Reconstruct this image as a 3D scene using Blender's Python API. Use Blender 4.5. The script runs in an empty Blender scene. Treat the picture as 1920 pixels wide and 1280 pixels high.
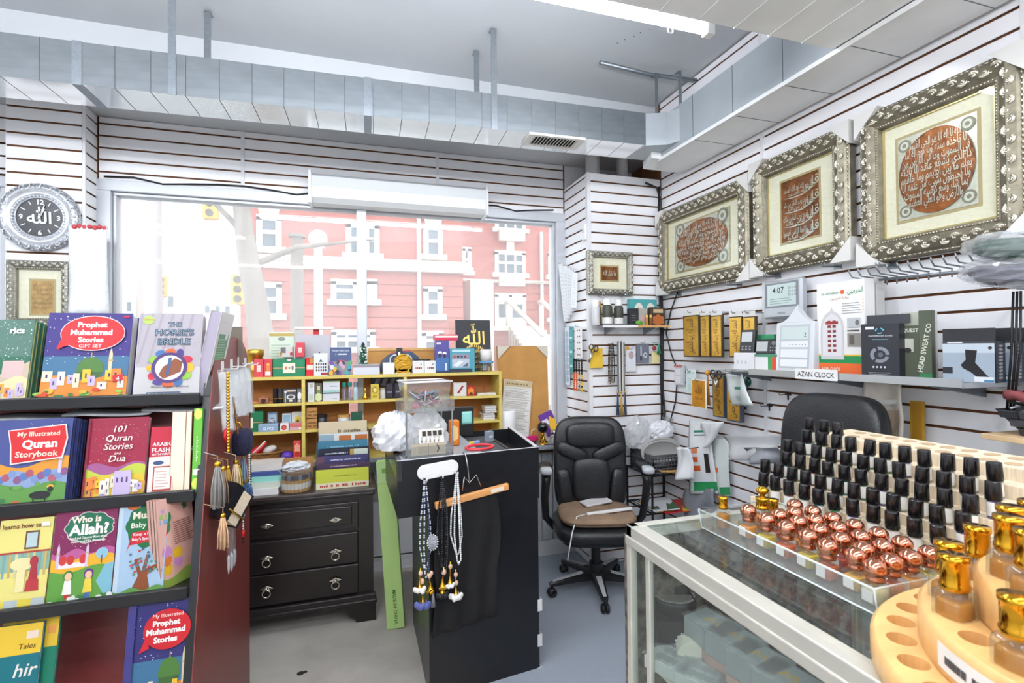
import bpy, bmesh, math, random
from mathutils import Matrix, Vector
random.seed(7)
R = math.radians
SC = bpy.context.scene
COL = SC.collection

# ------------------------------------------------------------------ camera
FPX, CAMZ = 966.7, 1.6
_y, _p, _r = R(17.588), R(0.692), R(0.530)
_f = Vector((math.sin(_y)*math.cos(_p), math.cos(_y)*math.cos(_p), math.sin(_p)))
_rt = Vector((math.cos(_y), -math.sin(_y), 0)); _dn = _f.cross(_rt)
CR = math.cos(_r)*_rt + math.sin(_r)*_dn
CD = -math.sin(_r)*_rt + math.cos(_r)*_dn
CF = _f
cam_d = bpy.data.cameras.new('camera'); cam = bpy.data.objects.new('camera', cam_d); COL.objects.link(cam)
cam_d.sensor_width = 36; cam_d.lens = 36*FPX/1920; cam_d.clip_start = 0.02; cam_d.clip_end = 300
m3 = Matrix((CR, -CD, -CF)).transposed(); cam.matrix_world = Matrix.Translation((0, 0, CAMZ)) @ m3.to_4x4()
cam_d.dof.use_dof = True; cam_d.dof.focus_distance = 2.6; cam_d.dof.aperture_fstop = 6.3
SC.camera = cam

# ------------------------------------------------------------------ world, exposure
w = bpy.data.worlds.new('overcast_sky'); SC.world = w; w.use_nodes = True
bg = w.node_tree.nodes['Background']; bg.inputs[0].default_value = (0.93, 0.965, 1, 1); bg.inputs[1].default_value = 2.8
SC.view_settings.view_transform = 'Standard'; SC.view_settings.look = 'None'
SC.view_settings.exposure = 0.38; SC.view_settings.gamma = 1; SC.view_settings.use_curve_mapping = False
TUBE_STRENGTH = 72.0

# ------------------------------------------------------------------ measuring: where a sight line meets a plane of the room
def at(u, v, ax, val):
    d = CR*((u-960)/FPX) + CD*((v-640)/FPX) + CF
    o = Vector((0, 0, CAMZ)); i = 'xyz'.index(ax)
    return o + d*((val-o[i])/d[i])
def proj(p):
    q = Vector(p)-Vector((0, 0, CAMZ)); z = q.dot(CF)
    return 960+FPX*q.dot(CR)/z, 640+FPX*q.dot(CD)/z

# ------------------------------------------------------------------ materials
def lin(h):
    h = h.lstrip('#'); c = [int(h[i:i+2], 16)/255 for i in (0, 2, 4)]
    return tuple((x/12.92 if x <= .04045 else ((x+.055)/1.055)**2.4) for x in c)+(1,)
MATS = {}
def mat(name, hx='#808080', rough=.5, metal=0, var=0, scale=8, bump=0, bscale=40, coat=0, emit=0, stretch=None, spec=.5, var2=None):
    if name in MATS: return MATS[name]
    m = bpy.data.materials.new(name); m.use_nodes = True; nt = m.node_tree; b = nt.nodes['Principled BSDF']
    c = lin(hx); b.inputs['Base Color'].default_value = c; b.inputs['Roughness'].default_value = rough; b.inputs['Metallic'].default_value = metal
    b.inputs['Specular IOR Level'].default_value = spec
    if coat: b.inputs['Coat Weight'].default_value = coat; b.inputs['Coat Roughness'].default_value = .08
    if emit: b.inputs['Emission Color'].default_value = c; b.inputs['Emission Strength'].default_value = emit
    if var or bump:
        tc = nt.nodes.new('ShaderNodeTexCoord'); mp = nt.nodes.new('ShaderNodeMapping'); nt.links.new(tc.outputs['Object'], mp.inputs[0])
        if stretch: mp.inputs['Scale'].default_value = stretch
    if var:
        n = nt.nodes.new('ShaderNodeTexNoise'); n.inputs['Scale'].default_value = scale; n.inputs['Detail'].default_value = 6; nt.links.new(mp.outputs[0], n.inputs[0])
        r = nt.nodes.new('ShaderNodeValToRGB'); e = r.color_ramp.elements; e[0].position = .3; e[1].position = .72
        e[0].color = tuple(x*(1-var) for x in c[:3])+(1,); e[1].color = (lin(var2) if var2 else tuple(min(1, x*(1+var)) for x in c[:3])+(1,))
        nt.links.new(n.outputs['Fac'], r.inputs[0]); nt.links.new(r.outputs[0], b.inputs['Base Color'])
    if bump:
        n2 = nt.nodes.new('ShaderNodeTexNoise'); n2.inputs['Scale'].default_value = bscale; n2.inputs['Detail'].default_value = 4; nt.links.new(mp.outputs[0], n2.inputs[0])
        bp = nt.nodes.new('ShaderNodeBump'); bp.inputs['Strength'].default_value = bump; bp.inputs['Distance'].default_value = .01
        nt.links.new(n2.outputs['Fac'], bp.inputs['Height']); nt.links.new(bp.outputs[0], b.inputs['Normal'])
    MATS[name] = m; return m
def glassy(name, tint='#ffffff', refl=1.0, haze=0, rough=.0, hazehx='#ffffff', ior=1.45):
    """thin clear sheet: tinted see-through, Fresnel reflection, optional dusty film"""
    if name in MATS: return MATS[name]
    m = bpy.data.materials.new(name); m.use_nodes = True; nt = m.node_tree; nt.nodes.clear(); N = nt.nodes.new; L = nt.links.new
    out = N('ShaderNodeOutputMaterial'); tr = N('ShaderNodeBsdfTransparent'); tr.inputs[0].default_value = lin(tint)
    gl = N('ShaderNodeBsdfGlossy'); gl.inputs['Roughness'].default_value = rough
    fr = N('ShaderNodeLayerWeight'); fr.inputs[0].default_value = .5            # facing: the same from both sides of the sheet
    pw = N('ShaderNodeMath'); pw.operation = 'POWER'; L(fr.outputs['Facing'], pw.inputs[0]); pw.inputs[1].default_value = 5
    mu = N('ShaderNodeMath'); mu.operation = 'MULTIPLY_ADD'; mu.use_clamp = True; L(pw.outputs[0], mu.inputs[0]); mu.inputs[1].default_value = .8*min(refl, 1); mu.inputs[2].default_value = .035*refl
    sh = tr.outputs[0]
    if haze:
        df = N('ShaderNodeBsdfDiffuse'); df.inputs[0].default_value = lin(hazehx); tl = N('ShaderNodeBsdfTranslucent'); tl.inputs[0].default_value = lin(hazehx)
        mx = N('ShaderNodeMixShader'); L(df.outputs[0], mx.inputs[1]); L(tl.outputs[0], mx.inputs[2])
        m2 = N('ShaderNodeMixShader'); m2.inputs[0].default_value = haze; L(sh, m2.inputs[1]); L(mx.outputs[0], m2.inputs[2]); sh = m2.outputs[0]
    m3_ = N('ShaderNodeMixShader'); L(mu.outputs[0], m3_.inputs[0]); L(sh, m3_.inputs[1]); L(gl.outputs[0], m3_.inputs[2]); L(m3_.outputs[0], out.inputs[0])
    MATS[name] = m; return m
def ink(hx, rough=.38):
    if rough == .25: return mat('cover_'+hx.lstrip('#'), '#%02x%02x%02x' % tuple(int(int(hx.lstrip('#')[i:i+2], 16)*.88) for i in (0, 2, 4)), .42, spec=.3)   # laminated book cover stock
    return mat('ink_'+hx.lstrip('#')+('' if rough == .38 else '_%d' % (rough*100)), hx, rough)

# ------------------------------------------------------------------ mesh builder
class MB:
    def __init__(s): s.v, s.f, s.mi, s.sm, s.mats = [], [], [], [], []; s.T = None
    def add(s, vs, fs, m, smooth=False):
        if m not in s.mats: s.mats.append(m)
        k = s.mats.index(m); n = len(s.v)
        s.v += [(s.T @ Vector(p)) if s.T else Vector(p) for p in vs]
        s.f += [[i+n for i in f] for f in fs]; s.mi += [k]*len(fs); s.sm += [smooth]*len(fs); return s
    def box(s, a, b, m):
        x0, y0, z0 = a; x1, y1, z1 = b
        return s.add([(x0,y0,z0),(x1,y0,z0),(x1,y1,z0),(x0,y1,z0),(x0,y0,z1),(x1,y0,z1),(x1,y1,z1),(x0,y1,z1)],
                     [(3,2,1,0),(4,5,6,7),(0,1,5,4),(1,2,6,5),(2,3,7,6),(3,0,4,7)], m)
    def cbox(s, c, d, m): return s.box([c[i]-d[i]/2 for i in range(3)], [c[i]+d[i]/2 for i in range(3)], m)
    def lathe(s, prof, m, c=(0,0,0), n=16, smooth=True, axis='z', sx=1, sy=1, cap=False):
        vs, fs = [], []
        for r, z in prof:
            for i in range(n):
                a = 2*math.pi*i/n; p = (r*math.cos(a)*sx, r*math.sin(a)*sy, z)
                if axis == 'x': p = (p[2], p[0], p[1])
                if axis == 'y': p = (p[0], p[2], p[1])
                vs.append((p[0]+c[0], p[1]+c[1], p[2]+c[2]))
        for k in range(len(prof)-1):
            for i in range(n):
                j = (i+1) % n; fs.append((k*n+i, k*n+j, (k+1)*n+j, (k+1)*n+i))
        s.add(vs, fs, m, smooth)
        if cap and prof[0][0] > 1e-6: s.add(vs[:n], [tuple(range(n))[::-1]], m)
        if cap and prof[-1][0] > 1e-6: s.add(vs[-n:], [tuple(range(n))], m)
        return s
    def cyl(s, c, r, h, m, n=16, axis='z', r2=None): return s.lathe([(r, 0), (r if r2 is None else r2, h)], m, c, n, True, axis, cap=True)
    def sph(s, c, r, m, n=12, sq=(1,1,1)):
        k = max(4, n//2); pr = [(max(1e-7, math.sin(math.pi*i/k)), -math.cos(math.pi*i/k)) for i in range(k+1)]
        vs, fs = [], []
        for a, z in pr:
            for i in range(n): t = 2*math.pi*i/n; vs.append((c[0]+r*sq[0]*a*math.cos(t), c[1]+r*sq[1]*a*math.sin(t), c[2]+r*sq[2]*z))
        for q in range(k):
            for i in range(n): j = (i+1) % n; fs.append((q*n+i, q*n+j, (q+1)*n+j, (q+1)*n+i))
        return s.add(vs, fs, m, True)
    def tube(s, pts, r, m, n=6, closed=False, flat=1.0):
        P = [Vector(p) for p in pts]; vs, fs = [], []; L = len(P)
        t0 = (P[1]-P[0]).normalized(); up = Vector((0,0,1)) if abs(t0.z) < .9 else Vector((1,0,0)); nx = t0.cross(up).normalized()
        for i, p in enumerate(P):
            if closed: t = (P[(i+1) % L]-P[i-1]).normalized()
            else: t = (P[min(i+1, L-1)]-P[max(i-1, 0)]).normalized()
            nx = (nx-t*nx.dot(t)); nx = nx.normalized() if nx.length > 1e-6 else t.orthogonal().normalized(); ny = t.cross(nx)
            rr = r[i] if isinstance(r, (list, tuple)) else r
            for k in range(n): a = 2*math.pi*k/n; vs.append(p+nx*(rr*math.cos(a))+ny*(rr*flat*math.sin(a)))
        for i in range(L if closed else L-1):
            for k in range(n): j = (k+1) % n; q = (i+1) % L; fs.append((i*n+k, i*n+j, q*n+j, q*n+k))
        if not closed: fs += [tuple(range(n))[::-1], tuple((L-1)*n+k for k in range(n))]
        return s.add(vs, fs, m, True)
    def prism(s, pts, h, m, axis='z', off=0):
        n = len(pts)
        def q(p, z): return {'z': (p[0], p[1], z), 'y': (p[0], z, p[1]), 'x': (z, p[0], p[1])}[axis]
        vs = [q(p, off) for p in pts]+[q(p, off+h) for p in pts]
        return s.add(vs, [tuple(range(n))[::-1], tuple(range(n, 2*n))]+[(i, (i+1) % n, n+(i+1) % n, n+i) for i in range(n)], m)
    def poly(s, pts, m): return s.add(pts, [tuple(range(len(pts)))], m)
    def grid(s, fn, nu, nv, m, smooth=True, thick=0):
        vs = [fn(i/nu, j/nv) for j in range(nv+1) for i in range(nu+1)]
        fs = [(j*(nu+1)+i, j*(nu+1)+i+1, (j+1)*(nu+1)+i+1, (j+1)*(nu+1)+i) for j in range(nv) for i in range(nu)]
        return s.add(vs, fs, m, smooth)
    def obj(s, name, parent=None, loc=None, rot=None, bevel=0, seg=2, label=None, cat=None, group=None, kind=None, subd=0, solid=0, norm=True):
        me = bpy.data.meshes.new(name); me.from_pydata([tuple(p) for p in s.v], [], s.f)
        for m in s.mats: me.materials.append(m)
        me.polygons.foreach_set('material_index', s.mi); me.polygons.foreach_set('use_smooth', s.sm)
        if norm and len(s.f) > 3:
            b = bmesh.new(); b.from_mesh(me); bmesh.ops.recalc_face_normals(b, faces=b.faces); b.to_mesh(me); b.free()
        me.update()
        return link(bpy.data.objects.new(name, me), parent, loc, rot, bevel, seg, label, cat, group, kind, subd, solid)
def link(o, parent=None, loc=None, rot=None, bevel=0, seg=2, label=None, cat=None, group=None, kind=None, subd=0, solid=0):
    COL.objects.link(o)
    if parent: o.parent = parent
    if loc is not None: o.location = loc
    if rot is not None: o.rotation_euler = rot
    if solid: q = o.modifiers.new('thickness', 'SOLIDIFY'); q.thickness = solid; q.offset = 0
    if subd: q = o.modifiers.new('smooth', 'SUBSURF'); q.levels = subd; q.render_levels = subd
    if bevel: q = o.modifiers.new('bevel', 'BEVEL'); q.width = bevel; q.segments = seg; q.limit_method = 'ANGLE'; q.angle_limit = R(40)
    return tag(o, label, cat, group, kind)
def tag(o, label=None, cat=None, group=None, kind=None):
    if label: o['label'] = label
    if cat: o['category'] = cat
    if group: o['group'] = group
    if kind: o['kind'] = kind
    return o
def thing(name, label, cat, loc=(0,0,0), rot=None, group=None, kind=None):
    o = bpy.data.objects.new(name, None); o.empty_display_size = .05
    if kind == 'structure': return link(o, None, loc, rot, kind=kind)
    return link(o, None, loc, rot, 0, 2, label, cat, group, kind)
def dup(o, loc=None, rot=None, parent=None, label=None, top=True):
    c = o.copy(); COL.objects.link(c)
    if parent: c.parent = parent
    if loc is not None: c.location = loc
    if rot is not None: c.rotation_euler = rot
    if label: c['label'] = label
    for ch in list(o.children): dup(ch, parent=c, top=False)
    return c
ORD = ['first','second','third','fourth','fifth','sixth','seventh','eighth','ninth','tenth','eleventh','twelfth','thirteenth','fourteenth','fifteenth','sixteenth']

# ------------------------------------------------------------------ lettering: outlines of the built-in font, laid out by hand
GL = {}
BLANK = {}
def glyph(c, bold=0):
    bold = min((0, .01, .02, .04, .06), key=lambda b: abs(b-bold)); k = (c, bold)
    if k in GL: return GL[k]
    def mk(t):
        cu = bpy.data.curves.new('lettering', 'FONT'); cu.body = t; cu.resolution_u = 2; cu.offset = bold
        o = bpy.data.objects.new('lettering', cu); COL.objects.link(o); bpy.context.view_layer.update()
        e = o.evaluated_get(bpy.context.evaluated_depsgraph_get()); me = e.to_mesh()
        vs = [tuple(p.co[:2]) for p in me.vertices]; fs = [tuple(p.vertices) for p in me.polygons]
        e.to_mesh_clear(); bpy.data.objects.remove(o); bpy.data.curves.remove(cu); return vs, fs
    wd = lambda vs: (max(p[0] for p in vs)-min(p[0] for p in vs)) if vs else 0
    if ('HH', bold) not in GL: GL[('HH', bold)] = wd(mk('HH')[0])
    vs, fs = mk(c) if c != ' ' else ([], [])
    GL[k] = (vs, fs, wd(mk('H'+c+'H')[0])-GL[('HH', bold)]); return GL[k]
AR = {}
for _c, _b, _n in (('ا',0xFE8D,2),('ب',0xFE8F,4),('ة',0xFE93,2),('ت',0xFE95,4),('ح',0xFEA1,4),('خ',0xFEA5,4),('د',0xFEA9,2),('ذ',0xFEAB,2),('ر',0xFEAD,2),('ز',0xFEAF,2),('س',0xFEB1,4),('ش',0xFEB5,4),('ص',0xFEB9,4),('ض',0xFEBD,4),('ع',0xFEC9,4),('ف',0xFED1,4),('ق',0xFED5,4),('ك',0xFED9,4),('ل',0xFEDD,4),('م',0xFEE1,4),('ن',0xFEE5,4),('ه',0xFEE9,4),('و',0xFEED,2),('ي',0xFEF1,4),('ى',0xFEEF,2),('ء',0xFE80,1),('ؤ',0xFE85,2),('ث',0xFE99,4),('ج',0xFE9D,4),('ط',0xFEC1,4),('ظ',0xFEC5,4)):
    AR[_c] = (_b, _n)
def arabic(s):
    out = ''; words = s.split(' ')
    for w_ in words:
        r_ = ''
        for i, c in enumerate(w_):
            b, n = AR[c]; pv = i > 0 and AR[w_[i-1]][1] == 4; nx = i < len(w_)-1 and n == 4 and AR[w_[i+1]][1] != 1
            k = (3 if (pv and nx) else 1 if pv else 2 if nx else 0); r_ += chr(b+min(k, n-1 if n != 2 else 1))
        out += r_+' '
    return out.strip()[::-1]

for _c in 'ABCDEFGHIKLMNOPQRSTUWabcdefghiklmnoprstuvwy ?': [glyph(_c, _b) for _b in (.02, .04)]
for _c in 'ABCDEFGHIKLMNOPRSTUWZabcdefghilmnoprstuvy0123456789: ': [glyph(_c, _b) for _b in (0, .01)]
for _c in set(arabic('الله لا اله الا هو الحي القيوم تاخذه سنة ولا نوم له ما في السموت وما الارض من ذا الذي يشفع عنده باذنه يعلم بين ايديهم خلفهم يحيطون بشيء علمه بما شاء وسع كرسيه وهو العلي العظيم قل هو احد الصمد اعوذ برب الفلق شر الناس ملك يا ايها اعبدوا الحمد رب العلمين')): glyph(_c, .01)

class Print(MB):
    """flat print on a w x h face: x right, y up, each layer a hair above the last; coordinates are fractions of the face"""
    def __init__(s, w, h, z=.0003, dz=.00012, rough=.38): super().__init__(); s.w, s.h, s.z, s.dz, s.rough = w, h, z, dz, rough; s.M = None
    def p3(s, pts, z):
        return [((s.M @ Vector((x*s.w, y*s.h, z))) if s.M else (x*s.w, y*s.h, z)) for x, y in pts]
    def pg(s, pts, hx):
        s.z += s.dz; return s.poly(s.p3(pts, s.z), hx if not isinstance(hx, str) else ink(hx, s.rough))
    def rect(s, x0, y0, x1, y1, hx): return s.pg([(x0,y0),(x1,y0),(x1,y1),(x0,y1)], hx)
    def ell(s, cx, cy, rx, ry, hx, n=20, a0=0, a1=360): return s.pg([(cx+rx*math.cos(R(a0+(a1-a0)*i/n)), cy+ry*math.sin(R(a0+(a1-a0)*i/n))) for i in range(n+(a1-a0 < 360))], hx)
    def blob(s, cx, cy, rx, ry, hx, k=7, amp=.12, n=42): return s.pg([(cx+rx*(1+amp*abs(math.sin(k*t/2)))*math.cos(t), cy+ry*(1+amp*abs(math.sin(k*t/2)))*math.sin(t)) for t in [2*math.pi*i/n for i in range(n)]], hx)
    def hills(s, y0, y1, hx, n=3, amp=.05, ph=0, x0=0, x1=1):
        return s.pg([(x0,y0),(x1,y0)]+[(x1+(x0-x1)*i/16, y1+amp*math.sin(ph+n*math.pi*i/16)) for i in range(17)], hx)
    def text(s, t, x, y, size, hx, al='c', bold=0, rot=0, shear=0, fit=None):
        """size and fit are fractions of the face's height / width"""
        S = size*s.h; m = ink(hx, s.rough) if isinstance(hx, str) else hx
        W = sum(glyph(c, bold)[2] for c in t)*S; k = 1
        if fit and W > fit*s.w: k = fit*s.w/W; W *= k
        s.z += s.dz; cx = {'c': -W/2, 'l': 0, 'r': -W}[al]; ca, sa = math.cos(R(rot)), math.sin(R(rot))
        vs, fs = [], []
        for c in t:
            gv, gf, ad = glyph(c, bold); n = len(vs)
            for gx, gy in gv:
                px, py = cx+(gx+shear*gy)*S*k, gy*S
                q = Vector((x*s.w+px*ca-py*sa, y*s.h+px*sa+py*ca, s.z)); vs.append((s.M @ q) if s.M else q)
            fs += [tuple(i+n for i in f) for f in gf]; cx += ad*S*k
        if vs: s.add(vs, fs, m)
        return s
    def stars(s, n, y0, y1, hx='#f4f4ff', r=.006):
        s.z += s.dz
        for _ in range(n):
            x, y = random.uniform(.03, .97), random.uniform(y0, y1); q = r*random.uniform(.5, 1.2); a = s.w/s.h
            s.poly(s.p3([(x-q,y),(x,y-q*a),(x+q,y),(x,y+q*a)], s.z), ink(hx, s.rough))
        return s
    def lines(s, x0, x1, y0, y1, n, hx, t=.25):
        s.z += s.dz; st = (y1-y0)/n
        for i in range(n): xe = x1-(x1-x0)*random.uniform(0, .25); s.poly(s.p3([(x0,y0+i*st),(xe,y0+i*st),(xe,y0+i*st+st*t),(x0,y0+i*st+st*t)], s.z), ink(hx, s.rough))
        return s
    def marks(s, x, y, size, hx, fit=.5, al='c'):
        """a line of print too small to read: a row of little strokes"""
        s.z += s.dz; rnd = random.Random(int(x*977+y*7919)); m = ink(hx, s.rough) if isinstance(hx, str) else hx; a = x-fit/2 if al == 'c' else x; e = a+fit; q = size*s.h/s.w*.55
        while a < e:
            w_ = q*rnd.uniform(.5, .95); h = size*rnd.uniform(.45, .75)
            if rnd.random() > .16: s.poly(s.p3([(a,y),(a+w_*.75,y),(a+w_*.75,y+h),(a,y+h)], s.z), m)
            a += w_
        return s
    def put(s, name, parent, loc=None, rot=None): return s.obj(name, parent, loc, rot, norm=False)
def _sq(s, c, r, m, e1=.4, e2=.4, n=20, k=12, bend=0):
    """superellipsoid cushion; bend bows it along x"""
    pw = lambda x, e: math.copysign(abs(x)**e, x); vs, fs = [], []
    for q in range(k+1):
        ph = -math.pi/2+math.pi*q/k
        for i in range(n):
            t = 2*math.pi*i/n; x = r[0]*pw(math.cos(ph), e1)*pw(math.cos(t), e2); y = r[1]*pw(math.cos(ph), e1)*pw(math.sin(t), e2); z = r[2]*pw(math.sin(ph), e1)
            vs.append((c[0]+x, c[1]+y-bend*(x/r[0])**2, c[2]+z))
    for q in range(k):
        for i in range(n): j = (i+1) % n; fs.append((q*n+i, q*n+j, (q+1)*n+j, (q+1)*n+i))
    return s.add(vs, fs, m, True)
MB.sq = _sq
def crumple(mb, c, r, m, seed=0, n=26, k=16, amp=.22, flat=.0):
    amp *= .62
    rnd = random.Random(seed); vs, fs = [], []
    for q in range(k+1):
        ph = -math.pi/2+math.pi*q/k
        for i in range(n):
            t = 2*math.pi*i/n; f = 1+rnd.uniform(-amp, amp) if 0 < q < k else 1
            z = math.sin(ph)*f; z = max(z, -.55) if flat else z
            vs.append((c[0]+r[0]*math.cos(ph)*math.cos(t)*f, c[1]+r[1]*math.cos(ph)*math.sin(t)*f, c[2]+r[2]*z))
    for q in range(k):
        for i in range(n):
            j = (i+1) % n; a, b, d, e = q*n+i, q*n+j, (q+1)*n+j, (q+1)*n+i; fs += [(a,b,d),(a,d,e)]
    return mb.add(vs, fs, m, False)
# ================================================================== SETTING
XR, YW, YC, YL, ZCEIL, ZSOF = 2.30, 3.86, 3.43, 3.70, 3.48, 3.083
m_white = mat('slat_white', '#f2f1f3', .42, var=.03, scale=3)
m_mdf = mat('slat_groove_board', '#6e4426', .8, var=.25, scale=20)
m_paint = mat('painted_plaster', '#e6e7ea', .6, var=.04, scale=2, bump=.08, bscale=60)
m_trim = mat('white_trim', '#e6e6e8', .4)
m_alu = mat('window_aluminium', '#c3c6cb', .4, .35, var=.05, scale=6)
m_floor = mat('worn_grey_carpet', '#c2bcb3', .95, var=.14, scale=4, bump=.5, bscale=350)
m_carpet = mat('blue_grey_carpet', '#a9b1bd', .95, var=.2, scale=260, bump=.6, bscale=500)
m_ceil = mat('ceiling_paint', '#c9cccf', .7, var=.03, scale=1.5, bump=.05, bscale=30)

def struct(mb, name, parent=None, **k): return mb.obj(name, parent, kind=None if parent else 'structure', **k)
struct(MB().box((-3.3,-3.2,-.05), (.62,4.1,0), m_floor), 'floor')
st_ = MB()
for x_, y_, r_ in ((-.235,2.77,.018),(-.215,2.775,.012),(-.42,2.50,.010),(-.40,2.515,.013),(-.05,2.62,.011)): st_.lathe([(r_,.0006),(.0001,.0008)], mat('gum_stain', '#2a2824', .8), (x_,y_,0), 9)
st_.obj('stain', bpy.data.objects['floor'])['kind'] = 'stuff'
struct(MB().box((.62,-3.2,-.05), (2.45,4.1,.004), m_carpet), 'floor_carpet')
struct(MB().box((-3.4,-3.2,ZCEIL), (2.5,4.1,ZCEIL+.1), m_ceil), 'ceiling')
struct(MB().box((-3.4,3.5,ZSOF), (2.45,4.05,ZCEIL), m_ceil), 'trim_1')            # beam over the shop window
struct(MB().box((-3.4,-3.2,0), (-3.3,4.1,ZCEIL), m_paint), 'wall_left')
struct(MB().box((-3.4,-3.3,0), (2.5,-3.2,ZCEIL), m_paint), 'wall_back')

SLAT = {}
def slats(parent, ln, z0, z1, phase, pitch, place):
    """slat boards between heights z0 and z1; grooves centred on phase + k*pitch; place(z) gives the board's location"""
    k0 = math.ceil((z0-phase)/pitch); zs = [z0-.005]+[phase+k*pitch for k in range(k0, 200) if phase+k*pitch < z1-.006]+[z1+.005]
    for a, b in zip(zs[:-1], zs[1:]):
        h = b-a-.0108
        if h < .006: continue
        key = (round(ln, 3), round(h, 3))
        if key not in SLAT:
            mb = MB(); t, lip = .012, .003
            prof = [(0,lip*.6),(.002,0),(t,.004),(t,h-.004),(.002,h),(0,h-lip*.6)]     # (depth, height)
            mb.prism([(p[0], p[1]) for p in prof], ln, m_white, 'x')
            o = mb.obj('slat', parent); SLAT[key] = o
        else:
            o = SLAT[key].copy(); o.name = 'slat'; COL.objects.link(o); o.parent = parent
        place(o, a+.0054)
# slat mesh: length along x, depth along y (0 = front), height z
def put_y(x0, y):       # boards facing -y
    def f(o, z): o.location = (x0, y, z); o.rotation_euler = (0,0,0)
    return f
def put_x(y0, x):       # boards facing -x, running towards -y from y0
    def f(o, z): o.location = (x, y0, z); o.rotation_euler = (0,0,R(-90))
    return f
def put_xp(y0, x):      # boards facing +x, running towards +y from y0
    def f(o, z): o.location = (x, y0, z); o.rotation_euler = (0,0,R(90))
    return f

# right wall
wr = struct(MB().box((XR+.0125,-3.2,0), (XR+.1,YC+.6,ZCEIL), m_mdf), 'wall_right')
for ya, yb in ((YC-.012, 2.417), (2.395, 1.19), (1.175, -.04), (-.055, -3.15)):
    slats(wr, ya-yb, 0.1, ZCEIL-.01, 2.73-40*.0773, .0773, put_x(ya, XR))
for y in (2.406, 1.1825, -.0475): MB().box((XR-.004,y-.011,.1), (XR+.012,y+.011,ZCEIL-.01), m_trim).obj('joint_strip', wr)
MB().box((XR-.008,-3.2,0), (XR+.012,YC,.095), m_trim).obj('baseboard', wr)
# shop-window wall: boards above the glass, knee wall below
wf = struct(MB().box((-3.35,YW+.0125,0), (2.4,YW+.12,.84), m_paint).box((-3.35,YW+.0125,2.66), (1.69,YW+.12,3.1), m_mdf).box((1.6901,YW+.0125,2.6601), (2.4,YW+.12,3.1), m_paint).box((1.66,YW+.0125,.84), (2.4,YW+.12,2.66), m_paint).box((-1.95,YW+.0125,.84), (-1.48,YW+.12,2.66), m_paint), 'wall_front')
for xa, xb in ((-1.49, -.688), (-.666, .634), (.656, 1.672)):
    slats(wf, xb-xa, 2.665, ZSOF-.002, 3.038-40*.0762, .0762, put_y(xa, YW))
for x in (-.677, .645): MB().box((x-.011,YW-.004,2.665), (x+.011,YW+.012,ZSOF-.002), m_trim).obj('joint_strip', wf)
slats(wf, .715, 2.665, ZSOF-.002, 3.0-40*.0762, .0762, put_y(-2.6, YW-.03))
struct(MB().box((-1.45,YW-.012,0), (1.70,YW+.01,.10), m_trim).box((-1.45,YW-.016,.085), (1.70,YW+.01,.10), m_trim), 'baseboard_front')
m_cable = mat('black_cable', '#131315', .5)
# columns
cr = struct(MB().box((1.6925,YC+.0125,0), (XR+.05,YW+.05,2.88), m_mdf), 'wall_column_right')
slats(cr, XR-1.705, .01, 2.885, 2.823-40*.0757, .0757, put_y(1.705, YC))
slats(cr, YW-YC-.037, .01, 2.885, 2.86-40*.0757, .0757, put_x(YW-.005, 1.68))
MB().prism([(1.676,YC-.004),(1.7048,YC-.004),(1.7048,YC+.012),(1.692,YC+.012),(1.692,YC+.03),(1.676,YC+.03)], 2.885, m_trim, 'z', 0).obj('corner_strip', cr)
cl = struct(MB().box((-1.88,YL+.0125,0), (-1.5125,YW+.05,ZSOF), m_mdf), 'wall_column_left')
slats(cl, .365, .01, ZSOF-.002, 3.029-40*.0772, .0772, put_y(-1.88, YL))
slats(cl, YW-YL-.012, .01, ZSOF-.002, 3.029-40*.0772, .0772, put_xp(YL+.012, -1.50))
MB().box((-1.512,YL-.003,.1), (-1.497,YL+.013,ZSOF-.002), m_trim).obj('corner_strip', cl)

# shop windows
m_glass = glassy('dusty_shop_glass', '#f7fbfb', 1.2, .15)
def window(name, x0, x1, z0, z1, mull):
    wn = thing(name, None, None, kind='structure'); fr = MB(); y0, y1 = YW-.01, YW+.11; t = .05
    fr.box((x0-.03,y0,z0+.031), (x0+t,y1,z1-t), m_alu).box((x1-t,y0,z0+.031), (x1+.03,y1,z1-t), m_alu).box((x0-.03,y0,z1-t+.0005), (x1+.03,y1,z1+.02), m_alu).box((x0-.03,y0,z0-.02), (x1+.03,y1,z0+.03), m_alu)
    fr.box((x0+t+.0003,y0+.03,z0+.031), (x0+t+.02,y1-.001,z1-t-.021), m_alu).box((x1-t-.02,y0+.03,z0+.031), (x1-t-.0003,y1-.001,z1-t-.021), m_alu).box((x0+t+.0003,y0+.03,z1-t-.02), (x1-t-.0003,y1-.001,z1-t-.0003), m_alu)
    fr.obj('window_frame', wn, bevel=.003, seg=1)
    xs = [x0]+list(mull)+[x1]
    for m in mull: MB().box((m-.035,y0-.01,z0), (m+.035,y1,z1-t), m_alu).obj('mullion', wn, bevel=.004)
    for a, b in zip(xs[:-1], xs[1:]): MB().box((a+.02,YW+.06,z0+.01), (b-.02,YW+.066,z1-.03), m_glass).obj('pane', wn)
    return wn
window('window_1', -1.475, 1.655, .86, 2.665, [.093])
window('window_2', -3.2, -1.93, .86, 2.64, [])
m_ledge = mat('grey_ledge_laminate', '#8f9196', .5, var=.12, scale=40)
struct(MB().box((-1.45,3.60,.835), (1.674,YW+.01,.868), m_ledge), 'trim_2', bevel=.006)      # deep window ledge
m_panel = mat('pale_metal_panel', '#c9cdd0', .35, .3, var=.06, scale=4, stretch=(30,1,1))
pn = thing('trim_3', None, None, kind='structure')
for i in range(9):
    x = .86+i*.092; MB().box((x,3.72-.004*(i % 2),.12), (x+.086,3.735,.83), m_panel).obj('panel', pn, bevel=.004, seg=1)
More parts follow.
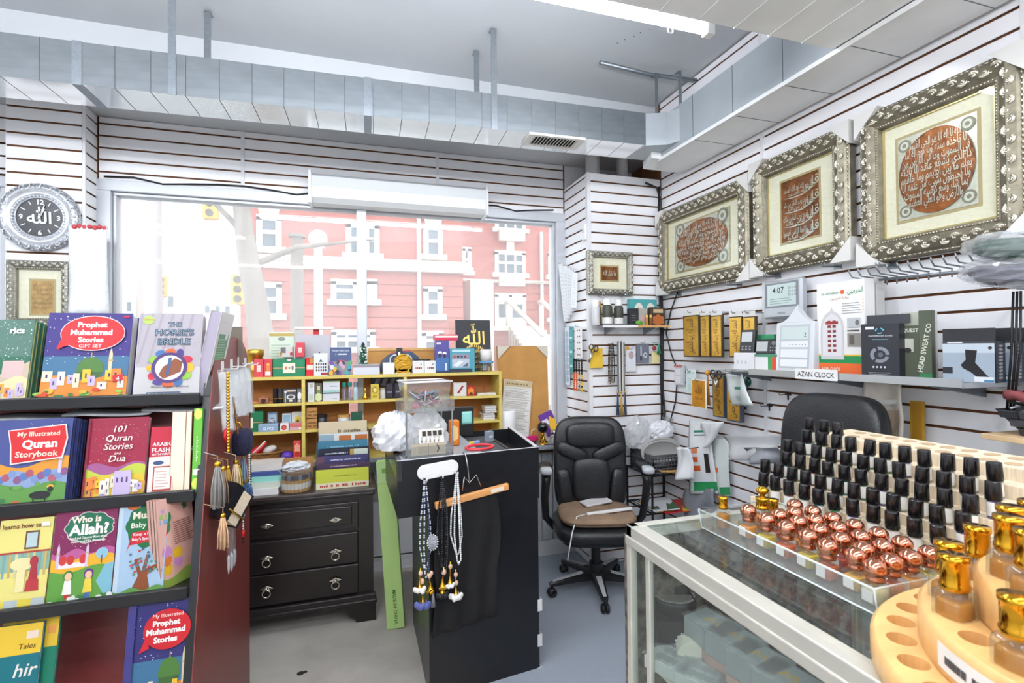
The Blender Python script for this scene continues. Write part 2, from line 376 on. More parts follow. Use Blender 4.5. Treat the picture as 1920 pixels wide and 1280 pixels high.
MB().box((.86,3.70,.795), (1.67,3.74,.834), mat('ledge_edge_wood', '#7a5b3c', .5, var=.2, scale=12)).obj('ledge_rail', pn)
MB().box((.86,3.715,0), (1.70,3.74,.118), m_trim).obj('baseboard', pn)
# cable along the window head and hanging cables in the corner
cb = MB(); cb.tube([(-1.46+i*.16, YW-.012, 2.70+.008*math.sin(i*1.7)-.02*(i % 5 == 2)) for i in range(20)], .006, m_cable)
cb.obj('window_head_cable', label='black cable tacked along the top of the shop window', cat='cable')
for k, (x, pts) in enumerate(((2.262, [(2.27,3.40,2.82),(2.262,3.40,2.6),(2.258,3.40,2.1),(2.27,3.40,1.7),(2.256,3.39,1.4),(2.268,3.40,1.15),(2.262,3.395,.93)]), (2.28, [(2.15,3.40,2.84),(2.25,3.40,2.81),(2.282,3.40,2.7),(2.28,3.41,2.2),(2.285,3.40,1.75),(2.275,3.40,1.3),(2.28,3.38,1.1),(2.24,3.36,.93)]), (2.29, [(2.29,3.20,2.02),(2.288,3.30,1.86),(2.286,3.36,1.7),(2.286,3.30,1.55),(2.286,3.22,1.42),(2.286,3.25,1.2),(2.28,3.33,1.0)]))):
    MB().tube(pts, .008 if k < 2 else .005, m_cable).obj('wall_cable', label=['thick black cable bundle down the corner left strand', 'black cable curving out from under the duct into the corner', 'thin black cord looping across the right wall by the corner'][k], cat='cable')

# ------------------------------------------------------------------ ducts
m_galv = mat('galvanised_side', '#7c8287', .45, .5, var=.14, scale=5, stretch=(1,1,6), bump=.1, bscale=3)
m_galvb = mat('galvanised_lit', '#f0f1ef', .3, .12, var=.08, scale=2.5, bump=.12, bscale=2)  # reflected brightness of duct undersides put into a pale base colour
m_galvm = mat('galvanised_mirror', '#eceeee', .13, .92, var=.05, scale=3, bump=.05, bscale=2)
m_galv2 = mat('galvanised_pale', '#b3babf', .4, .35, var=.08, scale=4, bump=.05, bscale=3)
m_strap = mat('hanger_strap_steel', '#8e959b', .4, .8, var=.1, scale=60)
dm = thing('air_duct', 'long galvanised air duct running below the ceiling along the window', 'duct', (-1.532,2.973,2.88), (0,0,R(-2.1)))
SEC = None
for i in range(-11, 22):
    x0 = i*.152
    if SEC is None:
        mb = MB(); W, H, L = .243, .205, .1495
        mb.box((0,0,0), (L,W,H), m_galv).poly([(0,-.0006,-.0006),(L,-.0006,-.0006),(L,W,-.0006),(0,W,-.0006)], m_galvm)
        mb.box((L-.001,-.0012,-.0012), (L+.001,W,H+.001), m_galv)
        SEC = mb.obj('duct_section', dm, (x0,0,0))
    else: o = SEC.copy(); COL.objects.link(o); o.parent = dm; o.location = (x0,0,0)
def strap(parent, x, y, z0, z1, w=.035): return MB().box((x-w/2,y-.002,z0), (x+w/2,y+.001,z1), m_strap).box((x-w/2,y-.002,z1-.003), (x+w/2,y+.05,z1), m_strap).obj('hanger_strap', parent)
for x in (.70, 2.352): strap(dm, x, -.003, -.005, .59); strap(dm, x-.05 if x > 2 else x+.09, .25, .19, .59)
for x in (.30, 1.64): MB().box((x-.02,-.004,-.004), (x+.02,.247,.208), m_strap).obj('seam_band', dm)
# vent register under the duct
vr = MB(); m_vent = mat('vent_white_enamel', '#eceae4', .35)
vr.box((2.565,-.012,-.014), (2.925,.012,0), m_vent).box((2.565,.135,-.014), (2.925,.16,0), m_vent).box((2.565,.012,-.014), (2.605,.135,0), m_vent).box((2.885,.012,-.014), (2.925,.135,0), m_vent)
vo = vr.obj('vent_grille', dm); tag(vo, 'white vent register in the duct underside')
MB().box((2.605,.012,-.004), (2.885,.135,-.001), mat('vent_dark', '#1c1a17', .8)).obj('vent_opening', vo)
for i in range(14):
    q = MB(); q.box((-.0015,.012,-.009), (.0015,.135,.009), m_vent); q.obj('louver', vo, (2.613+i*.0204,0,-.008), (0,R(28),0))
# duct along the right wall with its corner elbow
dr = thing('air_duct', 'galvanised duct running along the right wall above the framed pictures', 'duct')
zb = 2.835
for i in range(9):
    y1 = 2.93-i*.335; y0 = y1-.333
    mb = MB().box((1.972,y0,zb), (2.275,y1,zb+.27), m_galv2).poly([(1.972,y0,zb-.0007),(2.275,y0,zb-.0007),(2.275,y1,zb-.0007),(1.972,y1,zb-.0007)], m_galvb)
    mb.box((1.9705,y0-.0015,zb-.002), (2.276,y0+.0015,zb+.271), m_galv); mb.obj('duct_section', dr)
MB().box((1.966,-.1,zb-.008), (1.974,2.95,zb+.012), m_galvb).obj('edge_flange', dr)
el = MB(); el.prism([(1.80,2.855),(1.93,2.80),(1.975,2.72),(2.27,2.72),(2.27,3.06),(1.80,3.09)], .205, m_galv2, 'z', 2.877); el.obj('elbow', dr)
el = MB(); el.prism([(1.90,2.93),(2.275,2.93),(2.275,3.13),(1.96,3.13)], .045, m_galvb, 'z', 2.836); el.obj('end_cap', dr)
for x, y in ((1.99,3.0), (2.12,2.92)): strap(dr, x, y, 3.07, 3.44, .022)
MB().tube([(1.57,3.0,3.45),(1.95,3.02,3.44),(2.34,2.98,3.43)], .014, m_strap, 8).obj('support_rail', dr)
# duct crossing over the viewer
do = thing('air_duct', 'shiny galvanised duct crossing overhead at the top of the view', 'duct')
for i in range(18):
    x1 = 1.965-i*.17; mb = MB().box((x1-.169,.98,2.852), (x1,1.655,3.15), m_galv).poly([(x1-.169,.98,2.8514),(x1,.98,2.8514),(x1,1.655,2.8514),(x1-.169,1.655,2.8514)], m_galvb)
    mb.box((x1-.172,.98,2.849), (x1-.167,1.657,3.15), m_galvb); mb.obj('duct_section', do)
# pipes and rubble in the gap above the right column
m_pvc = mat('dusty_white_pipe', '#b9b9b8', .6, var=.1)
MB().cyl((1.82,3.62,2.885), .055, .2, m_pvc).obj('waste_pipe', label='short white pipe stub above the right column by the vent', cat='pipe')
MB().cyl((2.08,3.62,2.885), .045, .2, m_pvc).obj('waste_pipe', label='second white pipe stub above the column nearest the corner', cat='pipe')
# ceiling hooks / nail holes
nh = MB()
for i in range(15): nh.cyl((1.60+.028*i+random.uniform(-.01,.01), 2.82-.045*i, ZCEIL-.001), .004, .003, m_cable, 6)
nh.obj('nail_hole', bpy.data.objects['ceiling'])['kind'] = 'stuff'

# ------------------------------------------------------------------ tube lamps
m_tube = mat('lit_tube', '#f4f8ff', .4, emit=TUBE_STRENGTH)
m_batten = mat('lamp_batten', '#f2f1ec', .4)
def tube_lamp(x0, x1, y, z, label, along='x', cord=True):
    t = thing('tube_lamp', label, 'lamp', ((x0+x1)/2, y, z), (0,0,0 if along == 'x' else R(90)))
    h = (x1-x0)/2
    MB().box((-h,-.028,.03), (h,.028,.075), m_batten).obj('batten', t, bevel=.004)
    for k in (-1, 1): MB().box((k*h-.022,-.022,-.022), (k*h+.022,.022,.034), m_batten).obj('lamp_holder', t, bevel=.006)
    MB().cyl((-h+.02,0,0), .017, 2*h-.04, m_tube, 10, 'x').obj('tube', t)
    for k in (-.7, .7): MB().cyl((k*h,0,.075), .003, ZCEIL-z-.075, m_strap, 6).obj('hanger_wire', t)
    return t
tl = tube_lamp(-.9, 1.535, 1.905, 3.0, 'lit white tube lamp at the top of the view beside the overhead duct')
MB().lathe([(.012,-.003),(.016,0),(.012,.003)], m_batten, (1.02,0,-.03), 10, True, 'y').obj('ring_hook', tl)
tube_lamp(-2.9, -.9, -.3, 3.2, 'added unseen tube lamp over the left aisle in front of the bookshelf stand')  # added fill lamp, out of view, brightens the left side
tube_lamp(-.6, 1.8, .35, 2.78, 'added unseen tube lamp above the glass showcase')  # unseen lamp added as fill over the showcase
tube_lamp(-2.9, -.5, -1.6, 3.0, 'added unseen tube lamp at the left rear of the shop')  # fill lamp added behind the viewer, on the left
tube_lamp(-.3, 2.1, -1.2, 3.0, 'added unseen tube lamp at the right rear of the shop')  # another added fill lamp behind the viewer, on the right
tube_lamp(-3.0, -1.2, 1.35, 2.95, 'added unseen tube lamp to the left of the window bay')  # added fill lamp beyond the left edge of the view
# white strip light box above the window
vx = thing('strip_light', 'unlit white strip light box mounted above the shop window', 'lamp')
MB().prism([(3.845,2.60),(3.845,2.80),(3.74,2.80),(3.70,2.775),(3.69,2.70),(3.70,2.63),(3.74,2.60)], 1.225, mat('strip_light_diffuser', '#d9dcdd', .3), 'x', -.237).obj('diffuser', vx)
for x in (-.245, .985): MB().box((x-.008,3.685,2.585), (x+.012,3.85,2.81), m_trim).obj('end_cap', vx, bevel=.004)
# ================================================================== OUTSIDE
m_brick = mat('red_brick', '#b4655a', .85, var=.12, scale=6)
m_stone = mat('pale_stone', '#e3dcd2', .8, var=.06, scale=3)
m_wfr = mat('white_window_wood', '#efefec', .6)
m_wgl = mat('dark_window_glass', '#5a6672', .1)
m_road = mat('street_asphalt', '#7d7d7f', .9, var=.1, scale=1)
struct(MB().box((-60,4.3,-.4), (60,60,-.3), m_road), 'street')
struct(MB().box((-60,4.3,-.3), (60,6.5,-.18), mat('pavement_concrete', '#b9b6b0', .9, var=.08, scale=2)), 'pavement')
def facade(root, Y, xa, xb, z0, z1, cornice, windows, depth=6, rust_to=None):
    MB().box((xa,Y,z0), (xb,Y+depth,z1), m_brick).obj('wall', root)
    if cornice:
        c0, c1 = cornice
        MB().box((xa-.05,Y-.22,c0), (xb+.05,Y,c0+(c1-c0)*.55), m_stone).box((xa-.12,Y-.34,c0+(c1-c0)*.55), (xb+.12,Y,c1), m_stone).obj('cornice', root)
        z = c0-.06; k = 0
        while z > .2 and k < 14:
            MB().box((xa,Y-.035,z-.30), (xb,Y,z-.03), m_brick).obj('brick_course', root); z -= .31; k += 1
    for (u0, u1, v0, v1, kind) in windows:
        a = at(u0, v0, 'y', Y-.05); b = at(u1, v1, 'y', Y-.05); x0, x1, zt, zb_ = a.x, b.x, a.z, b.z
        t = .09; f = MB()
        f.box((x0-.05,Y-.09,zb_), (x0+t,Y+.0,zt), m_wfr).box((x1-t,Y-.09,zb_), (x1+.05,Y,zt), m_wfr).box((x0-.05,Y-.09,zt-t), (x1+.05,Y,zt+.06), m_wfr)
        f.box((x0-.16,Y-.16,zb_-.16), (x1+.16,Y,zb_), m_stone)
        if kind != 'door': f.box((x0,Y-.08,(zt+zb_)/2-.05), (x1,Y,(zt+zb_)/2+.05), m_wfr)
        if kind in ('grid', 'bay'):
            for q in (1/3, 2/3): f.box((x0+(x1-x0)*q-.035,Y-.085,zb_), (x0+(x1-x0)*q+.035,Y,zt), m_wfr)
        if kind == 'door': f.box(((x0+x1)/2-.06,Y-.09,zb_), ((x0+x1)/2+.06,Y,zt), m_wfr).box((x0,Y-.085,zb_), (x1,Y,zb_+(zt-zb_)*.28), m_wfr).box((x0,Y-.085,zt-.35), (x1,Y,zt), m_wfr)
        if kind == 'key':
            c = (x0+x1)/2; f.prism([(c-.22,zt+.06),(c+.22,zt+.06),(c+.34,zt+.62),(c-.34,zt+.62)], .14, m_stone, 'y', Y-.14)
        if kind == 'bay':
            c = (x0+x1)/2; f.box((c-.5,Y-.3,zb_-.5), (c+.5,Y,zb_-.1), m_stone).box((c-.15,Y-.1,zt), (c+.15,Y,zt+.55), m_stone)
        o = f.obj('door_frame' if kind == 'door' else 'window_frame', root)
        MB().box((x0+.02,Y-.04,zb_), (x1-.02,Y-.02,zt), m_wgl).obj('pane', o)
BY = 15.0
bx = lambda u, Y: at(u, 560, 'y', Y).x
b1 = thing('brick_building', 'pink-red brick apartment block seen through the shop window', 'building')
cz = (at(700, 508, 'y', BY).z, at(700, 488, 'y', BY).z)
facade(b1, BY, bx(446, BY), bx(868, BY), -.3, 11, cz,
       [(485,524,406,464,'key'),(652,708,420,476,'grid'),(797,827,425,478,'key'),(487,525,532,588,'sash'),(624,668,527,562,'sash'),(692,704,527,562,'sash'),(797,826,541,590,'sash'),(625,700,622,650,'grid'),(793,828,624,652,'sash')])
WY = 18.5
b2 = thing('brick_building', 'recessed brick wing with white entrance doors and stone steps', 'building')
facade(b2, WY, bx(850, WY), bx(1130, WY), -.3, 11, (at(950, 531, 'y', WY).z, at(950, 527, 'y', WY).z),
       [(868,881,466,508,'sash'),(930,983,402,430,'bay'),(930,983,472,513,'bay'),(1030,1048,475,516,'sash'),(930,984,552,612,'door'),(1032,1050,570,596,'sash')])
MB().box((bx(868,WY),WY-1.2,-.3), (bx(909,WY),WY-.02,at(890,532,'y',WY).z), m_stone).obj('porch', b2)
for i in range(8):
    z = at(960, 612, 'y', WY).z
    MB().box((bx(952,WY),WY-.4-i*.3,-.3), (bx(1012,WY),WY-.02-i*.3+.0,z-.16*i), m_stone).obj('stair_step', b2)
for u in (945, 1006):
    x = bx(u, WY); z = at(960, 612, 'y', WY).z
    MB().tube([(x,WY-.2,z+.9),(x,WY-.6,z+.9),(x+.4,WY-3.0,z-.4)], .09, m_stone, 6).tube([(x,WY-.4,z),(x,WY-.4,z+.9)], .06, m_stone, 6).obj('handrail', b2)
m_drain = mat('white_drainpipe', '#dcd8d2', .6)
MB().cyl((bx(785,BY),BY-.12,-.3), .06, 9, m_drain, 8).obj('drainpipe', b1)
MB().cyl((bx(1014,WY),WY-.12,1.0), .07, 5, m_drain, 8).obj('drainpipe', b2)
# far pale buildings on the left
m_far = mat('distant_facade', '#cfcfd2', .9); m_far2 = mat('distant_facade_brown', '#b9a9a2', .9)
for k, (u0, u1, v, Y, m, lb) in enumerate(((190,255,530,60,m_far,'pale distant low building at the far left of the street view'),(258,335,515,55,m_far2,'brownish distant building left of the street view behind a pole'),(372,440,540,72,m_far,'pale distant building beside the traffic pole'))):
    a = at(u0, v, 'y', Y); b = at(u1, v, 'y', Y); g = thing('distant_building', lb, 'building')
    MB().box((a.x,Y,-.3), (b.x,Y+8,a.z), m).obj('wall', g)
    for i in range(3):
        for j in range(2):
            wx = a.x+(b.x-a.x)*(.18+.28*i); MB().box((wx,Y-.05,a.z*(.35+.32*j)), (wx+(b.x-a.x)*.12,Y+.05,a.z*(.35+.32*j)+.9), m_wgl).obj('window', g)
# street poles, tree, lamps
m_bark = mat('grey_bark', '#8d8179', .9, var=.3, scale=4, bump=.6, bscale=12, stretch=(1,1,.2))
m_pole = mat('weathered_wood_pole', '#87786f', .85, var=.15, scale=3)
m_met = mat('pale_grey_pole', '#d6d6d4', .6)
tr = thing('street_tree', 'bare grey tree trunk leaning in front of the brick block', 'tree')
TY = 9.0; P = [Vector((at(497,700,'y',TY).x+.1,TY,-.35))]+[at(u, v, 'y', TY) for u, v in ((497,720),(488,620),(480,560),(468,500),(459,440),(452,380),(440,300))]
MB().tube(P, [.24,.20,.19,.17,.16,.14,.12,.10], m_bark, 10).obj('trunk', tr)
MB().tube([P[4], P[4]+Vector((.7,0,.35)), P[4]+Vector((1.9,.1,.55))], [.06,.045,.015], m_bark, 6).obj('branch', tr)
MB().tube([P[5], P[5]+Vector((-.8,0,.9)), P[4]+Vector((-1.8,.1,2.4))], [.05,.04,.015], m_bark, 6).obj('branch', tr)
def pole(u, Y, r, m, label, vtop):
    p = at(u, 560, 'y', Y); zt = at(u, vtop, 'y', Y).z; t = thing('utility_pole', label, 'pole', (p.x,Y,-.3)); MB().cyl((0,0,0), r, zt+.3, m, 10, r2=r*.8).obj('shaft', t); return t, zt
t, z = pole(557, 10.5, .14, m_pole, 'brown wooden utility pole in front of the brick block', 445)
MB().cyl((0,0,z+.3), .155, .06, m_pole, 10).obj('pole_cap', t)
t, z = pole(597, 11.5, .10, m_met, 'pale lamp post with a white globe outside the window', 462)
MB().sph((0,-.05,z+.45), .19, mat('globe_glass', '#fbfbf8', .3), 14).obj('globe', t)
MB().cyl((0,0,z+.26), .13, .05, m_met, 10).obj('globe_collar', t)
t, z = pole(441, 12.0, .11, m_met, 'white traffic pole at the left corner of the brick block', 200)
m_yel = mat('traffic_yellow', '#e8b13c', .5)
for u, v, lb in ((395, 383, 'yellow traffic signal hanging over the street'), (447, 543, 'small yellow pedestrian signal on the white traffic pole'), (304, 537, 'far yellow traffic signal low on the left')):
    p = at(u, v, 'y', 12.0 if u > 350 else 24); s = 1 if u > 350 else 1.3
    g = thing('traffic_signal', lb, 'signal', p); MB().box((-.14*s,-.1,-.32*s), (.14*s,.1,.32*s), m_yel).obj('housing', g, bevel=.03)
    for i in (-1, 0, 1): MB().cyl((0,-.14,i*.2*s), .075*s, .05, mat('signal_lens', '#4a4030', .3), 10, 'y').obj('lens', g)
    if u == 395: MB().tube([(0,0,.3),(.3,0,.75),(.85,0,1.0)], .04, m_met).obj('mast_arm', g)
    if u == 304: MB().cyl((0,.15,-4.6), .06, 4.6, m_met, 8).obj('post', g)
t, z = pole(288, 20, .28, mat('pale_blue_grey_pole', '#c3c8cf', .7), 'tall pale pole standing left in the street view', 200)
for k in range(3): MB().tube([(-26,9+k*1.5,8.0+k*.6),(-4,8.5+k*1.3,6.6+k*.8),(16,8+k,8.4+k*.5)], .02, m_cable, 4).obj('overhead_wire', label='overhead wire sagging across the street, %s from the shop' % ORD[k], cat='wire')
# ================================================================== BOOK STAND AND ITS BOOKS
XP = -.45                                   # outer face of the stand's end panel
m_black = mat('black_laminate', '#17181a', .35, var=.15, scale=30)
m_mahog = mat('mahogany_laminate', '#7a3330', .38, var=.18, scale=6, stretch=(1,12,1))
m_edge = mat('black_edge_band', '#141517', .3)
m_page = mat('page_cream', '#ead9bd', .8, var=.1, scale=120, stretch=(60,1,1))
m_pagew = mat('page_white', '#dcd9da', .8, var=.1, scale=120, stretch=(60,1,1))
fy = lambda z: 1.606+.2637*z                # the stand's front edge slopes back with height
st = thing('book_display_stand', 'mahogany and black sloping book display stand at the left', 'bookshelf')
prof = [(fy(0),0),(2.70,0),(2.715,1.38)]
for i in range(13):
    a = R(4+172*i/12); prof.append((2.36+.355*math.copysign(abs(math.cos(a))**.75, math.cos(a)), 1.42+.235*abs(math.sin(a))**.8))
prof += [(fy(1.44)+.01,1.44)]
MB().prism(prof, .003, m_mahog, 'x', XP-.003).obj('end_panel', st)
MB().prism([(y-.0005, z+.0005) for y, z in prof], .022, m_edge, 'x', XP-.0252).obj('panel_edge', st)
SH = [(1.455, 1.975), (1.150, 1.905), (.872, 1.832), (.565, 1.755)]
for k, (z, y) in enumerate(SH):
    MB().box((-1.75,y+.006,z-.030), (XP-.026,y+.17,z-.012), m_black).obj('shelf', st)
    MB().box((-1.75,y-.012,z-.034), (XP-.026,y+.006,z+.004), m_black).obj('shelf_lip', st, bevel=.004)
bk = MB(); bk.add([(-1.75,2.14,1.41),(XP-.026,2.14,1.41),(XP-.026,1.94,.30),(-1.75,1.94,.30),(-1.75,2.16,1.41),(XP-.026,2.16,1.41),(XP-.026,1.96,.30),(-1.75,1.96,.30)], [(3,2,1,0),(4,5,6,7),(0,1,5,4),(2,3,7,6),(1,2,6,5),(3,0,4,7)], m_mahog); bk.obj('back_panel', st)
MB().box((-1.75,2.14,1.40), (XP-.026,2.60,1.425), m_black).obj('top_board', st)
MB().box((-1.75,1.75,0), (XP-.026,2.6,.30), m_black).obj('base', st)

def bookbody(t, W, H, T, cov, pages=None, spine=None):
    m = ink(cov, .25); s_ = ink(spine, .25) if spine else m; c = .0022
    b = MB().box((0,0,0), (W,c,H), m).box((0,T-c,0), (W,T,H), m).box((0,0,0), (c,T,H), s_)
    o = b.obj('cover', t); MB().box((c,c,.004), (W-.003,T-c,H-.004), pages or m_pagew).obj('pages', t); return o
def lean(u0, u1, vtop, k, al=13, dy=.012, yaw=0):
    """where a book leaning on shelf k stands: origin, width, height"""
    z, y = SH[k]; z += .006-.018; y += dy; o = []
    for u in (u0, u1):
        x = at(u, 800, 'y', y).x
        for _ in range(3): v = proj((x, y, z))[1]; x = at(u, v, 'y', y).x
        o.append(x)
    h0, h1 = .05, .6; xm = (o[0]+o[1])/2
    for _ in range(40):
        h = (h0+h1)/2; v = proj((xm, y+h*math.sin(R(al)), z+h*math.cos(R(al))))[1]
        if v > vtop: h0 = h
        else: h1 = h
    return Vector((o[0], y, z)), o[1]-o[0], h
def book(label, u0, u1, vtop, k, T, cov, pf=None, al=13, spine=None, copies=0, pages=None, name='book', dy=.012, left=False):
    o, W, H = lean(u0, u1, vtop, k, al, dy)
    t = thing(name, label, 'book', o, (R(-al),0,0)); c = bookbody(t, W, H, T, cov, pages, spine)
    if pf:
        P = Print(W, H, rough=.25); pf(P); P.put('cover_print', t, (0,0,0), (R(90),0,0))
    for i in range(copies):
        d = T*1.06*(i+1); t2 = thing(name, ' '.join(label.split(' with ')[0].split(' ')[:9])+', %s copy behind' % ORD[i+1], 'book', o+Vector((.004*(i % 2), d*math.cos(R(al)), -d*math.sin(R(al))+.0)), (R(-al),0,0))
        bookbody(t2, W, H, T, cov, pages, spine)
    return t
def village(P, y0=.02, y1=.3):
    cs = ['#f2c23c','#f4e2c0','#c9b6e0','#e8893c','#d9a441','#efe9dc']
    for i in range(11):
        x = .02+.088*i+random.uniform(-.02,.02); w_ = random.uniform(.07,.12); b = random.uniform(y0,y0+.1); h = random.uniform(.08,.16)
        P.rect(x, b, x+w_, b+h, random.choice(cs)); P.rect(x+w_*.35, b+h*.35, x+w_*.55, b+h*.7, '#4a3560')
def greens(P, y1=.1, cs=('#4f8f3a','#d84a2a','#8fbf4a','#e9b23a','#3f7a45')):
    for i in range(16): P.ell(random.random(), random.uniform(-.0,y1)+.03, random.uniform(.03,.07), random.uniform(.015,.035), random.choice(cs), 8)
def dome(P, x, y, r, hx='#4d7a36'):
    P.rect(x-r*.9, y-.06, x+r*.9, y, '#3f6330'); P.pg([(x+r*math.cos(a), y+r*1.05*math.sin(a)**.8 if math.sin(a) > 0 else y) for a in [math.pi*i/16 for i in range(17)]], hx); P.rect(x-.006, y+r, x+.006, y+r+.06, '#c9a43c')
def minaret(P, x, y, h, hx='#e3cfa8'):
    P.rect(x-.022, y, x+.022, y+h*.8, hx); P.rect(x-.032, y+h*.55, x+.032, y+h*.6, '#c7a877'); P.pg([(x-.02,y+h*.8),(x+.02,y+h*.8),(x,y+h)], hx)

def c_gift(P):
    P.rect(0,0,1,1,'#3a2f7d'); P.rect(0,.16,1,.55,'#3f6f92'); P.hills(.5,.6,'#3a2f7d',2,.02); P.stars(60,.42,.97,r=.009)
    P.hills(0,.26,'#e08a34',3,.03); dome(P,.55,.32,.16); minaret(P,.78,.24,.36); village(P,.12); greens(P)
    P.pg([(.16,.57),(.26,.64),(.2,.72)], '#d8262e'); P.ell(.55,.76,.385,.205,'#f3d9d4',28); P.ell(.55,.76,.375,.195,'#d8262e',28); P.pg([(.14,.58),(.3,.63),(.2,.74)], '#d8262e')
    for t, y, s in (('Prophet',.83,.085),('Muhammad',.74,.085),('Stories',.655,.085)): P.text(t,.53,y,s,'#fbf6ef',bold=.035)
    P.text('GIFT SET',.53,.595,.055,'#fbf6ef',bold=.01); P.rect(.9,.945,.97,.965,'#d8262e')
    P.pg([(.84,.2),(.96,.22),(.95,.29),(.83,.27)], '#c8202a'); P.text('4',.895,.215,.06,'#ffffff',bold=.02)
def c_quran(P):
    P.rect(0,0,1,1,'#45508f'); P.stars(25,.5,.97); P.hills(0,.5,'#e59a35',2,.06,1); P.hills(0,.38,'#8fa3c9',4,.03)
    for i in range(14): P.ell(.05+.07*i, .34+.04*math.sin(i*2.1), .05, .045, ['#7d94c4','#8a5a86','#5d77b3','#a9586a'][i % 4], 10)
    minaret(P,.9,.36,.26,'#d9c9e0'); P.hills(0,.24,'#5f9447',3,.03); greens(P,.22,('#3f7a45','#6aa04a','#e9b23a','#c95f3a')); P.ell(.7,.12,.13,.045,'#2a2a2a',14); P.rect(.62,.0,.635,.12,'#2a2a2a'); P.rect(.76,.0,.775,.12,'#2a2a2a'); P.ell(.82,.18,.035,.03,'#2a2a2a')
    P.pg([(.22,.88),(.93,.93),(.97,.76),(.93,.53),(.3,.48),(.27,.7)], '#f3e3dd'); P.pg([(.235,.87),(.915,.915),(.95,.76),(.91,.545),(.315,.495),(.285,.7)], '#d3282c')
    P.text('My Illustrated',.6,.80,.075,'#f8ead0',bold=.02,fit=.6); P.text('Quran',.63,.665,.13,'#fbf4e8',bold=.04); P.text('Storybook',.6,.56,.095,'#f8ead0',bold=.03,fit=.62)
def c_101(P):
    P.rect(0,0,1,1,'#9c1f3f'); P.stars(70,.4,.97,'#f0d0b0',.007); P.hills(0,.42,'#a35b8e',3,.03); P.hills(0,.36,'#c4cf4a',2,.06,.6); P.hills(0,.28,'#e0c23c',4,.02)
    village(P,.0); village(P,.06); P.rect(.5,.04,.78,.34,'#cbb9dd'); 
    for i in range(3): P.rect(.54+.08*i,.2,.57+.08*i,.26,'#5b4470')
    for t, y, s in (('101',.82,.11),('Quran',.71,.11),('Stories',.605,.11),('and',.54,.05),('Dua',.455,.11)): P.text(t,.52,y,s,'#f7eee4',shear=.2,bold=.008)
    P.rect(0,0,.035,1,'#7c1832')
def c_horse(P):
    P.rect(0,0,1,1,'#b7b0b6'); P.rect(0,0,1,.36,'#c9c6c6')
    for i in range(6): P.pg([(.02+.16*i,1),(.06+.16*i,1),(-.12+.16*i if i else .0,.4),(-.16+.16*i if i else 0,.4)], '#aaa3ad')
    P.ell(.14,.92,.09,.05,'#b9d36a',16); P.text('Children',.14,.915,.03,'#b03028',bold=.01)
    for t, y, s in (('THE',.84,.075),('HORSE\'S',.735,.105),('BRIDLE',.625,.105)): P.text(t,.56,y,s,'#2c3647',bold=.06); P.text(t,.56,y,s,'#7f99ac',bold=0)
    for i in range(12):
        a = i*.5236; P.ell(.52+.3*math.cos(a), .35+.19*math.sin(a), random.uniform(.05,.1), random.uniform(.035,.06), ['#e9b52c','#c52a45','#4b3b86','#d9622e','#3f6ea8','#8fbf3f'][i % 6], 12)
    P.ell(.52,.35,.28,.18,'#4b3470',26); P.ell(.52,.35,.22,.145,'#e9e4dc',26); P.pg([(.36,.27),(.44,.22),(.7,.3),(.72,.42),(.6,.46),(.5,.4),(.42,.36)], '#8a4a2e'); P.pg([(.5,.47),(.55,.47),(.53,.28),(.47,.26)], '#3d5a8a')
    P.text('Maulana Ebrahim Muhammad',.55,.12,.032,'#4a3a3a',shear=.2,fit=.6); P.rect(.2,.015,.72,.07,'#4a5a72'); P.text('ZAM ZAM PUBLISHERS',.46,.03,.036,'#f2f2f2',bold=.02,fit=.48)
def c_who(P):
    P.rect(0,0,1,1,'#7d2452'); P.stars(45,.45,.97,'#f4d8e6',.008); P.hills(0,.52,'#b75a92',4,.03); P.hills(0,.46,'#eeb12f',2,.03); P.rect(.08,.36,.56,.41,'#efe6f2')
    for x in (.18,.3,.5): P.ell(x,.44,.06,.05,'#c93a3a',12)
    minaret(P,.1,.36,.26,'#d9c3dc'); minaret(P,.56,.36,.24,'#d9c3dc'); P.hills(0,.34,'#5f9a3f',2,.03); P.pg([(1,.38),(.86,.36),(.74,.2),(.9,.04),(1,.02)], '#7fb8c9'); P.ell(.8,.48,.1,.06,'#8fc0d4',12); P.rect(.79,.38,.81,.46,'#7a4a2a')
    P.blob(.56,.76,.37,.15,'#d9c7c4',9,.12); P.blob(.56,.76,.355,.14,'#1f6b4e',9,.12)
    P.text('Who is',.5,.815,.09,'#f6e7d6',bold=.04); P.text('Allah?',.56,.69,.15,'#fbf3ea',bold=.045); P.text('Read and Discover More about',.56,.645,.034,'#fbf3ea',bold=.02,fit=.6); P.text('Allah and His Blessings',.56,.61,.034,'#fbf3ea',bold=.02)
    for x, cl, hd in ((.3,'#f1efe6','#3f7a3a'),(.62,'#ecd24a','#5b2f8a')):   # two children, plain figures
        P.rect(x-.04,.03,x+.04,.12,'#b83030' if x < .5 else '#4a6a9a'); P.pg([(x-.075,.1),(x+.075,.1),(x+.05,.24),(x-.05,.24)], cl); P.ell(x,.285,.075,.052,hd,16); P.ell(x,.275,.055,.04,'#f0c39a',16)
    greens(P,.03,('#4f8f3a','#e6e6e0','#3f7a45'))
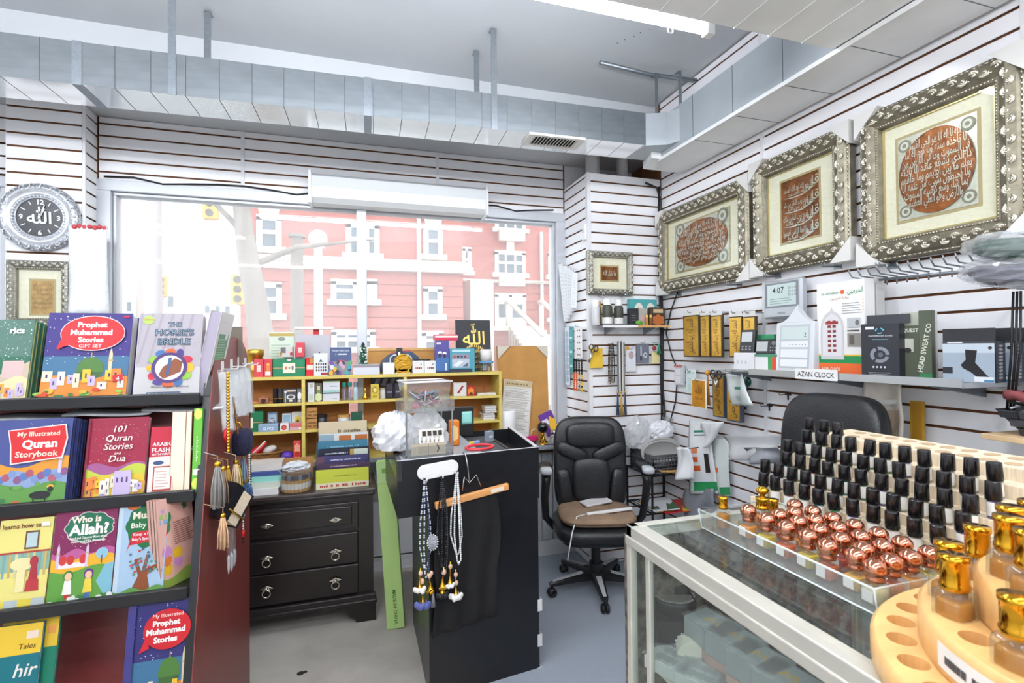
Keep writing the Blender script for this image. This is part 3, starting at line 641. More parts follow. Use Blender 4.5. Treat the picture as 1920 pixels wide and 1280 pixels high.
def c_baby(P):
    P.rect(0,0,1,1,'#a9c4dc'); P.rect(.0,0,.09,1,'#c5d6e4'); P.blob(.62,.72,.42,.22,'#1d6a3a',9,.12); P.ell(.28,.92,.12,.03,'#c9642a',14); P.text('Muslim',.28,.795,.1,'#f4e9d2','l',bold=.04); P.text('Baby & Me',.26,.70,.075,'#f6efe0','l',bold=.02)
    P.pg([(.26,.52),(1,.56),(1,.68),(.3,.65),(.2,.44)], '#c8252e'); P.text('Keep a Record of',.32,.615,.042,'#ffffff','l',bold=.01); P.text('Baby\'s Special Moments',.3,.565,.042,'#ffffff','l',bold=.01,fit=.72)
    P.pg([(.12,0),(.75,0),(.66,.2),(.97,.3),(.95,.33),(.62,.26),(.68,.4),(.62,.41),(.54,.24),(.42,.38),(.38,.36),(.48,.2),(.36,.06)], '#8a4a26')
    for i in range(34): P.ell(.25+.7*random.random(), .2+.27*random.random(), .03, .013, ['#4f7f8f','#5f9a6a','#c9404a','#3f6f7f'][i % 4], 7)
    P.hills(0,.07,'#5f9447',4,.02)
def c_learns(P):
    P.rect(0,0,1,1,'#e9dd82'); P.rect(0,.42,1,.63,'#8fb5a0')
    for i in range(9): P.rect(.02+.11*i,.36,.07+.11*i,.62,['#d9cf9a','#7fa8a8','#c9b06a'][i % 3])
    P.rect(0,.62,1,.64,'#b5463a'); P.rect(.5,.66,.76,.86,'#6b4a3a'); P.rect(.53,.68,.73,.84,'#bcd0d4'); P.ell(.5,.5,.22,.07,'#efe3a8',20); P.rect(.42,.2,.58,.46,'#efe3a8'); P.ell(.72,.52,.08,.06,'#a8323c'); P.pg([(.64,.3),(.82,.3),(.78,.5),(.68,.5)], '#a8323c'); P.pg([(.6,.2),(.86,.2),(.84,.32),(.62,.32)], '#b8363c')
    for i in range(4): P.rect(.25*i,.0,.25*i+.25,.12,['#e6d24a','#b9c4c4'][i % 2])
    P.text('learns how to',.42,.9,.07,'#7a3f22',bold=.03,fit=.74); P.rect(.78,.9,.94,.95,'#f4f0ea')
def c_pms(P):
    P.rect(0,0,1,1,'#34306f'); P.rect(0,.1,1,.5,'#3f6f92'); P.hills(.45,.55,'#34306f',2,.02); P.stars(60,.42,.97,r=.009); P.hills(0,.2,'#e08a34',3,.03); dome(P,.68,.28,.17); minaret(P,.9,.2,.34); village(P,.04); greens(P,.05)
    P.rect(.0,0,.12,1,'#413d80'); P.pg([(.2,.53),(.36,.57),(.3,.68)], '#c8202a'); P.ell(.62,.73,.37,.19,'#c8202a',28)
    P.text('My Illustrated',.62,.845,.05,'#fbf0e0',fit=.5)
    for t, y in (('Prophet',.765),('Muhammad',.69),('Stories',.61)): P.text(t,.6,y,.075,'#fbf6ef',bold=.035,fit=.62)
def c_lyrics(P):
    P.rect(0,0,1,1,'#2f6a52'); P.rect(0,.55,1,1,'#53796b'); P.stars(120,.3,.97,'#dfe9e2',.012); P.hills(0,.42,'#c9b6a0',2,.08,2); P.rect(.55,.3,.9,.5,'#d6b9b4'); P.hills(0,.28,'#e9d9a8',3,.04); village(P,.05); P.text('rics',.72,.83,.1,'#f4f4ee',bold=.04)
def c_tales(P):
    P.rect(0,0,1,1,'#17707a'); P.rect(0,.72,1,1,'#ecc53a'); P.text('Tales',.75,.77,.07,'#5a3a1c',bold=.01,shear=.15); P.rect(.72,.86,.93,.93,'#f0dcc8'); P.text('hir',.95,.52,.17,'#f2ece0','r',bold=.01,shear=.2); P.text('se',.92,.3,.17,'#f2ece0','r',bold=.01,shear=.2); P.text('ne',.95,.1,.17,'#f2ece0','r',bold=.01,shear=.2)
def c_flash(P):
    P.rect(0,0,1,1,'#f1e6e0'); P.rect(0,.56,1,1,'#c2203a'); P.text('ARABIC',.1,.72,.075,'#ffffff','l',bold=.03); P.text('FLASH CARDS',.08,.63,.085,'#ffffff','l',bold=.03); P.text('WITH WRITING',.08,.58,.045,'#ffffff','l',bold=.01)
    P.rect(.2,.06,.95,.42,'#b54a3a'); P.rect(.25,.09,.9,.4,'#f7f2ea'); P.lines(.3,.85,.12,.38,6,'#d8a090'); P.ell(.38,.47,.22,.03,'#37507a',14)

book('green lyrics picture book at the far left of the top shelf with snowy scene', -70, 46, 599, 0, .017, '#2f6a52', c_lyrics, copies=4, pages=mat('page_yellow', '#d6cf84', .8, var=.15, scale=90))
book('boxed prophet stories gift set showing red speech bubble and green dome', 71, 235, 587, 0, .055, '#3a2f7d', c_gift, name='book_set')
book('pale grey horse bridle book with coloured rings on the top shelf', 249, 372, 588, 0, .02, '#b7b0b6', c_horse, copies=1)
book('blue illustrated storybook with red title shield on the second shelf', -40, 120, 786, 1, .016, '#45508f', c_quran, copies=4, spine='#2a2f5a', pages=mat('page_slate', '#4a4a66', .7))  # dark slate-blue page edges
book('crimson story and dua book with white italic title on the second shelf', 153, 268, 783, 1, .024, '#9c1f3f', c_101)
book('red and white flash card pack beside the crimson book', 274, 322, 800, 1, .03, '#c2203a', c_flash, name='card_pack', dy=.016)
book('pale yellow bathroom picture book on the third shelf', -22, 82, 972, 2, .015, '#e9dd82', c_learns)
book('plum coloured book with green cloud title and two children on the third shelf', 86, 207, 945, 2, .015, '#7d2452', c_who)
book('pale blue baby record book with a brown tree on the third shelf', 209, 305, 935, 2, .02, '#a9c4dc', c_baby)
book('teal and yellow tales book at the bottom left shelf', -55, 58, 1172, 3, .014, '#17707a', c_tales, copies=0)
book('second teal tales book half hidden behind the first one', -22, 90, 1160, 3, .014, '#1f7d62', lambda P: (P.rect(0,0,1,1,'#1f7d62'), P.rect(0,.72,1,1,'#ecc53a'), P.rect(.8,.84,.96,.92,'#e8a050')), dy=.03)
book('navy prophet stories book with red bubble alone on the lowest shelf', 226, 352, 1126, 3, .022, '#34306f', c_pms, spine='#413d80')

def stand_book(label, p, W, H, T, rot, cov, spine, back=None, pages=None):
    """upright book seen from its page side; local x = cover width, y = thickness"""
    t = thing('book', label, 'book', p, rot); bookbody(t, W, H, T, cov, pages, spine)
    if back:
        P = Print(W, H, rough=.3); back(P); P.put('cover_print', t, (W,T,0), (R(90),0,R(180)))
    return t
def back_green(P):
    P.rect(0,0,1,1,'#d8d6d4'); P.rect(.14,.2,.86,.74,'#3f8a5c'); P.lines(.2,.82,.24,.7,15,'#9fc7ae'); P.rect(.62,.68,.78,.74,'#f4f4f2'); P.rect(.18,.06,.3,.13,'#2a2a2a'); P.rect(.0,.88,1,.885,'#b9b6b4')
# its cover faces +x: x of the book runs from the far end back to the viewer
q = at(360, 738, 'y', 2.01)
t = stand_book('tall white book with green back cover leaning on the stand\'s rounded end', (q.x,2.215,1.447), .205, .30, .036, (R(-11),0,R(-90)), '#d8d6d4', '#b5aebb', back_green, mat('page_lilac', '#a79fb0', .7, var=.12, scale=90, stretch=(1,60,1)))
for i, (dx, c, T) in enumerate(((0,'#dcc9a2',.038), (.041,'#cdb78e',.014), (.062,'#4f9f2f',.024))):
    z, y = SH[1]; q = at(318, 920, 'y', y+.03)
    t = thing('book', ['thick cream-paged paperback standing fore-edge out on the second shelf', 'slim cream-paged book between paperback and green book', 'bright green upright book at the end of the second shelf'][i], 'book', (q.x+.002+dx, y+.02, z-.012), (R(-8),0,0))
    Hh = (.262, .262, .272)[i]
    MB().box((0,0,0), (T,.16,Hh), ink(c, .7) if i == 2 else m_page).obj('pages', t)
    if i == 2:
        P = Print(T, Hh); P.rect(0,0,1,1,'#5aa82f'); P.blob(.5,.93,.45,.06,'#d6dd5a',5); P.blob(.5,.1,.45,.06,'#d6dd5a',5); [P.rect(.42,.36+.022*k,.42+.2*((k*7) % 3+1)/3,.374+.022*k,'#e6eed2') for k in range(14)]; P.rect(.1,.2,.9,.27,'#f0f0e6'); P.put('spine_print', t, (0,0,0), (R(90),0,0))
    else: MB().box((-.0015,-.0,-.001), (.0,.165,Hh+.002), ink('#8a5a3a')).box((T,0,-.001), (T+.0015,.165,Hh+.002), ink('#8a5a3a')).obj('cover', t)
# pink books at the end of the third shelf, turned towards the aisle
z, y = SH[2]
def pinkcover(P):
    P.rect(0,0,1,1,'#d9a596'); P.rect(.0,.0,.36,1,'#dfb0a2'); P.hills(0,.12,'#8fa84a',2,.03)
    for i in range(5): P.blob(.2+.3*(i % 2), .2+.05*i, .1, .05, ['#e9b52c','#c98ac0','#e07a3a'][i % 3], 9, .4)
    for i in range(8): P.rect(.06+.05*(i % 4),.72+.06*(i % 3),.1+.05*(i % 4),.77+.06*(i % 3),['#8fb0d0','#9fbf6a','#b09ad0'][i % 3])
    P.lines(.42,.95,.45,.72,11,'#7a4a44',.35); P.blob(.75,.88,.05,.05,'#5a6a4a',5,.5)
for i in range(3):
    q = at(303, 1105, 'y', y+.018); t = thing('book', ['pink floral journal turned towards the aisle on the third shelf', 'second pink floral journal just behind the front one', 'third pink floral journal leaning against the end panel'][2-i], 'book', (q.x-.0125*(2-i)*.85, y+.018+.0125*(2-i)*.53, z-.012), (R(-5),0,R(58)))
    bookbody(t, .13, .275, .011, '#d9a596', mat('page_yellow', '#d6cf84'), '#e0b6a8')
    if i == 2: P = Print(.13, .275); pinkcover(P); P.put('cover_print', t, (0,0,0), (R(90),0,0))
# papers lying on the ledge under the top shelf, brown book on the far side of the stand
pp = MB()
for i in range(3):
    pp = MB(); x0 = -1.1+.22*i; z0 = 1.385+.006*i
    pp.grid(lambda a, b: (x0+.24*a, 2.02+.10*b, z0+.02*math.sin(a*5+i)*.2+.01*b), 8, 3, ink('#d9dadd', .5)); pp.obj('paper_sheet', label='loose white paper under the top bookshelf, %s from the left' % ORD[i], cat='paper', solid=.006)
q = at(436, 640, 'y', 2.45)
t = thing('book', 'brown-backed book standing behind the stand\'s rounded end', 'book', (q.x-.035,2.45,1.425), (0,0,0)); MB().box((0,0,0), (.07,.02,.275), ink('#6a6155', .6)).obj('cover', t); MB().box((0,-.001,.14), (.04,0,.23), ink('#c9c6bd', .6)).obj('label_sticker', t)

# ------------------------------------------------------------------ things hung on the stand's end panel
m_clear = glassy('clear_plastic_bag', '#f6f8fa', 1.4, .25)
m_acryl = glassy('clear_acrylic', '#fafcfc', 2.4, .09)
m_gold = mat('polished_gold', '#d9a535', .22, 1, var=.1, scale=30)
m_silver = mat('silver_metal', '#c9cace', .25, 1)
m_wpl = mat('white_plastic', '#ecebea', .35)
def onp(u, v, dx=0): return at(u, v, 'x', XP+dx)
for i, (u, v) in enumerate(((416,677),(433,673),(447,669),(459,671))):
    a = onp(u, v); t = thing('peg_strip', 'white plastic peg strip on the stand\'s end panel, %s from the front' % ORD[i], 'hook', a, group='peg strips on the end panel')
    MB().box((0,-.016,-.045), (.004,.016,0), m_wpl).obj('strip', t); MB().tube([(.002,0,-.03),(.05,0,-.03),(.056,0,-.022)], .003, m_wpl).obj('peg', t)
def flake_mat(): return mat('silver_foil', '#e6e6e6', .35, .15, var=.22, scale=45, bump=.5, bscale=80)
for i, (u, v, L) in enumerate(((420,697,.205),(436,695,.165),(448,693,.185),(460,690,.19))):
    a = onp(u, v, .03); t = thing('bookmark_pack', 'silver bookmark in a clear sleeve hung on the end panel, %s from the front' % ORD[i], 'bookmark', a, (R(4),0,R(-52)), 'bookmark sleeves on the end panel')
    MB().box((-.003,-.019,-L), (.0,.019,0), flake_mat()).obj('bookmark', t)
    MB().grid(lambda a_, b_: (.004+.004*math.sin(b_*9+a_*4), -.025+.05*a_, -L*1.08*b_+.01), 5, 9, m_clear).obj('sleeve', t)
# gold chain, key rings, tassels, charms
def chain(pts, r, m, n): 
    mb = MB(); P_ = [Vector(p) for p in pts]
    for i in range(n):
        f = i/(n-1)*(len(P_)-1); k = min(int(f), len(P_)-2); p = P_[k].lerp(P_[k+1], f-k); mb.sph(p, r, m, 8)
    return mb
a = onp(427, 700, .05); b = onp(428, 845, .055)
t = thing('gold_chain', 'long gold chain hanging down the end panel', 'chain', a); chain([(0,0,0), b-a], .0065, m_gold, 26).obj('links', t)
a = onp(437, 745, .045); t = thing('gold_chain', 'thin gold chain slanting behind the long one', 'chain', a); chain([(0,0,0), onp(446,812,.045)-a], .004, mat('antique_gold', '#a5742c', .35, 1), 22).obj('links', t)
a = onp(426, 815, .04); t = thing('wrist_ring', 'red looped plastic ring on the end panel', 'ring', a); MB().tube([(0, .035*math.cos(q_*.5236), .022*math.sin(q_*.5236)) for q_ in range(12)], .006, ink('#c8222a'), 8, True).obj('loop', t)
m_navy = mat('navy_velvet', '#20213f', .9, var=.4, scale=25, bump=.6, bscale=120)
a = onp(455, 828, .045); t = thing('velvet_pouch', 'navy velvet pouch hanging near the back of the end panel', 'pouch', a)
q_ = MB().sq((0,0,0), (.035,.06,.052), m_navy, .6, .6); q_.obj('pouch', t); MB().tube([(0,.0,.04),(-.01,0,.075),(-.04,0,.085)], .003, m_gold).obj('cord', t); MB().tube([(.0,-.03,-.035),(.0,0,-.048),(.0,.03,-.04)], .006, ink('#8a6a52')).obj('rim', t)
def tassel(name, label, u, v, L, hx, r=.013, dx=.04, cap=None, n=16):
    L *= 1.25; r *= 1.3
    a = onp(u, v, dx); t = thing(name, label, 'tassel', a); mb = MB(); m = mat('thread_'+hx[1:], hx, .8, var=.15, scale=60)
    for i in range(n):
        an = i*2.4; q0 = r*.3*math.sqrt(i/n); q1 = r*math.sqrt(i/n); mb.tube([(q0*math.cos(an), q0*math.sin(an), 0), (q1*math.cos(an), q1*math.sin(an), -L*.5), (q1*1.1*math.cos(an), q1*1.1*math.sin(an), -L*random.uniform(.92,1))], .0022, m, 5)
    mb.obj('threads', t); MB().sph((0,0,.003), r*.55, cap or m_gold, 8).obj('cap', t); MB().tube([(0,0,0),(0,0,.03),(-dx,0,.045)], .0015, m).obj('loop', t); return t
tassel('tassel', 'long silver grey tassel at the front of the end panel', 408, 872, .115, '#8d8a86', .016)
tassel('tassel', 'brown and silver tassel beside the grey one', 418, 880, .10, '#8a7562', .014)
tassel('tassel', 'gold tassel below the long gold chain', 427, 878, .085, '#b08a34', .011)
tassel('tassel', 'cream tassel in the middle of the end panel', 442, 868, .10, '#e4cba6', .014)
tassel('tassel', 'yellow-green tassel behind the cream one', 448, 875, .09, '#b7a52e', .011, .03)
tassel('tassel', 'pale blue tassel near the back edge of the end panel', 456, 855, .085, '#8fa2b8', .012)
tassel('tassel', 'blue fluffy tassel at the back of the end panel', 460, 902, .05, '#4f6f9a', .02, .04, n=30)
a = onp(431, 945, .05); t = thing('charm_box', 'black and cream book charm hanging askew on the end panel', 'charm', a, (R(-38),R(8),R(-28))); t.scale = (1.5,1.4,1.2)
MB().box((-.02,-.042,-.05), (.02,-.006,.05), ink('#14151c')).obj('cover', t); MB().box((-.017,-.006,-.046), (.017,.04,.046), m_page).obj('pages', t); MB().box((-.02,.04,-.05), (.02,.044,.05), ink('#14151c')).obj('back_cover', t); MB().tube([(-.021,-.05,-.02),(.021,-.02,-.02),(.021,.045,-.02)], .003, m_gold).obj('band', t)
tassel('tassel', 'beige tassel under the black book charm', 418, 968, .085, '#d3aa83', .013, .055)
a = onp(432, 972, .04)
for i in range(4):
    t = thing('crystal_wand', 'clear crystal bookmark drop on the end panel, %s from the front' % ORD[i], 'crystal', a+Vector((.006*(i % 2), -.022+.016*i, -.0)), (R(-3+2*i),0,0), 'crystal drops on the end panel')
    MB().lathe([(.0001,-.19),(.0075,-.165),(.0085,-.13),(.006,-.12),(.0065,-.01),(.003,0)], m_acryl, n=6, smooth=False).obj('drop', t); MB().lathe([(.0001,-.188),(.0045,-.165),(.005,-.13),(.0005,-.12)], mat('crystal_sparkle', '#e8eaee', .2, .4), n=6, smooth=False).obj('sparkle', t)
a = onp(456, 1000, .03); t = thing('key_charm', 'red heart key charm with black bead at the back of the end panel', 'charm', a); MB().sph((0,0,0), .017, ink('#c22328', .2), 10, (.5,1,1)).obj('heart', t); chain([(0,0,.05),(0,0,.02)], .004, ink('#e8e0d8'), 4).obj('beads', t); chain([(0,0,-.02),(0,0,-.035)], .005, ink('#111111'), 2).obj('black_bead', t)
a = onp(457, 957, .03); t = thing('key_charm', 'small silver photo key charm above the red heart', 'charm', a, (R(12),0,0)); MB().box((-.003,-.012,-.03), (.003,.012,.03), m_silver).obj('frame', t, bevel=.002); MB().box((.003,-.008,-.024), (.0036,.008,.02), ink('#8fb0c4')).obj('picture', t); MB().tube([(0,0,.03),(0,0,.06),(-.03,0,.07)], .002, m_silver).obj('ring', t)
a = onp(467, 860, .03); t = thing('bead_strand', 'black and white bead strand along the rear edge of the end panel', 'beads', a); chain([(0,0,.04), (0,.01,-.12)], .0055, ink('#efe9dc', .2), 15).obj('white_beads', t); chain([(0.004,0.003,.035), (.004,.012,-.115)], .005, ink('#1a1a1f', .2), 15).obj('black_beads', t); MB().tube([(0,0,.04),(-.015,0,.05),(-.031,0,.052)], .002, m_wpl).obj('peg', t)
# ================================================================== DRESSER
m_dress = mat('black_brown_lacquer', '#1d1616', .3, var=.2, scale=5, coat=.15)
m_dtop = mat('dresser_top_lacquer', '#3a2f2e', .28, var=.15, scale=4, coat=.3)
m_nick = mat('antique_nickel', '#cfc8bb', .25, 1)
YD = 3.19; DX0, DX1 = -1.02, .135
dz = lambda v, u=600: at(u, v, 'y', YD).z
dr_ = thing('dresser', 'black three-drawer dresser with ring pulls below the yellow shelf', 'dresser')
MB().box((DX0,YD+.02,.11), (DX1,3.575,.755), m_dress).obj('carcass', dr_)
MB().box((DX0-.02,YD-.02,.755), (DX1+.02,3.58,.778), m_dtop).obj('top', dr_, bevel=.006)
MB().box((DX0-.01,YD-.012,.735), (DX1+.01,YD+.02,.755), m_dress).box((DX0-.012,YD-.014,.12), (DX1+.012,YD+.02,.155), m_dress).box((DX0-.018,YD-.022,.10), (DX1+.018,YD+.02,.125), m_dress).obj('moulding', dr_, bevel=.006)
for x0, x1 in ((DX0-.012,DX0+.17), (DX1-.17,DX1+.012)):
    s_ = 1 if x0 < -.5 else -1; xo = x0 if s_ == 1 else x1; w_ = .18
    pts = [(xo,0),(xo+s_*.11,0),(xo+s_*.12,.03),(xo+s_*.15,.045),(xo+s_*w_,.075),(xo+s_*w_,.105),(xo,.105)]
    MB().prism(pts, .05, m_dress, 'y', YD-.016).obj('bracket_foot', dr_); MB().box((min(xo,xo+s_*.06),3.5,0), (max(xo,xo+s_*.06),3.575,.105), m_dress).obj('back_foot', dr_)
for k, (z0, z1) in enumerate(((.545,.70), (.345,.525), (.165,.338))):
    d = thing('x', None, None); bpy.data.objects.remove(d)
    f = MB().box((DX0+.06,YD,z0), (DX1-.085,YD+.03,z1), m_dress)
    if k == 0: f.box((DX0+.10,YD-.008,z0+.03), (DX1-.12,YD,z1-.02), m_dress)
    d = f.obj('drawer', dr_, bevel=.007)
    for u, v in ((500, (986, 1046, 1103)[k]), (629, (974, 1033, 1087)[k])):
        p = at(u, v, 'y', YD-.01); pl = MB().prism([(-.036,0),(0,.016),(.036,0),(0,-.016)], .006, m_nick, 'y', -.006).obj('pull_plate', d, p, bevel=.002)
        MB().sph((0,-.012,0), .009, m_nick, 10).obj('pull_stud', d, p)
        if k: MB().tube([(.021*math.cos(a*.5236), -.012, -.026+.021*math.sin(a*.5236)) for a in range(12)], .0042, m_nick, 8, True).obj('pull_ring', d, p)

# ------------------------------------------------------------------ generic printed carton
def carton(name, label, cat, u0, u1, vt, zb, Y, D, hx, pf=None, rough=.4, yaw=0, group=None, bevel=.0015, mt=None, vb=None):
    um = (u0+u1)/2; zt = at(um, vt, 'y', Y).z
    if zb is None: zb = at(um, vb, 'y', Y).z
    v = proj((at(um, vt, 'y', Y).x, Y, (zb+zt)/2))[1]; x0, x1 = at(u0, v, 'y', Y).x, at(u1, v, 'y', Y).x
    W, H = x1-x0, zt-zb; t = thing(name, label, cat, (x0, Y, zb), (0,0,R(yaw)), group)
    MB().box((0,0,0), (W,D,H), mt or ink(hx, rough)).obj('body', t, bevel=bevel, seg=1)
    if pf: P = Print(W, H, rough=rough); pf(P); P.put('front_print', t, (0,-.0003,0), (R(90),0,0))
    return t
def dark_lid(P): P.rect(0,.8,1,1,'#2a2a2a')
# ================================================================== YELLOW SHELF UNIT ON THE WINDOW LEDGE
m_yel2 = mat('yellow_painted_wood', '#d3bd62', .5, var=.08, scale=10, stretch=(1,8,8))
m_hard = mat('orange_hardboard', '#b5773f', .7, var=.1, scale=12)
YS, YSB = 3.60, 3.835
ys = thing('shelf_unit', 'yellow painted cubby shelf unit standing on the window ledge', 'shelf')
SX0, SX1 = -.80, 1.062; Z1, Z2, Z3, Z4 = 1.428, 1.256, 1.079, .885
MB().box((SX0,YS,Z1-.022), (SX1,YSB,Z1), m_yel2).obj('top_board', ys, bevel=.002)
for x in (SX0, -.293, .359, SX1-.022): MB().box((x,YS+.002,.868), (x+.022,YSB,Z1-.022), m_yel2).obj('upright', ys, bevel=.002)
for a, b, zz in ((SX0+.022,-.293,(Z2,Z3)), (-.271,.359,(Z2+.002,Z3)), (.381,SX1-.022,(Z2,Z3))):
    for z in zz: MB().box((a,YS+.002,z-.018), (b,YSB,z), m_yel2).obj('shelf_board', ys, bevel=.002)
    MB().box((a,YS+.002,.868), (b,YSB,.886), m_yel2).obj('shelf_board', ys, bevel=.002)
for a, b in ((SX0,.0), (.10,SX1)): MB().box((a,YSB,.87), (b,YSB+.006,Z1-.01), m_hard).obj('back_panel', ys)

# ---- on top of the unit
T = Z1
def lab(x0=.3, y0=.3, x1=.7, y1=.65, hx='#e9dfce'):
    return lambda P: (P.rect(x0,y0,x1,y1,hx), P.lines(x0+.06,x1-.04,y0+.08,y1-.06,3,'#8a7a6a'))
t = thing('tin', 'gold ribbed tin at the left end of the shelf top', 'tin', (at(477, 690, 'y', 3.70).x,3.72,T)); MB().lathe([(.05,0),(.05,.035),(.053,.037),(.053,.05),(.05,.053),(.05,.13),(.056,.133),(.056,.175),(.05,.178)], mat('brushed_gold_tin', '#c9a24a', .35, .9, var=.2, scale=20), n=24).obj('can', t)
carton('gift_carton', 'red carton at the left of the shelf top', 'box', 476, 494, 673, T, 3.61, .07, '#d2454f', lab())
carton('gift_carton', 'red carton with a perfume bottle picture on the shelf top', 'box', 495, 510.5, 673, T, 3.615, .07, '#cf3f49', lambda P: (P.rect(.15,.08,.8,.3,'#efe7dc'), P.rect(.3,.3,.7,.62,'#d98a3a'), P.ell(.5,.7,.2,.1,'#e9b04a',12)))
gb = carton('gift_box', 'long green gift box with white label and ribbon line on the shelf top', 'box', 511.5, 572, 673, T, 3.605, .12, '#1f7d54', lambda P: (P.rect(0,.47,1,.52,'#c99a6a'), P.rect(.31,.2,.69,.78,'#efe6cc'), P.rect(.37,.4,.45,.58,'#c96a5a'), P.rect(.48,.42,.54,.56,'#8a9a5a'), P.rect(.58,.38,.64,.6,'#6a5a8a'), P.ell(.5,1.0,.07,.12,'#e8d5d5',12,180,360)))
carton('gift_carton', 'small red carton standing on the green gift box', 'box', 554.5, 570.5, 642, T+.125, 3.63, .06, '#d2454f', lab())
carton('carton', 'small white and brown carton on top of the green gift box', 'box', 523, 548.5, 650, T+.125, 3.65, .07, '#cfcac4', lambda P: (P.rect(.12,.4,.5,.95,'#6d6a68'), P.ell(.13,.3,.1,.24,'#a5793a',12), P.ell(.9,.3,.1,.2,'#b8343a',10)))
carton('gift_carton', 'red carton with gold cap to the right of the green gift box', 'box', 573.5, 588.5, 671, T, 3.62, .07, '#cc2227', lambda P: (P.rect(.1,.35,.98,.62,'#e6e0cc'), P.rect(.5,.7,.95,1,'#c28a3a')))
carton('foil_pouch', 'white foil pouch with rows of bottle pictures on the shelf top', 'pouch', 588.5, 614.5, 662, T, 3.60, .03, '#dfe0e4', lambda P: ([P.ell(.2+.16*i,.24+.14*j,.06,.055,'#4a3a22',8) for i in range(5) for j in range(3)], P.pg([(.35,.62),(.65,.62),(.5,.74)], '#3d4a35'), P.rect(.5,.04,1,.14,'#a02a35')))
carton('clear_bin', 'clear tub of small bright toys on the shelf top', 'tub', 617, 660, 677, T, 3.61, .1, '#d9c6ca', lambda P: [P.blob(random.random()*.9+.05, random.random()*.8+.1, .07, .14, c, 5, .3) for c in ['#c23a4a','#5a8ac0','#e0b83a','#3a3a4a','#7a4a9a','#5aa06a','#d8d8e0','#26304a','#c8a0b0','#3a9ab0']*2], mt=m_clear)
carton('flash_card_box', 'dark blue flash card box with red arc on the shelf top', 'box', 619, 659, 651, T, 3.72, .04, '#48577f', lambda P: (P.text('Activity Flash Cards',.5,.85,.1,'#dfe6f2',fit=.8), P.marks(.5,.72,.09,'#dfe6f2',.5), P.pg([(.1,.35),(.3,.5),(.5,.55),(.7,.5),(.9,.35),(.9,.27),(.7,.4),(.5,.45),(.3,.4),(.1,.27)], '#c04a5a'), P.rect(.15,.05,.85,.2,'#8fb0a0')))
wb = carton('carton', 'tall white carton with black brush lettering behind the shelf goods', 'box', 553, 620, 627, T, 3.73, .06, '#b9b9c0', lambda P: [P.pg([(.3+.09*i,.12+.05*i),(.35+.09*i,.14+.05*i),(.45+.085*i,.4+.055*i),(.42+.085*i,.42+.05*i)], '#17171a') for i in range(4)])
MB().box((-.001,-.01,.308), (.245,.068,.325), m_wpl).obj('flap', wb, bevel=.004)
q = at(593, 612, 'y', 3.75); t = thing('price_clip', 'red square tag standing on the tall white carton', 'tag', (q.x,3.75,q.z)); MB().box((-.018,0,-.056), (.018,.004,0), ink('#c00c14')).obj('tag', t)
carton('hang_card', 'pale green printed card leaning behind the green gift box', 'card', 505, 551, 622, T, 3.77, .006, '#cfdccb', lambda P: (P.lines(.08,.92,.25,.75,8,'#9fb59a'), P.rect(.0,.9,1,.97,'#b9a45a'), P.ell(.5,.84,.16,.04,'#8a8f8a',12)))
# beaded green tree
t = thing('bead_tree', 'green and white beaded strands bundled like a little tree', 'beads', (at(681, 700, 'y', 3.70).x,3.70,T)); mb = MB(); mb2 = MB()
for i in range(150):
    z = .02+.17*random.random(); a = random.random()*6.28; r = .03*(1-.35*z/.19)*random.uniform(.7,1); (mb if i % 3 else mb2).sph((r*math.cos(a), r*math.sin(a), z), .0065, ink('#256b4a', .2) if i % 3 else ink('#e6ece6', .2), 6)
mb.obj('green_beads', t); mb2.obj('white_beads', t); MB().cyl((0,0,0), .012, .21, ink('#1a2a22'), 8).obj('core', t); MB().sph((0,0,.212), .007, ink('#1c1c1c'), 8).obj('tip', t)
carton('tray', 'white low tray of small dark trinkets on the shelf top', 'tray', 662, 712, 683, T, 3.60, .09, '#d5d6dc', lambda P: P.rect(0,.72,1,1,'#8f8890'))
carton('carton', 'plain white low carton left of the gold disc', 'box', 718.5, 740, 680, T, 3.60, .08, '#eceae6')
t = thing('gold_disc', 'round gold disc plaque on a stand on the shelf top', 'plaque', (at(756, 697, 'y', 3.60).x,3.612,T)); m_gd = mat('gold_foil_relief', '#b58a2e', .35, .85, var=.2, scale=30, bump=.5, bscale=60)
MB().cyl((0,-.006,.072), .058, .012, m_gd, 32, 'y').obj('disc', t); MB().tube([(.06*math.cos(k*.2244), -.005, .072+.06*math.sin(k*.2244)) for k in range(28)], .0035, m_gold, 6, True).obj('disc_rim', t); MB().box((-.055,-.012,0), (.055,.02,.008), mat('pale_wood', '#d9bd8a', .5)).prism([(-.05,.008),(.05,.008),(.03,.03),(-.03,.03)], .012, m_gd, 'y', -.006).obj('stand', t)
m_bag = mat('dark_blue_canvas', '#3f4a5c', .7, var=.12, scale=40, bump=.2, bscale=150)
t = thing('toiletry_bag', 'dark blue toiletry bag with pale piping on the shelf top', 'bag', (at(752, 690, 'y', 3.66).x,3.67,T), (0,0,R(-6)))
pr = [(-.135,0),(-.15,.03),(-.135,.085),(-.09,.13),(0,.155),(.08,.15),(.125,.11),(.14,.05),(.13,0)]
MB().prism(pr, .11, m_bag, 'y', 0).obj('body', t, bevel=.018, seg=3)
MB().tube([(-.075,-.002,.03),(-.072,-.002,.11),(-.05,-.003,.128),(.05,-.003,.128),(.072,-.002,.11),(.075,-.002,.03)], .0045, ink('#d9dadf', .5), 6).obj('piping', t); MB().tube([(-.13,.05,.09),(-.06,.045,.145),(.06,.045,.16),(.13,.05,.09)], .004, ink('#c2395a'), 6).obj('zip', t)
MB().box((-.03,-.008,.10), (.012,-.004,.178), ink('#23262e')).box((-.018,-.009,.115), (-.004,-.008,.15), ink('#e8e8ea')).obj('hang_tag', t); MB().sph((.14,.03,.07), .014, ink('#c22a3a'), 8).obj('zip_pull', t)
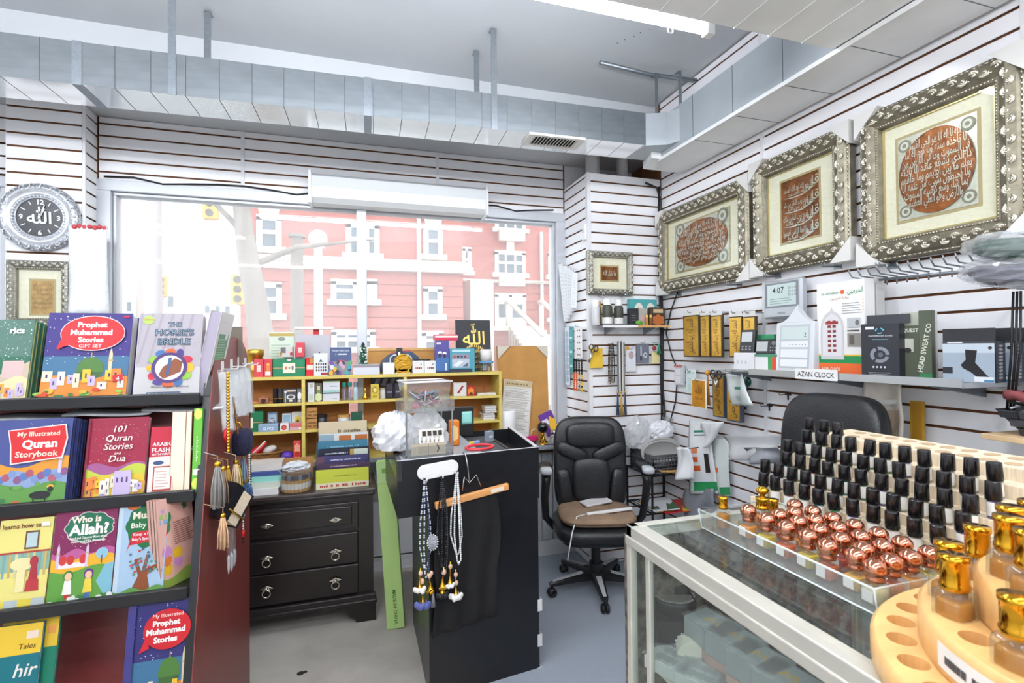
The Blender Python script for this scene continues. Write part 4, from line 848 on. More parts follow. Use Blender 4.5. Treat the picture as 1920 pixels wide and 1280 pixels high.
for i, (a, b) in enumerate(((773.5,795), (796,817))): carton('small_carton', 'small white carton with coloured dots, %s one beside the gold disc' % ('left' if i == 0 else 'right'), 'box', a, b, 676, T, 3.605, .06, '#e6e3de', lambda P: ([P.ell(.3+.15*k,.42,.06,.09,['#c9622e','#8a2a2a','#3a3a3a','#4a3a22'][k],8) for k in range(4)], P.ell(.75,.72,.05,.06,'#4a4a4a',8)))
for i, (u, dy) in enumerate(((779,3.63), (789,3.65), (800,3.63))):
    q = at(u+2, 674, 'y', dy); t = thing('black_ring', 'small black ring atop the small dotted cartons, %s from the left' % ORD[i], 'ring', (q.x,dy,T+.092)); MB().tube([(.017*math.cos(a*.6283), .012*math.sin(a*.6283), 0) for a in range(10)], .0055, ink('#141416', .3), 6, True).obj('band', t)
carton('appliance_box', 'tall purple shaver carton on the shelf top', 'box', 817.5, 842, 638, T, 3.605, .08, '#4f4a8f', lambda P: (P.hills(0,.45,'#3f6aa0',1,.05), P.rect(.05,.88,.4,.94,'#d9d3ec'), P.ell(.3,.62,.16,.05,'#e8e8ee',10), P.ell(.65,.6,.16,.05,'#e8e8ee',10), P.rect(.2,.48,.38,.6,'#2a2a3a'), P.rect(.56,.46,.74,.58,'#2a2a3a'), P.rect(.68,.08,.84,.3,'#cfd8ea'), P.rect(0,0,1,.06,'#22304a')))
carton('game_box', 'flat pink and white box lying on the purple carton', 'box', 816, 858.5, 627, at(830, 637.5, 'y', 3.605).z, 3.60, .1, '#d22a55', lambda P: P.rect(0,.45,1,.8,'#efe6d6'))
carton('appliance_box', 'teal carton with picture window on the shelf top', 'box', 843, 890, 653, T, 3.615, .09, '#4a98a8', lambda P: (P.rect(.1,.86,.82,.95,'#b9d6dc'), P.rect(.1,.2,.78,.78,'#b8c0cc'), P.rect(.1,.55,.78,.78,'#8a8f9c'), P.pg([(.14,.3),(.4,.5),(.55,.44),(.3,.24)], '#e2e6ea'), P.pg([(.5,.24),(.74,.42),(.74,.24)], '#565f70'), P.rect(0,0,.9,.15,'#2d3440'), [P.ell(.2+.14*k,.66,.05,.05,['#c0392b','#2a2a34','#31456a','#7a2a4a'][k],8) for k in range(4)]))
q = at(912, 692, 'y', 3.66)
t = thing('tape_tub', 'clear tub with blue rim on the right of the shelf top', 'tub', (q.x,3.67,T)); MB().lathe([(.045,0),(.052,.06),(.053,.062)], m_acryl, n=20).obj('tub', t); MB().lathe([(.051,.060),(.055,.062),(.055,.074),(.051,.076)], ink('#5a93c4'), n=20).obj('rim', t); mb = MB(); [mb.cbox((.02*math.cos(k*2), .02*math.sin(k*2), .02+.006*(k % 3)), (.016,.012,.03), ink(['#c98a4a','#d8d8dc','#8aa0c0'][k % 3])) for k in range(7)]; mb.obj('contents', t)
t = thing('paper_roll', 'white paper roll standing on the blue-rimmed tub', 'roll', (q.x,3.67,T+.0765)); MB().lathe([(.015,0),(.042,0),(.042,.085),(.015,.085),(.015,0)], ink('#e3e0dc', .8), n=20).obj('roll', t)
# canvas with gold calligraphy
def canvas(P):
    P.rect(0,0,1,1,'#36373b'); g = mat('gold_leaf_paint', '#d3b45c', .35, .6)
    P.text('\ufdf2',.52,.52,.36,g,bold=.01); P.text(arabic('اللهم'),.5,.9,.05,g)
    for i in range(26):
        a = R(200-220*i/25); x, y = .5+.36*math.cos(a)*(1-.0*i), .22+.28*math.sin(a); P.pg([(x-.018,y-.03),(x+.012,y-.022),(x+.024,y+.03),(x-.004,y+.02)], g)
    for k, y in enumerate((.06,.16,.26,.36)): P.text(arabic('قل هو الله احد الله الصمد لم يلد'),.5,y,.12,g,fit=.62-.1*(k == 3),bold=.01)
t = thing('canvas_painting', 'black canvas with gold calligraphy leaning against the window', 'painting', (at(857, 697, 'y', 3.74).x,3.745,T), (R(-6),0,0)); Wc = .265; Hc = .385
MB().box((0,0,0), (Wc,.018,Hc), mat('black_canvas', '#2b2c30', .8, var=.1, scale=90)).obj('canvas', t); P = Print(Wc, Hc, rough=.7); canvas(P); P.put('canvas_print', t, (0,0,0), (R(90),0,0))
# backs of framed pictures
m_hb = mat('picture_backing_board', '#bd8a48', .7, var=.12, scale=7)
def corner(mb, x, z, sx, sz, c=.1): mb.prism([(x,z),(x+sx*c,z),(x,z+sz*c)], .03, mat('cardboard_corner', '#cfc5b4', .8), 'y', -.015)
t = thing('picture_back', 'brown back of a large framed picture leaning in the window corner', 'picture', (at(937, 840, 'y', 3.77).x,3.775,.869), (R(-3),0,0)); W_, H_ = at(1031, 700, 'y', 3.77).x-at(937, 700, 'y', 3.77).x, at(980, 648, 'y', 3.8).z-.869
MB().box((0,0,0), (W_,.025,H_), m_hb).obj('backing_board', t)
for nm, x, z, sx, sz in (('a',0,H_,1,-1), ('b',W_,H_,-1,-1), ('c',W_,0,-1,1)): mb = MB(); corner(mb, x, z, sx, sz); mb.obj('corner_guard', t)
t = thing('wood_board', 'low brown board standing behind the shelf top goods', 'board', (at(690, 660, 'y', 3.80).x,3.812,T), (R(-2),0,0)); Wb = at(822, 660, 'y', 3.8).x-at(690, 660, 'y', 3.8).x; MB().box((0,0,0), (Wb,.015,at(750, 652, 'y', 3.8).z-T), m_hb).box((0,-.006,at(750, 652, 'y', 3.8).z-T-.02), (Wb,.018,at(750, 652, 'y', 3.8).z-T), mat('pine_strip', '#cfa368', .6)).obj('board', t)

# ---- second row
YF = 3.63
t = thing('toy_camera', 'small brown wooden toy camera on the left shelf', 'toy', (at(494, 750, 'y', YF).x,YF,Z2)); m_tw = mat('toy_wood', '#a5623f', .5, var=.15, scale=20); MB().box((-.03,0,0), (.03,.03,.04), m_tw).box((-.012,.004,.04), (.012,.026,.05), m_tw).obj('body', t, bevel=.005); MB().cyl((0,-.014,.02), .014, .016, ink('#33262a'), 14, 'y').obj('lens', t)
carton('wood_block', 'flat reddish wooden block under the toy camera', 'block', 472, 512, 752, Z2, YF+.03, .05, '#b9744c')
for i, u in enumerate((516.5, 526)):
    t = thing('lipstick', 'black lipstick tube with gold band, %s of the two' % ('left' if i == 0 else 'right'), 'lipstick', (at(u, 745, 'y', YF).x,YF,Z2)); MB().cyl((0,0,0), .0155, .028, ink('#1b191b', .25), 16).cyl((0,0,.034), .0155, .06, ink('#1b191b' if i == 0 else '#3a383c', .2), 16).obj('case', t); MB().cyl((0,0,.028), .0145, .006, m_gold, 16).obj('band', t)
carton('grooming_kit', 'black and white grooming kit carton on the left shelf', 'box', 532, 556, 729, Z2, YF, .05, '#45484f', lambda P: (P.ell(.55,.42,.35,.18,'#d8d5cf',18), P.ell(.55,.42,.24,.1,'#45484f',14), P.rect(.25,.8,.95,.95,'#cdb99a'), P.ell(.55,.15,.14,.08,'#e6dcc4',10), P.rect(.08,.05,.16,.7,'#d8d2c2'), P.ell(.14,.8,.1,.1,'#dedede',10)))
carton('comb_pack', 'slim white comb pack beside the grooming kit', 'pack', 557, 566.5, 729, Z2, YF, .03, '#6a6e76', lambda P: (P.ell(.5,.5,.4,.28,'#e9e9ea',14), P.ell(.5,.12,.25,.08,'#e6dcc4',10)))
carton('perfume_box', 'white tall perfume box with dark edge on the middle shelf', 'box', 575, 589.5, 717, Z2, YF, .04, '#d9d8dc', lambda P: (P.rect(0,0,.2,1,'#3a3440'), P.rect(.4,.75,.8,.95,'#b9b0a0'), P.rect(.3,.1,.9,.4,'#b8c8b4')))
carton('perfume_box', 'dark floral perfume box on the middle shelf', 'box', 590.5, 604, 718, Z2, YF, .04, '#55564a', lambda P: (P.blob(.5,.25,.4,.2,'#c9d09a',6,.3), P.rect(.3,.5,.7,.85,'#cdbf9a'), P.ell(.5,.55,.25,.1,'#7a8a3a',8)))
carton('ointment_box', 'pale grey carton with teal stripe on the middle shelf', 'box', 605, 636.5, 738, Z2, YF-.005, .05, '#c9ccd2', lambda P: P.rect(.6,.35,.85,.4,'#8a8f96'))
carton('ointment_box', 'grey and mint carton stacked on the pale grey one', 'box', 605.5, 637, 714, at(620, 737, 'y', YF).z+.004, YF, .05, '#cfd0d6', lambda P: (P.rect(0,0,1,.22,'#9fc4bc'), P.rect(.4,.5,.85,.55,'#8a8f96'), P.rect(0,.9,1,1,'#8fb07a')))
for i, u in enumerate((645.5, 656, 667)):
    t = thing('spray_bottle', 'small clear spray bottle with %s on the middle shelf, %s from the left' % ('teal cap' if i < 2 else 'grey-blue label', ORD[i]), 'bottle', (at(u, 740, 'y', YF).x,YF+.01,Z2+.002)); MB().lathe([(.017,0),(.018,.005),(.018,.075),(.010,.085),(.009,.095)], m_acryl if i < 2 else ink('#9fb4bc', .3), n=14).obj('body', t); MB().cyl((0,0,.09), .013, .03, ink('#1f7d72' if i < 2 else '#6f8a94', .3), 12).obj('cap', t); MB().cyl((0,0,.004), .008, .07, ink('#8a7a9a'), 8).obj('liquid', t)
t = thing('perfume_flask', 'small gold genie-shaped perfume flask on the middle shelf', 'bottle', (at(685, 745, 'y', YF).x,YF+.01,Z2)); MB().lathe([(.014,0),(.018,.006),(.017,.022),(.008,.035),(.005,.055),(.007,.06),(.005,.064),(.008,.073),(.0001,.082)], m_gold, n=16).obj('flask', t)
carton('tissue_box', 'yellow upright box with ornate print on the middle shelf', 'box', 695.5, 710.5, 720, Z2, YF-.01, .04, '#cbb440', lambda P: (P.blob(.5,.62,.3,.2,'#8f7420',8,.3), P.blob(.5,.62,.2,.13,'#dccb6a',8,.3), P.rect(.2,.12,.8,.3,'#a8902c')))
t = thing('cream_jar', 'cloudy white jar behind the yellow box', 'jar', (at(718, 740, 'y', YF+.03).x,YF+.05,Z2)); MB().lathe([(.024,0),(.026,.005),(.026,.055),(.02,.062)], ink('#c9c6c0', .4), n=16).obj('jar', t); MB().cyl((0,0,.062), .022, .012, ink('#a9a6a0', .4), 16).obj('lid', t)
carton('banner', 'dark banner behind the middle shelf goods', 'banner', 695, 752, 706, at(720, 724, 'y', 3.80).z, 3.80, .006, '#33364a', lambda P: [P.pg([(.1+.25*i,.1),(.22+.25*i,.1),(.32+.25*i,.8),(.18+.25*i,.8)], '#9a9aac') for i in range(4)])
for i, (a, b, v) in enumerate(((723,738,719),(739,753,718))): carton('dark_pouch', 'dark glossy pouch on the middle shelf, %s of two' % ('left' if i == 0 else 'right'), 'pouch', a, b, v, Z2, YF+.01, .04, '#3d3842', lambda P: P.rect(.2,.4,.8,.5,'#8a8494'), rough=.25, bevel=.008)
carton('pen_box', 'white square box with a red pen picture on the right shelf', 'box', 850.5, 875, 717, Z2, YF, .04, '#c9c6c4', lambda P: (P.rect(.05,.05,.95,.95,'#d8d5d0'), P.pg([(.25,.25),(.4,.2),(.78,.72),(.66,.8)], '#b8322a'), P.pg([(.36,.3),(.42,.28),(.7,.66),(.65,.7)], '#4a2a22')))
carton('snack_pack', 'red and orange foil pack on the right shelf', 'pack', 876, 890, 723, Z2, YF, .03, '#b8281e', lambda P: (P.blob(.5,.45,.35,.3,'#e08a2a',6,.3), P.rect(.3,.1,.7,.35,'#4a1f14')))
t = thing('wire_triangle', 'thin brown wire triangle stand on the right shelf', 'stand', (at(882, 735, 'y', 3.7).x,3.70,Z2)); MB().tube([(-.05,0,.003),(.0,0,.10),(.06,0,.003)], .0025, ink('#8a4a34'), 6, True).obj('wire', t); MB().tube([(.11,.02,.003),(.11,.02,.06)], .0025, ink('#8a4a34'), 6).obj('pin', t)
for i, (a, b) in enumerate(((896,912),(913,930))): carton('sticker_sheet', 'small flat white pad on the right shelf, %s' % ('left one' if i == 0 else 'right one'), 'pad', a, b, 737-i, Z2, YF, .06, '#d5cfc6')
# ---- third row
carton('gift_box', 'dark green gift box with white label on the lower left shelf', 'box', 470, 493.5, 771, Z3, YF, .08, '#1f6f4a', lambda P: (P.rect(0,.2,.2,.7,'#e9e2d2'), P.rect(.2,.44,1,.48,'#c98a6a')))
carton('clip_box', 'pale blue box lettered 12 PCS on the lower left shelf', 'box', 484, 521, 795, Z3, 3.605, .06, '#8fa8c0', lambda P: (P.text('12 PCS',.5,.25,.45,'#f4f8fb',bold=.03,fit=.62), P.rect(0,.9,1,1,'#a9bccf')))
carton('cream_box', 'blue-framed white box standing behind the 12 piece box', 'box', 501.5, 520, 773, Z3, YF+.05, .04, '#7a93ae', lambda P: (P.rect(.1,.1,.9,.9,'#b5c6d6'), P.ell(.5,.45,.28,.25,'#4f6a8a',14), P.ell(.5,.5,.16,.14,'#d9dfe6',12)))
carton('cream_box', 'white box with blue patch and red dot on the lower left shelf', 'box', 529, 546, 775, Z3, YF+.05, .04, '#e4e4e6', lambda P: (P.rect(.08,.08,.92,.92,'#8fb0c4'), P.ell(.5,.3,.28,.2,'#efe9ea',12), P.ell(.55,.3,.1,.08,'#b03a4a',8)))
carton('cream_box', 'white box with yellow flower on the lower left shelf', 'box', 547, 566, 772, Z3, YF+.05, .04, '#d0d2cc', lambda P: (P.blob(.6,.45,.25,.25,'#d9b534',7,.4), P.ell(.6,.45,.12,.12,'#5a4a22',8)))
carton('soap_box', 'small white box with red circle on the lower left shelf', 'box', 525, 541.5, 793, Z3, 3.61, .05, '#e3dfdf', lambda P: (P.ell(.45,.45,.3,.34,'#b8322e',14), P.ell(.45,.45,.18,.2,'#d86a4a',12)))
carton('lip_balm_pack', 'flat pink pack lying at the front of the lower left shelf', 'pack', 543, 566, 793, Z3, 3.61, .05, '#c9a6a8', lambda P: (P.rect(0,.45,1,1,'#cf6a6a'), P.rect(.75,.1,.95,.4,'#e6dfc2')))
t = thing('cream_jar', 'tiny glass jar on top of the 12 piece box', 'jar', (at(509, 792, 'y', 3.63).x,3.635,at(509, 795, 'y', 3.605).z+.001)); MB().lathe([(.016,0),(.018,.004),(.018,.014)], m_acryl, n=14).obj('jar', t); MB().cyl((0,0,.014), .018, .012, ink('#b8bcc0', .3), 14).obj('lid', t)
for i, (vt, zb) in enumerate(((785, Z3), (764, at(584, 784, 'y', YF).z))): carton('spice_box', 'brown kraft box with stamped lettering, %s of the pair' % ('bottom' if i == 0 else 'top'), 'box', 574.5, 594.5, vt, zb+.001*i, YF, .06, '#b5854c', lambda P: (P.marks(.5,.52,.26,'#6a4422',.8), P.marks(.5,.22,.26,'#6a4422',.8), P.rect(.08,.1,.92,.13,'#8a6032')), rough=.8)
t = thing('hair_jar', 'squat black jar with white lettering on the middle lower shelf', 'jar', (at(604, 795, 'y', YF+.02).x,YF+.03,Z3)); MB().lathe([(.03,0),(.032,.005),(.032,.065),(.028,.07)], ink('#26272b', .35), n=20).obj('jar', t); MB().cyl((0,0,.07), .033, .02, ink('#1a1b1e', .3), 20).obj('lid', t); MB().box((-.02,-.0335,.02), (.015,-.0325,.028), ink('#c9c9cc')).box((-.02,-.0335,.036), (.018,-.0325,.042), ink('#c9c9cc')).obj('label_print', t)
t = thing('candle_jar', 'white jar with wooden lid on the middle lower shelf', 'jar', (at(645, 788, 'y', YF+.03).x,YF+.05,Z3)); MB().lathe([(.038,0),(.04,.006),(.04,.06),(.036,.064)], ink('#cdcacb', .35), n=22).obj('jar', t); MB().cyl((0,0,.064), .041, .014, mat('bamboo_lid', '#c99a52', .5, var=.1, scale=20), 22).obj('lid', t); MB().box((-.025,-.042,.03), (.02,-.0405,.036), ink('#6a7a9a')).obj('label_print', t)
carton('green_case', 'dark green case on the middle lower shelf below the window gap', 'case', 658, 679, 773, Z3, YF, .05, '#1f4f3c')
mbk = [('#b9b6ae', .06), ('#cfcac0', .055), ('#8f8a86', .058), ('#c4beb2', .054), ('#9a9690', .056), ('#d2cdc2', .052)]
z = Z3
for i, (c, w_) in enumerate(mbk):
    t = thing('small_book', 'small grey book in the pile on the right shelf, %s from the bottom' % ORD[i], 'book', (at(906, 780, 'y', YF).x+.004*(i % 2)+.012*(i > 2),YF,z), (0,0,R(2*(i % 3)-2))); MB().box((0,0,0), (.07+w_*.3,.10,.003), ink(c)).box((0,0,.013), (.07+w_*.3,.10,.016), ink(c)).obj('cover', t); MB().box((.002,.002,.003), (.068+w_*.3,.098,.013), m_pagew).obj('pages', t); z += .0165
# ---- bottom row
m_wick = mat('wicker', '#9a6a3a', .7, var=.3, scale=60, bump=.8, bscale=60)
bs = thing('wicker_basket', 'oval wicker basket with red items on the bottom shelf', 'basket', (at(497, 850, 'y', 3.66).x,3.68,.886)); mb = MB()
mb.lathe([(.07,0),(.088,.02),(.10,.05),(.104,.055),(.096,.05),(.082,.018),(.0001,.008)], m_wick, n=28, sx=1.05, sy=.75); mb.obj('weave', bs); mb = MB(); mb.tube([(.108*math.cos(k*.314), .077*math.sin(k*.314), .055) for k in range(20)], .006, m_wick, 6, True); mb.obj('rim', bs)
for k, (x, c, lb) in enumerate(((-.045,'#c4202a','red rounded hair brush lying in the wicker basket'), (.025,'#d8d2cc','pale round sponge lying in the wicker basket'))):
    t = thing('hair_brush' if k == 0 else 'sponge', lb, 'brush' if k == 0 else 'sponge', (bs.location.x+x,3.67,.955), (0,R(-20),0)); MB().sph((0,0,0), .038, ink(c, .4), 16, (1.2,.8,.65)).obj('body', t)
    if k == 0: MB().tube([(-.05,-.035,-.02),(.0,-.04,-.005),(.07,-.035,.035)], [.009,.009,.012], ink('#d0282f'), 8).tube([(-.05,-.043,-.016),(.07,-.044,.042)], .005, ink('#ece6e4'), 6).obj('handle', t)
t = thing('powder_puff', 'purple round puff on the bottom shelf', 'puff', (at(538, 852, 'y', 3.65).x,3.66,.886)); MB().lathe([(.0001,0),(.03,.003),(.04,.02),(.034,.042),(.015,.052),(.0001,.053)], mat('purple_satin', '#5b35a5', .4), n=20).obj('puff', t)
carton('spice_pack', 'red patterned pack standing on the bottom shelf', 'pack', 550.5, 564, 826, .886, 3.63, .03, '#cf4a42', lambda P: (P.blob(.5,.6,.35,.2,'#e8a08a',6,.4), P.ell(.5,.3,.3,.14,'#b8281e',12)))
# ================================================================== BLACK COUNTER
A, B, C, D = (.203,2.342), (.907,2.434), (.976,3.117), (.200,3.09)
CT = 1.10
ct = thing('counter', 'black reception counter with open top and hanging necklaces', 'counter')
m_cb = mat('counter_black_laminate', '#17181c', .32, var=.2, scale=18)
m_cs = mat('counter_side_gloss', '#26292a', .16, var=.1, scale=4)
m_mat = mat('dark_desk_mat', '#3c3f43', .6, var=.15, scale=30)
zo = at(749, 972, 'y', 2.345).z
MB().prism([A,B,C,D], CT-.09-zo, m_cb, 'z', zo).obj('upper_body', ct)
MB().prism([(.342,2.362),(.9,2.434),(.97,3.10),(.352,3.085)], zo, m_cb, 'z', 0).obj('lower_body', ct)
def wallq(p, q, t, z0, z1, m, nm):
    p, q = Vector(p), Vector(q); d = (q-p).normalized(); n = Vector((-d.y, d.x))*t
    MB().prism([p,q,q+n,p+n], z1-z0, m, 'z', z0).obj(nm, ct)
wallq(A, B, .02, CT-.09, CT, m_cb, 'front_wall'); wallq(B, C, .02, CT-.09, CT, m_cb, 'side_wall'); wallq(C, D, .02, CT-.09, CT-.01, m_cb, 'back_wall'); wallq(D, A, .02, CT-.09, CT, m_cs, 'side_wall')
m_rim = mat('pale_edge_band', '#c9cbd0', .35)
wallq(A, B, .012, CT, CT+.002, m_rim, 'edge_band'); wallq(B, C, .02, CT, CT+.002, m_rim, 'edge_band')
MB().prism([(.223,2.37),(.62,2.42),(.62,3.09),(.22,3.07)], .012, mat('counter_top_grey', '#a9acb2', .35, var=.08, scale=8), 'z', CT-.022).obj('top_left_board', ct)
MB().prism([(.62,2.42),(.80,2.44),(.80,3.08),(.62,3.08)], .01, m_mat, 'z', CT-.05).obj('inner_board', ct)
MB().prism([(.80,2.62),(.815,2.62),(.815,3.08),(.80,3.08)], .05, m_cb, 'z', CT-.085).obj('divider', ct)
def cfp(u, v, off=0):                       # a point on the counter's front face, lifted by off
    a = Vector((A[0],A[1],0)); d = Vector((B[0]-A[0],B[1]-A[1],0)).normalized(); n = Vector((d.y,-d.x,0)); r_ = CR*((u-960)/FPX)+CD*((v-640)/FPX)+CF; o = Vector((0,0,CAMZ))
    return o+r_*((a-o).dot(n)/r_.dot(n))+n*off
CRZ = math.atan2(B[1]-A[1], B[0]-A[0])
for v0, v1 in ((1123,1145), (1188,1211), (1250,1274)):
    p = cfp(1012, (v0+v1)/2, .001); h = abs(cfp(1012, v0).z-cfp(1012, v1).z); MB().box((-.012,-.0006,-h/2), (.014,0,h/2), ink('#e4e3e2', .6)).box((.012,-.0006,-h/2), (.0135,.02,h/2), ink('#e4e3e2', .6)).obj('tape_strip', ct, p, (0,0,CRZ))
# hook plate
p = cfp(821, 880, .004); hp = thing('hook_plate', 'white pill-shaped hook plate stuck on the counter front', 'hook', p, (0,R(-4.5),CRZ))
L, r_ = .098, .034; pts = [(L-r_+r_*math.cos(R(a)), r_*math.sin(R(a))) for a in range(-90, 91, 15)]+[(-L+r_+r_*math.cos(R(a)), r_*math.sin(R(a))) for a in range(90, 271, 15)]
MB().prism(pts, .006, m_wpl, 'y', -.003).obj('plate', hp, bevel=.002)
for x in (-.07, .005, .075): MB().tube([(x,-.003,-.02),(x,-.05,-.026),(x,-.056,-.014)], .004, m_wpl).obj('hook', hp)
# necklaces
def beads(mb, pts, r, m, gap=2.05, m2=None):
    P_ = [Vector(p) for p in pts]; ds = [0]
    for a, b in zip(P_[:-1], P_[1:]): ds.append(ds[-1]+(b-a).length)
    n = int(ds[-1]/(r*gap)); k = 0
    for i in range(n+1):
        s_ = ds[-1]*i/n
        while k < len(ds)-2 and ds[k+1] < s_: k += 1
        p = P_[k].lerp(P_[k+1], (s_-ds[k])/(ds[k+1]-ds[k])); mb.sph(p, r, m if not m2 or i % 3 else m2, 6)
def flower(mb, c, m, r=.02, n=9, up=False):
    for i in range(n):
        a = i*2.4; q = r*math.sqrt((i+.5)/n); mb.sph((c[0]+q*math.cos(a), c[1]-.006+q*.5*math.sin(a), c[2]-.01*random.random()), r*.36, m, 7, (1,.7,1.3))
NK = [('silver and navy bead necklace with an oval medallion on the left hook', 791, 893, [(783,975,801),(790,960,797)], 1062, 'm_navyb', '#c9ccd2', '#2b3350'),
      ('black bead necklace with gold tassel on the middle hook', 823, 889, [(815,965,829),(823,950,831)], 1058, None, '#17171b', '#2f2f35'),
      ('clear crystal bead necklace with white flower tassels on the right hook', 850, 884, [(840,960,858),(846,940,853)], 1035, None, '#d3d5d6', '#f0f0f0')]
for i, (lb, u, v, mids, vb, _, c1, c2) in enumerate(NK):
    o = cfp(u, v, .05); t = thing('bead_necklace', lb, 'necklace', o)
    for j, (ua, vm, ub) in enumerate(mids):
        mb = MB(); off = .046+.007*j; ve = vb+(14 if j else 0); ue = u+(3 if j else 1)
        L_ = [cfp(u-1, v, .05), cfp((u+ua)/2, (v+vm)/2, .05), cfp(ua, vm, off), cfp(ua-1, (vm+ve)/2, off), cfp(ue-3, ve-8, off), cfp(ue, ve, off)]
        R_ = [cfp(u+1, v, .05), cfp((u+ub)/2, (v+vm)/2, .05), cfp(ub, vm, off), cfp(ub+2, (vm+ve)/2, off), cfp(ue+4, ve-8, off), cfp(ue, ve, off)]
        beads(mb, [p-o for p in L_], .0046, ink(c1, .12), 1.9, ink(c2, .12)); beads(mb, [p-o for p in R_], .0046, ink(c1 if j == 0 else c2, .12), 1.9, ink(c2, .12)); mb.obj('strand', t)
m_stone_b = mat('rose_quartz_bead', '#dcb59a', .2); m_wfl = ink('#efece6', .5)
def pend(label, pts, parts):
    o = cfp(pts[0][0], pts[0][1], .05); t = thing('tassel_pendant', label, 'tassel', o)
    mb = MB(); 
    for u, v, r in pts: mb.sph(cfp(u, v, .05)-o, r, m_stone_b, 10, (1,1,1.2))
    mb.obj('bead', t); MB().tube([cfp(pts[0][0], pts[0][1]-10, .05)-o, cfp(*parts[0][:2], .05)-o], .0035, m_gold).obj('gold_stem', t)
    for u, v, m, r in parts: mb = MB(); flower(mb, cfp(u, v, .052)-o, m, r, 12); mb.obj('petals', t); MB().lathe([(.003,.03),(.006,.015),(.014,.0)], m_gold, cfp(u, v, .052)-o+Vector((0,0,.008)), 10).obj('bell_cap', t)
    return t
cfp_ = cfp
def cfp(u, v, off=0, *_): return cfp_(u, v, off)
pend('white flower and navy ribbon tassel under the silver necklace', [(783,1066,.010),(786,1081,.011)], [(781,1094,m_wfl,.026),(787,1122,ink('#5a62a0', .6),.034)])
pend('pale stone pendant with gold flower beside the navy ribbon tassel', [(799,1070,.012),(803,1066,.009)], [(801,1097,m_gold,.016)])
pend('gold and black flower tassel under the black necklace', [(826,1064,.012)], [(823,1092,m_gold,.015),(823,1104,ink('#17171a', .5),.026)])
pend('white flower tassel under the crystal necklace, upper one', [(838,1054,.010)], [(837,1086,m_wfl,.02)])
pend('large white flower tassel under the crystal necklace, lower one', [(848,1069,.010),(849,1084,.010)], [(848,1106,m_wfl,.03)])
o = cfp(806, 1102, .05); t = thing('tassel', 'grey thread tassel beside the navy ribbon tassel', 'tassel', o); mb = MB(); m_ = mat('thread_grey', '#8f9096', .7)
for i in range(14): a = i*2.4; q = .006*math.sqrt(i/14); mb.tube([(q*.4*math.cos(a), q*.4*math.sin(a), 0), (q*math.cos(a)*1.6, q*math.sin(a), -.065)], .0016, m_, 4)
mb.obj('threads', t); MB().sph((0,0,.003), .006, m_gold, 8).obj('cap', t)
o = cfp(804, 1008, .06); t = thing('medallion', 'oval silver filigree medallion hanging on the silver necklace', 'pendant', o); MB().lathe([(.0001,-.004),(.012,-.004),(.02,-.002),(.024,.002),(.02,.004),(.0001,.004)], mat('filigree_silver', '#b9bcc2', .3, .8, var=.3, scale=120, bump=.8, bscale=200), n=20, axis='y', sy=1.4).obj('disc', t); mb = MB(); [mb.sph((.024*math.cos(k*.35), -.002, .034*math.sin(k*.35)), .0035, ink('#d9dade', .15), 6) for k in range(18)]; mb.obj('rim_beads', t)
# wooden skirt hanger with black garment
wd = mat('hanger_beech', '#d79a5e', .4, var=.15, scale=10, stretch=(1,8,8))
a, b = cfp(812, 945, .03), cfp(948, 908, .03); t = thing('wooden_hanger', 'beech clamp hanger hooked over the counter front', 'hanger', (a+b)/2)
dv = (b-a); an = math.atan2(dv.z, math.hypot(dv.x, dv.y)); Lh = dv.length
MB().box((-Lh/2,-.012,-.016), (Lh/2,.012,.016), wd).obj('clamp_bar', t, None, (0,-an,CRZ), bevel=.005)
MB().box((Lh*.24,-.0135,-.009), (Lh*.42,-.0122,.009), ink('#e6dccb')).obj('size_label', t, None, (0,-an,CRZ))
c0 = (a+b)/2; W_ = lambda u, v, off=.02: cfp(u, v, off)-c0
m_wire = mat('chrome_wire', '#c4c6c9', .2, 1)
MB().tube([W_(864,918), W_(868,892), W_(877,903), W_(890,888), W_(899,910)], .0035, m_wire).obj('clamp_wire', t)
MB().tube([W_(877,900), W_(874,870), W_(871,851,.012), Vector((cfp(871,846).x, cfp(871,846).y+.012, CT+.012))-c0, Vector((cfp(871,846).x, cfp(871,846).y+.035, CT-.005))-c0], .004, m_wire).obj('hook', t)
m_cloth = mat('black_knit_cloth', '#0c0c0e', .85, var=.3, scale=14, bump=.15, bscale=90)
tp = [cfp(u, v, .016) for u, v in ((826,941),(925,915))]; bt = [cfp(u, v, .003) for u, v in ((808,1192),(930,1150))]
def cl(a_, b_):
    p = tp[0].lerp(tp[1], a_); q = bt[0].lerp(bt[1], a_); r0 = p.lerp(q, b_); fold = .007*math.sin(a_*19+b_*2)*min(1, b_*3)+.011; n = Vector((math.sin(CRZ), -math.cos(CRZ), 0)); r0 += n*fold
    bul = .05*math.sin(math.pi*min(1, b_*1.6))*(a_-.5); r0 += Vector((math.cos(CRZ), math.sin(CRZ), 0))*bul; return r0-c0
t2 = thing('garment', 'black garment hanging from the wooden hanger over the counter front', 'garment', c0); MB().grid(cl, 40, 24, m_cloth).obj('cloth', t2, solid=.004)

# ------------------------------------------------------------------ long green carton leaning on the counter
p = at(741, 1178, 'z', 0); gb_ = thing('long_carton', 'long light green carton leaning against the counter, lettered made in China', 'box', (p.x-.045,p.y,.0), (R(-1.5),R(-3.6),R(-10)))
m_grn = ink('#b4d884', .5); Lg = .95
MB().box((0,0,0), (.098,.07,Lg), m_grn).obj('body', gb_, bevel=.002); P = Print(.098, Lg, rough=.5); P.rect(0,.87,1,1,'#b5d890'); P.text('MADE IN CHINA',.45,.13,.028,'#4f7a2c',rot=-90,bold=.02); P.rect(0,.868,1,.87,'#5f8f3a'); P.rect(.3,.93,.7,.96,'#7fae58'); P.put('front_print', gb_, (0,-.0004,0), (R(90),0,0))

